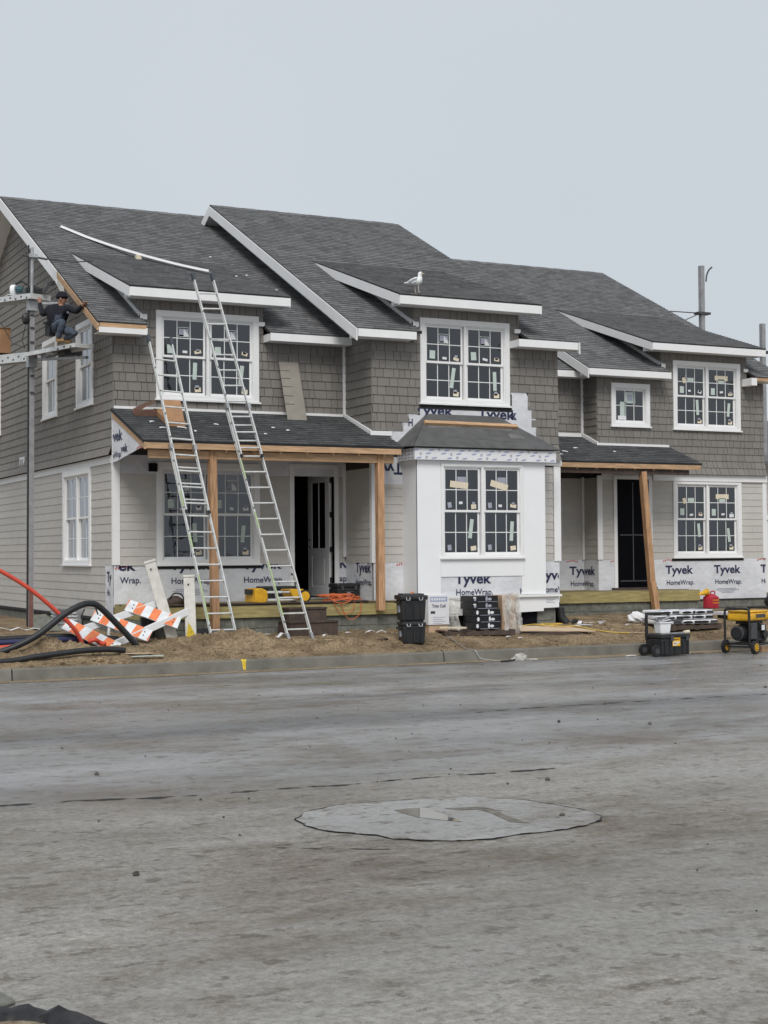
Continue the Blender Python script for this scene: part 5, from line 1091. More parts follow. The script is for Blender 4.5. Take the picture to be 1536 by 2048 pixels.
mb = MB(); q = [(-.20, .205), (-.275, .190), (-.262, .215), (-.195, .225)]; mb.solid([gp_(a, b, .03) for a, b in q], [gp_(a, b, -.03) for a, b in q]); mb.build('tail', 'gullw', gull)

# ------------------------------------------------------------------ on the roofs
pts = []
for i in range(13):
    s = i/12
    a, b, c = V((.47, 5.74, 9.575)), V((1.70, 3.75, 8.62)), V((2.68, 1.94, 8.085)); p = a*(1-s)**2+b*2*s*(1-s)+c*s*s
    zr = max(6.5+.5*(p.y+.4), 7.235+.328*(p.y+.45) if p.y < 3.95 else 0); p.z = max(zr+.03, p.z); pts.append(p)
vt = thing('vinyl_strip', 'long bent white vinyl strip lying across the left roof and dormer', 'trim strip', pts[0])
for nm, off, wv, wu in (('face', 0, .012, .11), ('lip', .055, .05, .014)):
    mb = MB()
    for a, b in zip(pts, pts[1:]): mb.bar(a+V((.3, .9, 0)).normalized()*off*.0+V((0, 0, .02 if off else 0)), b+V((0, 0, .02 if off else 0))+(b-a).normalized()*.004, wu, wv)
    mb.build(nm, 'white', vt)
mb = MB(); mb.box(1.60, 1.72, 3.60, 3.72, 8.545, 8.67); tag(mb.build('strap_block', 'cream', origin=(1.66, 3.66, 8.55)), 'small cream block under the bent white strip', 'trim block')
t = thing('siding_panel', 'grey brown slotted siding panel leaning on the upper wall above the porch', 'siding panel', (3.75, -.38, 4.745)); FPn = Frame(V((3.50, -.40, 4.73)), V((.43, .0, 0)), V((-.045, .335, 1.2)).normalized())
PM = mat('unpainted_panel', (.27, .25, .215), .8, .06, 5); mb = MB(); FPn.quad(mb, 0, .43, 0, 1.27, 0, .012); mb.build('board', PM, t)
for k, v in enumerate((.34, .52, .72, .90, 1.07)): mb = MB(); FPn.quad(mb, .0, .21, v, v+.012, .005, .0135); mb.build('notch', 'under', t)
prz = lambda y: 4.115+.365*(y+2.10)+.016
t = thing('carton', 'torn open brown carton on the porch roof behind the ladder', 'carton', (.85, -.85, prz(-.85)))
for q in ([(.70, -1.22), (1.05, -1.22), (1.05, -.35), (.70, -.35)],):
    mb = MB(); mb.solid([V((x, y, prz(y)+.10)) for x, y in q], [V((x, y, prz(y)+.004)) for x, y in q]); mb.build('body', 'cardpale' if 0 else 'card', t)
mb = MB(); mb.solid([V((.70, -1.225, prz(-1.2))), V((1.05, -1.225, prz(-1.2))), V((1.02, -1.0, prz(-1.2)+.52)), V((.68, -1.0, prz(-1.2)+.52))], [V((.70, -1.21, prz(-1.2))), V((1.05, -1.21, prz(-1.2))), V((1.02, -.985, prz(-1.2)+.52)), V((.68, -.985, prz(-1.2)+.52))]); mb.build('front_flap', mat('kraft_flap', (.42, .24, .13), .85, .08), t)
mb = MB(); pr = None
for i in range(9):
    a = i/8; x = .25+.46*a; y = -.55; z = prz(y)+.02+.26*math.sin(a*1.35); c = (V((x, y, z)), V((x+.05, y+.35, prz(y+.35)+.02+.2*math.sin(a*1.35))))
    if pr: mb.face([pr[0], c[0], c[1], pr[1]]); 
    pr = c
mb.face([V((.25, -.552, prz(-.55))), V((.71, -.552, prz(-.55))), V((.71, -.552, prz(-.55)+.14)), V((.25, -.552, prz(-.55)+.12))])
o_ = mb.build('curled_flap', mat('dark_card', (.13, .07, .05), .85, .15), t); o_.modifiers.new('thickness', 'SOLIDIFY').thickness = .006
def scrap(x, y, z, l, w_, ang, m, label, cat='scrap', name='scrap', th_=.012, slope=0.0, curl=.25, group=None):
    mb = MB(); n = 4; c, s = math.cos(ang), math.sin(ang); pr = None
    for i in range(n+1):
        u = -l/2+l*i/n; hz = curl*l*.25*math.sin(math.pi*i/n)*R.uniform(.5, 1.2)
        row = []
        for v_ in (-w_/2*R.uniform(.7, 1.1), w_/2*R.uniform(.7, 1.1)): X, Y = x+u*c-v_*s, y+u*s+v_*c; row.append(V((X, Y, z+(Y-y)*slope+hz+.004)))
        if pr: mb.solid([pr[0], row[0], row[1], pr[1]], [q+V((0, 0, th_)) for q in (pr[0], row[0], row[1], pr[1])])
        pr = row
    o = mb.build(name, m, origin=(x, y, z)); tag(o, label, cat, group); return o
RS = 'small white trim scraps lying on the roof shingles'
for (x, y, a, l) in ((.55, -1.35, .2, .16), (.47, -.95, .5, .13), (1.15, -1.5, .9, .08), (.95, -1.30, -.5, .24), (1.75, -1.0, -.4, .12), (2.9, -1.1, .1, .09), (3.15, -1.25, .3, .10), (2.55, -1.55, 0, .07)):
    scrap(x, y, prz(y), l*.75, .04, a, 'paper', 'small white trim scrap on the left porch roof '+('beside the torn carton' if x < 1.3 else 'between the ladders' if x < 2 else 'right of the taller ladder'), 'trim scrap', 'trim_scrap', slope=.365, group=RS)
for (x, y, a, l) in ((4.05, 3.2, .4, .09), (3.85, 2.6, .2, .10), (4.4, 2.3, .1, .09), (3.3, 1.9, .3, .08), (4.15, 1.5, .5, .07), (3.62, 4.4, 0, .08)):
    scrap(x, y, max(6.5+.5*(y+.4), (7.235+.328*(y+.45)) if x < 3.5 and y < 3.9 else 0)+.016, l*.6, .03, a, 'paper', 'small white trim scrap on the left main roof', 'trim scrap', 'trim_scrap', slope=.5, group=RS)
pr3 = lambda y: 4.155+.38*(y-.98)+.016
for (x, y, a, l) in ((11.2, 1.35, .4, .16), (11.5, 1.6, -.5, .14), (12.0, 1.9, .2, .12), (13.0, 1.7, .3, .08)):
    scrap(x, y, pr3(y), l, .04, a, 'paper', 'small white trim scrap on the right porch roof', 'trim scrap', 'trim_scrap', slope=.38, group=RS)

# ------------------------------------------------------------------ barricade, pipes and junk at the left
bar = thing('barricade', 'broken orange and white striped barricade collapsed against two beige posts', 'barricade', (-.2, -2.3, .5))
def striped(p, q, rd, wd=.27, th_=.018):
    p, q, rd = V(p), V(q), V(rd).normalized(); d = (q-p).normalized(); rd = (rd-d*rd.dot(d)).normalized(); fr = Frame(p, d, rd); L_ = (q-p).length
    if fr.n.y > 0: fr = Frame(q, -d, rd)
    mb = MB(); fr.quad(mb, 0, L_, -wd/2, wd/2, -th_, 0); b_ = mb.build('board', 'stripe_white', bar)
    k = -3
    while k*.15 < L_+.3:
        x = k*.15
        if k % 2:
            qd = clip_poly(ccw([(x, -wd/2), (x+.15, -wd/2), (x+.15+.03, wd/2), (x+.03, wd/2)]), rp(0.003, L_-.003, -wd/2+.003, wd/2-.003))
            if len(qd) >= 3: m_ = MB(); fr.poly(m_, qd, .0, .002); m_.build('stripe', 'orange', b_)
        k += 1
    for u in (.12, L_-.12):
        for v in (-.04, .04): m_ = MB(); m_.cyl(fr.p(u, v, 0), fr.p(u, v, .012), .012, n=6); m_.build('bolt', 'darkgrey', b_)
rA0, rA1, rB0, rB1 = V((-1.35, -2.27, .68)), V((.17, -2.08, 1.13)), V((-.95, -2.64, .38)), V((.72, -2.28, .99))
for a, b in ((rA0, rA1), (rB0, rB1)): mb = MB(); mb.bar(a, b, .085, .115); mb.build('rail', 'whiteplastic', bar)
rd = (rB1-rB0).normalized()
WB = .27
striped((-1.55, -2.26, .83), (-.76, -2.80, .39), rd); striped((-1.03, -2.2, .97), (-.11, -2.62, .58), rd); striped((-.38, -2.1, 1.13), (.49, -2.46, .79), rd)
for (p, q) in (((.46, -2.22, .42), (.06, -2.1, 1.88)), ((.77, -2.3, .42), (.765, -2.2, 1.60))):
    mb = MB(); mb.bar(p, q, .20, .17, V((.35, 1, 0))); ps = mb.build('post', 'white_dirty', bar, bevel=.008)
    d = (V(q)-V(p)).normalized(); mb = MB(); mb.bar(V(q), V(q)+d*.045, .225, .195, V((.35, 1, 0))); mb.build('post_cap', 'white_dirty', ps, bevel=.01)
    for h_ in (-.12, -.11, -1.0, -.97):
        mb = MB(); c = V(q)+d*h_+V(((.05 if int(h_*100) % 2 else -.05), -.10, 0)); mb.cyl(c, c+V((.0, .03, 0)), .014, n=7); mb.build('bolt', 'black', ps)
mb = MB(); mb.bar((.745, -2.29, 1.52), (.83, -2.30, 1.33), .03, .012); mb.build('strap', 'white_dirty', bar)
def smooth_path(P, n=8):
    P = [V(p) for p in P]; o = []
    for i in range(len(P)-1):
        p0, p1, p2, p3 = P[max(i-1, 0)], P[i], P[i+1], P[min(i+2, len(P)-1)]
        for k in range(n):
            t_ = k/n; o.append(.5*((2*p1)+(p2-p0)*t_+(2*p0-5*p1+4*p2-p3)*t_*t_+(3*p1-p0-3*p2+p3)*t_**3))
    return o+[P[-1]]
def pipe(name, label, P, r, m, cat='pipe', n=10):
    mb = MB(); mb.tube(smooth_path(P), r, n); o = mb.build(name, m, origin=P[-1], smooth=True); tag(o, label, cat); return o
pipe('conduit', 'orange conduit arching in from the left edge down into the dirt', [(-4.4, -2.6, 2.25), (-3.3, -2.6, 2.02), (-2.76, -2.6, 1.77), (-2.25, -2.6, 1.45), (-1.77, -2.6, 1.04), (-1.46, -2.6, .72), (-1.28, -2.6, .36)], .038, 'conduit', 'conduit')
pipe('black_pipe', 'black flexible pipe arched in a hump in front of the barricade', [(-4.2, -3.1, .30), (-3.5, -3.15, .32), (-2.89, -3.2, .42), (-2.31, -3.2, .66), (-1.81, -3.1, 1.0), (-1.52, -3.05, 1.15), (-1.32, -3.0, 1.19), (-1.12, -2.95, 1.12), (-.72, -2.85, .75), (-.43, -2.82, .44), (-.36, -2.8, .36)], .055, 'pipe')
pipe('black_pipe', 'black flexible pipe lying straight along the back of the kerb', [(-4.6, -3.75, .26), (-2.98, -3.66, .29), (-2.32, -3.62, .36), (-1.65, -3.6, .42), (-1.2, -3.58, .43), (-.86, -3.56, .40)], .05, 'pipe')
pipe('black_pipe', 'dark pipe lying flat behind the dirt heap beside the blue one', [(-4.6, -2.15, .56), (-2.67, -2.2, .58), (-1.9, -2.2, .60), (-1.2, -2.25, .58), (-.6, -2.3, .52)], .055, 'pipe')
pipe('blue_pipe', 'navy blue pipe lying flat behind the dirt heap', [(-4.6, -2.45, .50), (-2.71, -2.42, .53), (-2.0, -2.38, .55), (-1.4, -2.35, .54), (-.9, -2.4, .47)], .05, 'bluepipe')
pipe('conduit', 'orange conduit lying flat in front of the blue pipe', [(-4.6, -2.75, .48), (-2.76, -2.65, .46), (-2.2, -2.5, .52), (-1.7, -2.45, .50)], .042, 'conduit', 'conduit')
pipe('conduit', 'second flat orange conduit nearer the kerb at the left edge', [(-4.6, -2.95, .43), (-2.8, -2.82, .42), (-2.3, -2.75, .40)], .042, 'conduit', 'conduit')
mb = MB(); mb.tube(smooth_path([(-1.26, -2.72, .52), (-1.15, -2.75, .55), (-1.05, -2.7, .50), (-.98, -2.78, .47)]), .04, 8, rad=None); tag(mb.build('orange_scrap', 'conduit', origin=(-1.1, -2.7, .48), smooth=True), 'torn orange plastic lump at the foot of the orange conduit', 'plastic scrap')
pipe('wire_tail', 'dangling black tape ends on the arched black pipe', [(-1.42, -3.06, 1.10), (-1.48, -3.08, .98), (-1.45, -3.08, .90)], .014, 'black', 'tape', 6)
mb = MB(); tag(mb.build('empty_tape', 'black') if 0 else pipe('wire_tail', 'short black tape end near the crest of the arched pipe', [(-1.22, -3.03, 1.12), (-1.18, -3.05, 1.0)], .014, 'black', 'tape', 6), 'short black tape end near the crest of the arched pipe', 'tape')
mb = MB(); P = smooth_path([(.72, -2.25, .50), (.95, -2.35, .58), (1.12, -2.5, .56), (1.25, -2.75, .50)], 14); mb.tube(P, .09, 14, rad=[.085+.012*(k % 2) for k in range(len(P))]); o_ = mb.build('corrugated_pipe', 'pipe', origin=(1.1, -2.5, .5)); tag(o_, 'black corrugated drain pipe end between post and ladder', 'drain pipe')
mb = MB(); mb.cyl((.30+.02, -1.75, .50), (.30, -1.75, .86), .13, .15, 18); b_ = thing('bucket', 'black bucket behind the fallen barricade', 'bucket', (.05, -1.95, .5)); mb = MB(); mb.cyl((.05, -2.0, .50), (.05, -2.0, .88), .12, .145, 18, caps=False); mb.cyl((.05, -2.0, .50), (.05, -2.0, .51), .12, .12, 18); mb.build('body', 'black', b_, smooth=False); mb = MB(); mb.cyl((.05, -2.0, .86), (.05, -2.0, .885), .155, .155, 18); mb.build('lid', 'black', b_)
mb = MB(); mb.face([V((.62, -2.45, .52)), V((.78, -2.5, .56)), V((.66, -2.47, .80))]); o_ = mb.build('caution_flag', 'yellowtape', origin=(.68, -2.47, .55)); o_.modifiers.new('thickness', 'SOLIDIFY').thickness = .01; tag(o_, 'yellow warning tag beside the corrugated drain pipe', 'tag')
# window well of corrugated steel at the gable
ww = MB(); pr = None
for i in range(17):
    a = math.pi*i/16; col = [V((-.05-.45*math.sin(a)*(1+.05*math.cos(j*math.pi)), 2.75-.62*math.cos(a)*1.0, .48+.035*j)) for j in range(13)]
    if pr:
        for j in range(12): ww.face([pr[j], col[j], col[j+1], pr[j+1]])
    pr = col
o_ = ww.build('window_well', 'galv', origin=(-.3, 2.75, .5)); tag(o_, 'corrugated galvanised window well at the foot of the gable wall', 'window well')
mb = MB(); mb.box(-.04, -.02, 3.6, 4.5, .55, .85); tag(mb.build('basement_window', 'doorblack', origin=(0, 4, .7)), 'dark basement window low in the gable foundation', 'window')
mb = MB(); mb.face([V((-1.20, 1.55, .52)), V((-.70, 1.05, .54)), V((-.95, 1.5, .86)), V((-1.15, 1.65, .84))]); o_ = mb.build('slate_offcut', 'block', origin=(-.95, 1.4, .54)); o_.modifiers.new('thickness', 'SOLIDIFY').thickness = .03; tag(o_, 'grey triangular board offcut leaning beside the scaffold pole', 'board offcut')
for (x, y, l, w_, a, lb) in ((-1.75, 2.0, .5, .10, .1, 'white trim strip on the dirt at the left edge by the window well'), (-1.45, 1.7, .35, .07, .3, 'white crumpled offcut in front of the window well'), (-1.2, 1.5, .3, .06, -.2, 'white strip lying at the base of the scaffold pole')):
    scrap(x, y, G(x, y), l, w_, a, 'paper', lb, 'trim scrap', 'trim_scrap', curl=.5)
for (x, y, h_, lb) in ((-.62, -1.75, .26, 'upright white plastic pipe stub beside the top barricade board'), (-.95, -1.6, .20, 'short white pipe stub behind the left barricade board')):
    mb = MB(); mb.cyl((x, y, .48), (x+.02, y, .5+h_), .028, n=10); mb.cyl((x+.02, y, .48+h_), (x+.02, y, .52+h_), .038, n=10); tag(mb.build('pipe_stub', 'whiteplastic', origin=(x, y, .5)), lb, 'pipe stub')
scrap(-.66, -3.58, .33, .55, .10, -.15, 'ply', 'tan plank scrap at the end of the lower black pipe', 'wood scrap', 'wood_scrap', curl=.05); scrap(-.52, -3.74, .29, .55, .09, -.1, 'palegreen', 'pale green board scrap against the kerb', 'board scrap', 'board_scrap', curl=.05)
scrap(-1.35, -3.82, .25, .12, .05, .2, 'card', 'small dark broken shell shaped scrap on the kerb edge', 'scrap', 'scrap', curl=.8)

# ------------------------------------------------------------------ on the left porch
ZD = 1.077
ss = thing('saw_stand', 'folded yellow and silver saw stand lying on the porch deck', 'saw stand', (2.8, -1.35, ZD))
for y in (-1.55, -1.15):
    for z in (ZD+.05, ZD+.20): mb = MB(); mb.cyl((2.42, y, z), (3.30, y, z+.01), .020, n=10); mb.build('tube', 'alu', ss)
mb = MB(); q = [(2.28, ZD+.02), (2.50, ZD), (2.56, ZD+.08), (2.55, ZD+.24), (2.44, ZD+.29), (2.30, ZD+.28)]; mb.solid([V((a, -1.62, b)) for a, b in q], [V((a, -1.10, b)) for a, b in q]); mb.build('end_bracket', 'yellow', ss, bevel=.015)
mb = MB(); q = [(3.02, ZD+.26), (3.10, ZD+.08), (3.28, ZD+.05), (3.32, ZD+.26)]; mb.solid([V((a, -1.60, b)) for a, b in q], [V((a, -1.12, b)) for a, b in q]); mb.build('end_bracket', 'yellow', ss, bevel=.015)
for y in (-1.66, -1.1): mb = MB(); mb.cyl((3.32, y, ZD+.125), (3.32, y+.05, ZD+.125), .125, n=22); wl_ = mb.build('wheel', 'rubber', ss); mb = MB(); mb.cyl((3.32, y-.006, ZD+.125), (3.32, y+.056, ZD+.125), .092, n=20); mb.build('wheel_disc', 'yellow', wl_)
mb = MB(); mb.tube(smooth_path([(3.30, -1.3, ZD+.1), (3.27, -1.3, ZD+.35), (3.24, -1.3, ZD+.52), (3.18, -1.3, ZD+.55)]), .022, 8); mb.build('handle', 'black', ss)
mb = MB(); mb.box(2.24, 2.32, -1.5, -1.2, ZD+.17, ZD+.27); mb.build('latch', 'black', ss)
def toolcase(label, x0, x1, y0, y1, z0, h_, rot=0.0, badge=None):
    t = thing('tool_case', label, 'tool case', ((x0+x1)/2, (y0+y1)/2, z0)); mb = MB(); mb.box(x0, x1, y0, y1, z0, z0+h_*.72); mb.build('body', 'black', t, bevel=.02); mb = MB(); mb.box(x0-.01, x1+.01, y0-.01, y1+.01, z0+h_*.73, z0+h_); mb.build('lid', 'black', t, bevel=.025)
    for u in (.2, .8): mb = MB(); x = x0+(x1-x0)*u; mb.box(x-.03, x+.03, y0-.025, y0-.011, z0+h_*.6, z0+h_*.85); mb.build('latch', 'darkgrey', t)
    mb = MB(); xm = (x0+x1)/2; mb.tube([V((xm-.08, y0-.012, z0+h_*.5)), V((xm-.08, y0-.05, z0+h_*.5)), V((xm+.08, y0-.05, z0+h_*.5)), V((xm+.08, y0-.012, z0+h_*.5))], .011, 6); mb.build('handle', 'darkgrey', t)
    if badge: mb = MB(); mb.box(xm-.05, xm+.03, y0-.014, y0-.011, z0+.05, z0+.16); mb.build('badge', badge, t)
    t.rotation_euler.z = rot; return t
toolcase('long low black tool case on the deck behind the saw stand', 2.88, 3.62, -.55, -.2, ZD, .30)
toolcase('black tool case on the deck right of the open door', 4.42, 4.93, -.75, -.35, ZD, .34, .05, 'printgrey')
cd = thing('orange_cable', 'heap of orange extension cord hanging over the porch deck edge', 'extension cord', (4.1, -1.6, ZD)); rr = random.Random(5)
for k in range(11):
    cx_, cy_, ra, rb = 4.12+rr.uniform(-.12, .12), -1.55+rr.uniform(-.1, .1), rr.uniform(.2, .42), rr.uniform(.12, .28); ph = rr.uniform(0, 6)
    P = []
    for i in range(15):
        a = ph+2*math.pi*i/14*.95; x, y = cx_+ra*math.cos(a), cy_+rb*math.sin(a)*.9; z = ZD+.02+.018*k*.6+.03*rr.random()
        if y < -1.80: z = ZD+.02-(-1.80-y)*1.5; y = -1.82-.01*k*.3
        P.append((x, y, z))
    mb = MB(); mb.tube(smooth_path(P, 3), .009, 5); mb.build('coil', 'cord', cd)
for (x0, x1, dz) in ((3.85, 4.3, .22), (4.0, 4.45, .34)):
    mb = MB(); mb.tube(smooth_path([(x0, -1.82, ZD), (x0+.1, -1.84, ZD-dz*.8), ((x0+x1)/2, -1.85, ZD-dz), (x1-.05, -1.84, ZD-dz*.7), (x1, -1.82, ZD)], 5), .007, 5); mb.build('hanging_loop', 'cord', cd)
for (lb, x0, x1, y0, z0, z1, st) in (('lower dark wooden box step in front of the porch deck', 2.68, 3.66, -2.42, .45, .755, 3.05), ('upper dark wooden box step against the porch rim', 2.78, 3.56, -2.12, .755, 1.0, 3.1)):
    t = thing('box_step', lb, 'step', ((x0+x1)/2, -2.0, z0))
    for a, b in ((x0, st), (st+.006, x1)): mb = MB(); mb.box(a, b, y0, y0+.035, z0, z1-.035); mb.build('riser_board', 'brownwood', t)
    for k in range(3 if z0 < .6 else 2): mb = MB(); mb.box(x0-.01, x1+.01, y0-.02+.2*k, y0+.17+.2*k, z1-.034, z1); mb.build('tread_board', 'brownwood', t)
    for x in (x0, x1-.035): mb = MB(); mb.box(x, x+.035, y0+.036, -1.83, z0, z1-.036); mb.build('side_board', 'brownwood', t)
t = thing('tool_bag', 'dark slumped tool bag on the deck behind the leaning barricade post', 'tool bag', (.75, -1.5, ZD)); mb = MB(); mb.ball((.72, -1.5, ZD+.07), .17, .12, .10, 10, 7, jit=.12); mb.ball((.98, -1.5, ZD+.06), .12, .10, .09, 10, 7, jit=.12); mb.build('bag', 'brownwood', t, smooth=True); mb = MB(); mb.tube(smooth_path([(.6, -1.55, ZD+.1), (.68, -1.6, ZD+.22), (.82, -1.6, ZD+.2), (.9, -1.55, ZD+.1)]), .014, 6); mb.build('strap', 'black', t)

# ------------------------------------------------------------------ along the kerb
def totebox(label, cx, cy, z, w_, d_, h_, rot, lidw=.03, top=True):
    t = thing('tool_box', label, 'tool box', (cx, cy, z), 'black plastic tool boxes stacked as a tower'); q = lambda a, b: (cx+a, cy+b)
    mb = MB(); A = [(-w_/2+.02, -d_/2+.02), (w_/2-.02, -d_/2+.02), (w_/2-.02, d_/2-.02), (-w_/2+.02, d_/2-.02)]; B = [(-w_/2, -d_/2), (w_/2, -d_/2), (w_/2, d_/2), (-w_/2, d_/2)]; hb = h_*.76
    mb.solid([V((*q(*p), z)) for p in A][::-1], [V((*q(*p), z+hb)) for p in B][::-1]); mb.build('body', 'black', t, bevel=.015)
    mb = MB(); mb.box(cx-w_/2-lidw, cx+w_/2+lidw, cy-d_/2-lidw, cy+d_/2+lidw, z+hb+.004, z+h_-.03); mb.build('lid', 'black', t, bevel=.02)
    mb = MB(); mb.box(cx-w_/2+.03, cx+w_/2-.03, cy-d_/2+.03, cy+d_/2-.03, z+h_-.032, z+h_); mb.build('lid_top', 'darkgrey' if top else 'black', t, bevel=.01)
    for u in (-.26, .26):
        x = cx+u*w_; y = cy-d_/2-lidw-.012; mb = MB(); mb.tube([V((x-.035, y, z+h_*.86)), V((x-.03, y-.012, z+h_*.76)), V((x+.03, y-.012, z+h_*.76)), V((x+.035, y, z+h_*.86))], .010, 6); mb.build('latch', 'aludull', t)
    for u in (-.3, 0, .3): mb = MB(); mb.box(cx+u*w_-.012, cx+u*w_+.012, cy-d_/2-.012, cy-d_/2+.02, z+.03, z+hb-.06); mb.build('rib', 'black', t)
    mb = MB(); mb.box(cx-w_/2-.012, cx-w_/2+.02, cy-.05, cy+.06, z+h_*.3, z+h_*.55); mb.build('side_label', 'printgrey', t)
    mb = MB(); mb.tube([V((cx-w_/2-.0, cy-.1, z+h_*.7)), V((cx-w_/2-.05, cy-.1, z+h_*.66)), V((cx-w_/2-.05, cy+.1, z+h_*.66)), V((cx-w_/2-.0, cy+.1, z+h_*.7))], .014, 6); mb.build('side_handle', 'black', t)
    t.rotation_euler.z = rot; return t
zt = G(4.72, -3.45)-.02
totebox('lower black plastic tool box of the two piled at the kerb', 4.72, -3.42, zt, .44, .40, .43, -.22, .012)
totebox('upper black plastic tool box with orange item in its lid tray', 4.71, -3.42, zt+.432, .47, .44, .50, -.22, .03)
mb = MB(); mb.bar((4.66, -3.55, zt+.945), (4.76, -3.40, zt+.95), .04, .03); tag(mb.build('chalk_reel', 'orange', origin=(4.71, -3.48, zt+.94)), 'small orange chalk reel lying on the upper tool box lid', 'chalk reel')

rb_ = thing('rolling_tool_box', 'black wheeled tool box with raised handle and yellow label on the road', 'tool box', (9.57, -4.82, 0)); X0, X1, Y0, Y1 = 9.24, 9.90, -5.08, -4.56
mb = MB(); mb.box(X0, X1, Y0, Y1, .03, .34); mb.build('body', 'black', rb_, bevel=.02); mb = MB(); mb.box(X0-.015, X1+.015, Y0-.015, Y1+.015, .345, .43); mb.build('lid', 'black', rb_, bevel=.02)
for u in (.06, .18, .30, .48, .60): mb = MB(); mb.box(X0+u, X0+u+.035, Y0-.014, Y0+.01, .05, .30); mb.build('rib', 'black', rb_)
for v in (.10, .28): mb = MB(); mb.box(X0-.014, X0+.01, Y0+v, Y0+v+.04, .08, .32); mb.build('rib', 'black', rb_)
mb = MB(); mb.box(X0+.24, X0+.42, Y0-.024, Y0-.0145, .20, .36); lb_ = mb.build('label_plate', 'yellow', rb_)
FL_ = Frame((0, Y0-.0245, 0), (1, 0, 0)); mb = MB(); FL_.poly(mb, ccw([(X0+.25, .21), (X0+.33, .21), (X0+.41, .27), (X0+.41, .29), (X0+.25, .29)]), 0, .002); mb.build('label_print', 'cream', lb_); lettering(lb_, FL_, 'DEWALT', X0+.253, .315, .155, .028, .0025, True, None, 'blackprint'); lettering(lb_, FL_, 'PRO', X0+.27, .24, .06, .022, .003, True, None, 'blackprint')
for y in (Y0+.03, Y1-.08): mb = MB(); mb.cyl((X0-.075, y, .115), (X0-.075, y+.05, .115), .115, n=22); w_ = mb.build('wheel', 'rubber', rb_); mb = MB(); mb.cyl((X0-.075, y-.005, .115), (X0-.075, y+.055, .115), .055, n=14); mb.build('wheel_hub', 'darkgrey', w_)
for (a, b) in ((V((X0+.0, Y1-.04, .30)), V((X0+.0, Y1-.04, .80))), (V((X0+.52, Y1-.04, .30)), V((X0+.52, Y1-.04, .80))), (V((X0-.02, Y1-.04, .81)), V((X0+.545, Y1-.04, .81)))): mb = MB(); mb.bar(a, b, .05, .045, V((0, 1, 0))); mb.build('handle_bar', 'black', rb_, bevel=.008)
for x in (.2, .56): mb = MB(); mb.box(X0+x, X0+x+.07, Y0-.028, Y0-.0155, .30, .40); mb.build('latch', 'darkgrey', rb_)
mb = MB(); mb.tube([V((X1+.015, Y0+.14, .36)), V((X1+.07, Y0+.14, .33)), V((X1+.07, Y0+.38, .33)), V((X1+.015, Y0+.38, .36))], .014, 6); mb.build('side_handle', 'black', rb_)
t = thing('tub', 'white plastic tub of papers on the wheeled tool box lid', 'tub', (X0+.23, Y1-.22, .432)); cx_, cy_ = X0+.23, Y1-.24
mb = MB(); A = [(-.13, -.11), (.13, -.11), (.13, .11), (-.13, .11)]; mb.solid([V((cx_+a*.85, cy_+b*.85, .435)) for a, b in A][::-1], [V((cx_+a, cy_+b, .63)) for a, b in A][::-1]); mb.build('body', 'whiteplastic', t, bevel=.01); mb = MB(); mb.box(cx_-.145, cx_+.145, cy_-.125, cy_+.125, .632, .655); mb.build('rim', 'whiteplastic', t)
mb = MB()
for k in range(7): 
    a = rr.uniform(-.3, .3); mb.obox((cx_+rr.uniform(-.07, .07), cy_+rr.uniform(-.05, .05), .68+.014*k), V((.13*math.cos(a), .13*math.sin(a), rr.uniform(-.03, .03))), V((-.09*math.sin(a), .09*math.cos(a), 0)), V((0, 0, .004)))
mb.build('crumpled_bag', 'paper', t)
mb = MB(); mb.bar((X0+.05, Y0+.1, .44), (X0+.62, Y0+.06, .445), .05, .02); tag(mb.build('level', 'aludull', origin=(X0+.3, Y0+.08, .44)), 'flat grey bar lying across the wheeled tool box lid', 'metal bar')
mb = MB(); mb.cyl((X1-.08, Y0+.06, .45), (X1+.06, Y0+.1, .46), .035, n=10); tag(mb.build('roll', 'cream', origin=(X1, Y0+.08, .45)), 'cream roll at the right end of the wheeled tool box', 'roll')

gn = thing('generator', 'yellow and black portable generator on two wheels beside the kerb', 'generator', (11.03, -5.12, 0)); gx_, gy_ = 11.03, -5.12
def gt(pts, r, nm, m, n=8): mb = MB(); mb.tube(smooth_path([(gx_+a, gy_+b, c) for a, b, c in pts], 5), r, n); return mb.build(nm, m, gn, smooth=True)
for x in (0.0, .86): gt([(x, .27, .16), (x, .27, .5), (x, .27, .78), (x, .25, .86), (x, .18, .88), (x, 0, .88), (x, -.18, .88), (x, -.25, .86), (x, -.27, .78), (x, -.27, .5), (x, -.27, .16)], .024, 'frame_hoop', 'black')
for y in (-.27, .27): gt([(0, y, .19), (.4, y, .18), (.86, y, .19)], .024, 'frame_rail', 'black')
for x in (.08, .78): gt([(x, -.27, .19), (x, .27, .19)], .02, 'cross_rail', 'black')
mb = MB(); mb.box(gx_+.03, gx_+.86, gy_-.25, gy_+.25, .64, .80); mb.build('fuel_tank', 'yellow', gn, bevel=.05); mb = MB(); mb.box(gx_+.045, gx_+.83, gy_-.235, gy_+.235, .80, .835); mb.build('tank_top', 'yellow', gn, bevel=.015)
mb = MB(); mb.box(gx_+.30, gx_+.66, gy_-.256, gy_-.249, .70, .77); mb.build('tank_grille', 'darkgrey', gn); mb = MB(); mb.cyl((gx_+.42, gy_, .835), (gx_+.42, gy_, .875), .05); mb.build('fuel_cap', 'black', gn)
mb = MB(); mb.cyl((gx_+.02, gy_+.02, .40), (gx_+.34, gy_+.02, .40), .145, n=20); mb.build('alternator', 'darkgrey', gn, bevel=.012); mb = MB(); mb.cyl((gx_-.03, gy_+.02, .40), (gx_+.02, gy_+.02, .40), .11, n=18); mb.build('end_cover', 'black', gn)
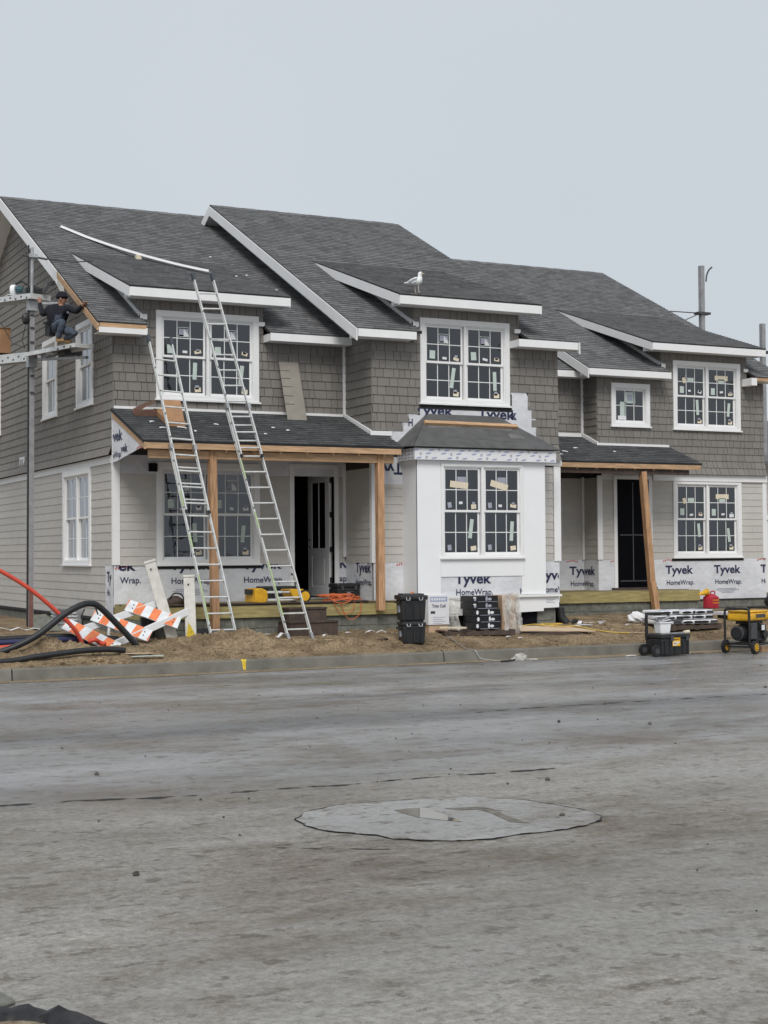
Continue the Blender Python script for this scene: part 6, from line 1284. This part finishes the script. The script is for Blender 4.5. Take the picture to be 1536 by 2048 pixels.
mb = MB(); mb.box(gx_+.36, gx_+.80, gy_-.2, gy_+.2, .22, .56); mb.build('engine', 'black', gn, bevel=.03); mb = MB(); mb.box(gx_+.48, gx_+.64, gy_-.255, gy_-.205, .44, .56); mb.build('control_box', 'black', gn); mb = MB(); mb.box(gx_+.50, gx_+.62, gy_-.259, gy_-.256, .45, .55); mb.build('control_label', 'paper', gn)
mb = MB(); mb.box(gx_+.14, gx_+.36, gy_-.24, gy_-.16, .28, .60); mb.build('outlet_panel', 'darkgrey', gn, bevel=.01); mb = MB(); mb.cyl((gx_+.66, gy_-.2, .36), (gx_+.66, gy_-.26, .36), .085, n=16); mb.build('recoil_cover', 'black', gn); mb = MB(); mb.box(gx_+.36, gx_+.82, gy_-.1, gy_+.24, .565, .63); mb.build('air_duct', 'black', gn)
for k in range(6): mb = MB(); mb.cyl((gx_+.05+.045*k, gy_+.02, .40), (gx_+.062+.045*k, gy_+.02, .40), .152, n=20); mb.build('cooling_fin', 'black', gn)
for y in (-.36, .29):
    mb = MB(); mb.cyl((gx_+.12, gy_+y, .13), (gx_+.12, gy_+y+.075, .13), .13, n=24); w_ = mb.build('wheel', 'rubber', gn, bevel=.012); mb = MB(); mb.cyl((gx_+.12, gy_+y-.006, .13), (gx_+.12, gy_+y+.08, .13), .078, n=20); mb.build('wheel_rim', 'yellow', w_)
    for k in range(6): a = math.pi*k/3; mb = MB(); c = V((gx_+.12+.045*math.cos(a), gy_+y-.008, .13+.045*math.sin(a))); mb.obox(c, V((.010*math.cos(a), 0, .010*math.sin(a))), V((0, .003, 0)), V((-.007*math.sin(a), 0, .007*math.cos(a)))); mb.build('rim_slot', 'black', w_)
mb = MB(); mb.cyl((gx_+.12, gy_-.36, .13), (gx_+.12, gy_+.36, .13), .018); mb.build('axle', 'darkgrey', gn); gn.rotation_euler.z = .35
mb = MB(); mb.box(11.75, 11.98, -5.0, -4.8, .0, .11); tag(mb.build('wood_block', 'lumber', origin=(11.86, -4.9, 0)), 'wood block propping the generator frame', 'wood block')

# pallet with cartons before the bay
def pallet(label, cx, cy, z, L_, W_, rot, m='brownwood'):
    t = thing('pallet', label, 'pallet', (cx, cy, z))
    for k in range(6): mb = MB(); x = cx-L_/2+k*(L_-.09)/5; mb.box(x, x+.09, cy-W_/2, cy+W_/2, z+.10, z+.12); mb.build('top_board', m, t)
    for y in (-W_/2, -.045, W_/2-.09): mb = MB(); mb.box(cx-L_/2, cx+L_/2, cy+y, cy+y+.09, z+.02, z+.099); mb.build('stringer', m, t)
    for k in range(3): mb = MB(); x = cx-L_/2+k*(L_-.1)/2; mb.box(x, x+.1, cy-W_/2, cy+W_/2, z, z+.019); mb.build('bottom_board', m, t)
    t.rotation_euler.z = rot; return t
zp = G(6.3, -2.85)-.03
pallet('brown wooden pallet under the black cartons before the bay', 6.42, -2.75, zp, 1.5, .75, -.10)
zc = zp+.122
for k in range(5):
    dx = -.05 if k > 2 else .02*(k % 2); t = thing('black_carton', ('bottom', 'second lowest', 'middle', 'second highest', 'topmost')[k]+' black carton in the stack on the pallet before the bay', 'carton', (6.62+dx, -2.72, zc+.132*k), 'black cartons stacked on a pallet')
    mb = MB(); mb.box(6.34+dx, 6.92+dx, -2.98, -2.5, zc+.132*k, zc+.132*k+.128); mb.build('box', 'blackprint', t, bevel=.004)
    fc = Frame((0, -2.981, 0), (1, 0, 0)); z = zc+.132*k; mb = MB(); fc.quad(mb, 6.46+dx, 6.90+dx, z+.012, z+.02, 0, .002); mb.build('stripe', 'printgrey', t)
    mm = 'paper' if k < 3 else 'printgrey'; mb = MB()
    for (u, v, a, b) in ((6.40, .07, .028, .042), (6.66, .075, .024, .05), (6.73, .065, .045, .028)): fc.poly(mb, [(u+dx+a*math.cos(q_), z+v+b*math.sin(q_)) for q_ in [2*math.pi*i/12 for i in range(12)]], 0, .002)
    mb.build('lamp_picture', mm, t)
    if k > 2: mb = MB(); fc.quad(mb, 6.36+dx, 6.42+dx, z+.085, z+.11, 0, .003); mb.build('side_print', 'paper', t)
t = thing('cardboard_box', 'brown cardboard box shrouded in torn clear film beside the black cartons', 'carton', (7.14, -2.75, zc-.1))
mb = MB(); mb.box(6.98, 7.30, -2.95, -2.5, zc-.02, zc+.66); mb.build('box', 'cardpale', t); mb = MB(); mb.box(7.10, 7.13, -2.953, -2.951, zc, zc+.66); mb.build('tape', 'printgrey', t)
def drape(name, parent, P0_, du, dv, nu, nv, amp, seed, m='film_clear'):
    mb = MB(); g_ = []
    for j in range(nv+1):
        for i in range(nu+1):
            u, v = i/nu, j/nv; p = V(P0_)+V(du)*u+V(dv)*v; a_ = amp*noise.noise(V((u*3.2+seed, v*3.2, seed)))+amp*.5*noise.noise(V((u*9+seed, v*7, seed+3))); g_.append(p+V((a_*.5, -abs(a_)*1.2, a_*.25*(v > .02))))
    for j in range(nv):
        for i in range(nu): k = j*(nu+1)+i; mb.face([g_[k], g_[k+1], g_[k+nu+2], g_[k+nu+1]])
    return mb.build(name, m, parent, smooth=True, weld=True)
drape('film_wrap', t, (6.93, -3.02, zc+.70), (.42, .02, .02), (.04, -.05, -.86), 14, 18, .05, 3); drape('film_wrap', t, (7.34, -2.98, zc+.68), (.02, .45, 0), (.0, -.0, -.8), 8, 14, .03, 7)
t = thing('white_carton', 'tall white carton with blue header standing at the bay corner', 'carton', (5.72, -2.45, .47)); mb = MB(); mb.box(5.52, 5.98, -2.6, -2.25, .62, 1.19); mb.build('box', 'paper', t); mb = MB(); mb.box(5.54, 5.96, -2.58, -2.27, .46, .619); mb.build('base', 'cardpale', t)
fc = Frame((0, -2.601, 0), (1, 0, 0)); mb = MB(); fc.quad(mb, 5.56, 5.94, 1.07, 1.16, 0, .002); mb.build('header', 'printblue', t); lettering(t, fc, 'Trim Coil', 5.60, .955, .30, .062, .003, True)
for k in range(6): mb = MB(); fc.quad(mb, 5.585+.055*k, 5.625+.055*k, 1.09, 1.14, .0021, .003); mb.build('header_print', 'paper', t)
mb = MB(); fc.quad(mb, 5.57, 5.67, .835, .885, 0, .002); mb.build('hand_hole', 'darkgrey', t)
mb = MB()
for k in range(4): fc.quad(mb, 5.62, 5.90-.07*(k % 2), .76-.04*k, .768-.04*k, 0, .002)
mb.build('fine_print', 'printgrey', t)
t = thing('plastic_sheet', 'torn translucent plastic hanging from the bay ledge over the pallet', 'plastic sheet', (6.1, -2.2, .6)); drape('sheet', t, (5.95, -2.1, 1.09), (.95, .02, .02), (-.28, -.35, -.28), 16, 8, .08, 11); drape('sheet', t, (5.93, -2.3, 1.08), (.32, .0, 0), (.05, -.25, -.60), 10, 16, .06, 17)
t = thing('plastic_sheet', 'translucent plastic film on the corner of the white bay carton', 'plastic sheet', (5.4, -2.3, .9)); drape('sheet', t, (5.30, -2.35, 1.17), (.26, -.05, .02), (.04, -.1, -.32), 8, 8, .04, 23)
scrap(5.85, -3.0, zp+.16, .52, .09, -.75, 'cream', 'cream edged board tilted on the pallet beside the tool boxes', 'board', 'board_offcut', curl=.02, th_=.03)
t = thing('pipe_elbow', 'dark grey pipe elbow leaning at the right foot of the bay', 'pipe elbow', (9.25, -1.55, .5)); mb = MB(); mb.tube(smooth_path([(9.12, -1.75, .85), (9.14, -1.78, .65), (9.22, -1.85, .52)]), .09, 12); mb.build('elbow', 'rubber', t, smooth=True)
mb = MB(); mb.ball((9.35, -1.95, .55), .09, .08, .06, 8, 6, jit=.2); tag(mb.build('black_lump', 'rubber', origin=(9.35, -1.95, .5)), 'crumpled black plastic beside the pipe elbow at the bay', 'plastic scrap')
# plywood with a cord
t = thing('plywood_sheet', 'pinkish plywood sheet lying on the dirt right of the cartons', 'plywood', (8.1, -2.85, .45)); zz = lambda x, y: .50-.02*(x-7.3)+.10*(y+2.8)
q = [(7.28, -3.14), (8.95, -3.30), (8.70, -2.62), (7.65, -2.50)]; mb = MB(); mb.solid([V((a, b, zz(a, b)+.02)) for a, b in q], [V((a, b, zz(a, b)-.0)) for a, b in q]); mb.build('sheet', 'ply', t); mb = MB(); mb.bar((7.28, -3.12, .40), (8.6, -3.26, .40), .05, .07); mb.build('batten', 'brownwood', t)
pipe('yellow_cord', 'yellow cord looped over the plywood sheet', [(7.7, -2.2, .50), (8.0, -2.5, .56), (8.15, -2.7, .545), (8.45, -2.72, .56), (8.6, -2.6, .56), (8.3, -2.5, .57), (8.1, -2.62, .56), (8.4, -2.85, .52), (8.75, -2.9, .52), (9.0, -3.0, .46), (9.3, -3.3, .40), (9.7, -3.4, .37)], .011, 'yellowcord', 'cord', 6)
# pallet with packages and the fuel can
zq = G(11.4, -3.1)-.02
pallet('low wooden pallet under the black and white packages near the generator', 11.35, -3.0, zq, 1.35, .9, .08)
rr = random.Random(9)
for k in range(9):
    lay, j = k//3, k % 3; x = 10.80+.42*j+rr.uniform(-.05, .05); y = -3.05+rr.uniform(-.08, .08); z = zq+.124+.10*lay; a = rr.uniform(-.12, .12)
    t = thing('shrink_pack', ('lower', 'middle', 'upper')[lay]+' '+('left', 'centre', 'right')[j]+' flat black and white package on the low pallet', 'package', (x, y, z), 'flat packages on the low pallet')
    mb = MB(); mb.box(x-.24, x+.24, y-.33, y+.33, z, z+.085); mb.build('pack', 'paper', t, bevel=.03)
    mb = MB(); fc = Frame((0, y-.331, 0), (1, 0, 0)); fc.poly(mb, [(x-.12+.13*math.cos(q_), z+.042+.026*math.sin(q_)) for q_ in [2*math.pi*i/14 for i in range(14)]], 0, .003); mb.build('print', 'blackprint', t)
    mb = MB(); fc.quad(mb, x+.04, x+.22, z+.015, z+.07, 0, .0035); mb.build('print', 'black' if k % 2 else 'darkgrey', t)
    if lay == 2: mb = MB(); mb.box(x-.2, x+.05, y-.3, y-.05, z+.0855, z+.088); mb.build('print', 'printblue', t)
    t.rotation_euler.z = a
t = thing('plastic_bag', 'crumpled white plastic bag on the dirt behind the wheeled tool box', 'bag', (10.95, -2.0, .5)); mb = MB()
mb.ball((10.9, -2.0, .60), .20, .16, .13, 12, 8, jit=.16); mb.ball((11.15, -1.95, .58), .17, .14, .11, 12, 8, jit=.2); mb.build('bag', 'paper', t)
gz_ = zq+.42; gcx, gcy = 12.1, -3.0; t = thing('fuel_can', 'round red metal fuel can with yellow funnel on the packages', 'fuel can', (gcx, gcy, gz_))
mb = MB(); mb.cyl((gcx, gcy, gz_), (gcx, gcy, gz_+.24), .165, n=28); mb.build('body', 'red', t, bevel=.012); mb = MB(); mb.cyl((gcx, gcy, gz_+.24), (gcx, gcy, gz_+.30), .16, .06, 28); mb.build('shoulder', 'red', t, smooth=False)
mb = MB(); mb.tube(smooth_path([(gcx+.0, gcy, gz_+.28), (gcx+.0, gcy, gz_+.345), (gcx+.05, gcy, gz_+.36), (gcx+.10, gcy, gz_+.345), (gcx+.10, gcy, gz_+.26)]), .013, 8); mb.build('handle', 'red', t, smooth=True)
mb = MB(); mb.cyl((gcx-.07, gcy, gz_+.27), (gcx-.07, gcy, gz_+.34), .03); mb.build('cap', 'yellow', t); mb = MB(); mb.cyl((gcx-.10, gcy, gz_+.345), (gcx-.36, gcy-.05, gz_+.30), .075, .018, 16); mb.build('funnel', 'yellow', t, smooth=True)
for z in (.11, .17): mb = MB(); fc = Frame((0, gcy-.165, 0), (1, 0, 0)); fc.quad(mb, gcx-.08, gcx+.08, gz_+z, gz_+z+.012, -.012, .004); mb.build('print', 'yellow', t)
mb = MB(); mb.box(13.3, 14.5, -2.4, -1.5, .60, .66); t = thing('foam_board', 'white foam board lying behind the generator', 'foam board', (13.9, -2, .5)); mb.build('board', 'paper', t); mb = MB(); mb.box(13.4, 14.4, -2.3, -1.6, .48, .599); mb.build('support', 'brownwood', t)
t = thing('black_bag', 'dark plastic bag against the right foundation', 'bag', (17.6, 1.3, .52)); mb = MB(); mb.ball((17.7, 1.4, .72), .28, .25, .24, 12, 8, jit=.14); mb.build('bag', 'black', t, smooth=True)
# scattered scraps on the dirt
TR = 'small white scraps scattered on the dirt'
WHERE = ['left of the box step', 'right of the box step', 'below the orange cable', 'under the right end of the porch rim', 'before the right porch blocks', 'at the foot of the taller ladder', 'on the kerb side of the brown pallet', 'under the film wrapped box corner', 'left of the white plastic bag']
for k_, (x, y, l, w_, a) in enumerate(((2.33, -2.1, .12, .05, .2), (3.95, -2.25, .10, .06, .4), (4.4, -2.3, .22, .05, .3), (4.62, -2.35, .2, .03, -.2), (9.85, -2.2, .10, .07, 0), (3.3, -2.6, .14, .05, .9), (6.9, -3.3, .09, .05, .3), (7.1, -3.42, .08, .05, .1), (10.45, -2.3, .08, .07, 0))):
    scrap(x, y, G(x, y), l, w_, a, 'paper', 'small white paper scrap on the dirt '+WHERE[k_], 'scrap', 'paper_scrap', curl=.7, group=TR)
for (x, y, l, w_, a, m, lb, c) in ((2.45, -2.55, .22, .10, .3, 'paper', 'crumpled white cup like scrap in front of the right ladder foot', 1.4), (9.75, -1.7, .50, .035, -.25, 'paper', 'thin white stick lying left of a second at the right porch', .02), (10.25, -1.65, .42, .035, .55, 'paper', 'thin white stick pointing up right near the white bag', .02), (9.35, -2.25, .42, .12, .05, 'paper', 'flat white offcut on dirt beside the yellow cord', .1), (10.7, -2.5, .4, .05, .05, 'ply', 'pale wood offcut on dirt left of the white bag', .05), (9.75, -3.3, .9, .04, -.05, 'ply', 'long thin pale wood strip near the kerb behind the wheeled box', .02), (10.35, -3.45, .5, .05, -.05, 'ply', 'short pale wood strip between wheeled box and plywood', .02), (3.1, -3.05, .9, .02, .02, 'ply', 'thin straw coloured strip on the dirt before the toolboxes', .02), (4.25, -3.2, .16, .09, .1, 'brownwood', 'small dark clod shaped scrap left of the toolboxes', 1.0), (9.6, -1.4, .22, .08, .1, 'black', 'black plastic scrap before the right porch blocks', .5), (9.45, -2.0, .16, .12, .6, 'paper', 'rounded white plastic scrap behind the flat offcut', 1.6), (10.35, -4.75, .3, .05, 0, 'brownwood', 'dark wood sliver on the road right of the wheeled tool box', .03), (8.85, -4.62, .22, .08, .1, 'paper', 'small pale offcut on the road beside the tool box wheel', .1)):
    scrap(x, y, G(x, y) if y > -4 else .004, l, w_, a, m, lb, 'scrap', 'scrap', curl=c)
t = thing('plastic_sheet', 'small crumple of clear plastic in the gutter at the kerb', 'plastic sheet', (6.4, -4.5, 0)); mb = MB(); mb.ball((6.42, -4.5, .05), .15, .08, .075, 10, 6, jit=.35); mb.ball((6.65, -4.52, .02), .16, .05, .02, 10, 5, jit=.2); mb.build('crumple', 'film_clear', t)
pipe('strap', 'black strap end lying in the gutter beside clear plastic', [(5.95, -4.6, .015), (6.1, -4.62, .02), (6.28, -4.55, .03)], .018, 'black', 'strap', 6)
pipe('hose', 'thin grey cord running down the kerb face from the pallet', [(5.6, -3.2, .43), (5.55, -3.7, .33), (5.6, -3.95, .225), (5.68, -4.12, .20), (5.75, -4.2, .06), (6.0, -4.35, .014), (6.4, -4.45, .012)], .008, 'aludull', 'cord', 5)
# ------------------------------------------------------------------ near left corner of the street
t = thing('drain_cover', 'black rubber mat edge curled over pale stone at the near corner', 'rubber mat', (-6.95, -22.0, 0)); mb = MB(); n = 22
pr = None
for i in range(n+1):
    a = math.radians(-35+150*i/n); c = V((-7.05, -22.28, 0)); u = V((math.cos(a), math.sin(a), 0)); k_ = 1+.16*noise.noise(V((i*.31, 2, 7))); h_ = .03+.03*noise.noise(V((i*.45, 5, 1))); row = [c+u*(.23+.03*math.sin(i*1.3))+V((0, 0, .0)), c+u*.27*k_+V((0, 0, .02+h_*.5)), c+u*.32*k_+V((0, 0, .015+h_)), c+u*.38*k_+V((0, 0, .01+h_*.4)), c+u*.42*k_+V((0, 0, .0))]
    if pr:
        for j in range(4): mb.face([pr[j], row[j], row[j+1], pr[j+1]])
    pr = row
mb.build('rim', 'rubber', t, smooth=True, weld=True)
mb = MB(); mb.ball((-7.06, -22.26, 0), .24, .24, .03, 20, 6, jit=.02); mb.build('sand_fill', 'sand', t, smooth=True)
mb = MB(); q = [(-7.3, -21.38), (-7.02, -21.40), (-6.93, -21.62), (-6.90, -21.8), (-7.3, -21.95)]; mb.solid([V((a, b, .0)) for a, b in q], [V((a, b, .025)) for a, b in q]); tag(mb.build('stone_slab', 'block', origin=(-7.1, -21.7, 0), bevel=.01), 'grey broken stone slab at the near left corner of the road', 'stone')
# ------------------------------------------------------------------ behind and beyond
for (x, y, zt_, lb, arm) in ((21.6, 9.1, 10.95, 'tall grey scaffold mast with hooked tip behind the right roof', True), (24.1, 9.2, 9.30, 'shorter grey scaffold mast at the right edge behind the roof', False)):
    t = thing('scaffold_mast', lb, 'scaffold mast', (x, y, .5)); mb = MB(); mb.box(x-.07, x+.07, y-.07, y+.07, .5, zt_); mb.build('mast', 'polestl', t)
    zc_ = 9.42 if arm else 8.35; mb = MB(); mb.box(x-.22, x+.26, y-.12, y+.12, zc_, zc_+.07); mb.build('clamp', 'darkgrey', t)
    if arm: mb = MB(); mb.tube(smooth_path([(x+.1, y-.1, 10.45), (x+.13, y-.1, 10.65), (x+.22, y-.1, 10.82), (x+.34, y-.1, 10.92)]), .025, 6); mb.build('hook', 'darkgrey', t)
    else: mb = MB(); mb.bar((x-1.0, y, 8.30), (x-.1, y, 8.36), .05, .04); mb.build('brace', 'darkgrey', t)
    if arm:
        mb = MB(); mb.cyl((x-2.0, y, 9.44), (x-.1, y, 9.46), .016, n=6); mb.build('guy_wire', 'darkgrey', t); mb = MB(); mb.cyl((x-1.1, y-.2, 9.05), (x-.1, y, 9.44), .016, n=6); mb.build('guy_wire', 'darkgrey', t)
nb = thing('neighbour_house', 'low grey neighbouring house at the right edge beyond the townhouses', 'house', (28, 13, .5))
bx(nb, 'wall', 'lap', 23.9, 33, 9, 17, .5, 4.7)
for k in range(24): bx(nb, 'clapboard', 'lap', 23.87, 33, 8.972+.003*(k % 2), 9.0, .7+.165*k, .86+.165*k)
for z in (4.66, 3.0): bx(nb, 'band_board', 'white', 23.84, 33, 8.90, 8.965, z, z+.16)
bx(nb, 'corner_board', 'white', 23.84, 23.98, 8.93, 8.968, .7, 3.0); bx(nb, 'foundation', 'block', 23.88, 33, 8.95, 17, .3, .69)
mb = MB(); mb.solid([V((23.5, 8.5, 4.84)), V((33.4, 8.5, 4.84)), V((33.4, 13, 6.6)), V((23.5, 13, 6.6))], [V((23.5, 8.5, 4.74)), V((33.4, 8.5, 4.74)), V((33.4, 13, 6.5)), V((23.5, 13, 6.5))]); mb.build('roof', 'roof', nb)
def tree(label, x, y, h_, r, n, seed):
    rr = random.Random(seed); t = thing('evergreen_tree', label, 'tree', (x, y, .5)); mb = MB(); mb.cyl((x, y, .3), (x, y, h_*.9), .16, .04, 8); mb.build('trunk', 'bark', t)
    mb = MB()
    for k in range(int(h_*5)):
        z = 1.2+(h_-1.4)*k/(h_*5); a = rr.uniform(0, 6.28); l_ = r*(1-z/h_)*.9; mb.cyl((x, y, z), (x+l_*math.cos(a), y+l_*math.sin(a), z-.15), .03, .01, 5)
    mb.build('limbs', 'bark', t, kind='stuff'); mb = MB()
    for k in range(n):
        z = 1.0+(h_-.8)*rr.random()**1.3; rad = r*(1.02-z/(h_+.3))*math.sqrt(rr.random())*(1+.35*noise.noise(V((z*1.7, k*.001, seed)))); a = rr.uniform(0, 6.28); c = V((x+rad*math.cos(a), y+rad*math.sin(a), z)); s_ = rr.uniform(.05, .13)
        d = V((rr.uniform(-1, 1), rr.uniform(-1, 1), rr.uniform(-.7, .4))).normalized(); e = d.orthogonal().normalized(); mb.face([c-d*s_, c+e*s_*.4, c+d*s_, c-e*s_*.4], 0, rr.uniform(-.5, .5))
    mb.build('crown', 'foliage', t)
tree('dark evergreen tree behind the right corner of the townhouses', 28.4, 14.5, 7.2, 2.2, 7000, 3); tree('second dark evergreen tree further right beyond the grey house', 31.5, 18.5, 8.2, 2.4, 6000, 6)
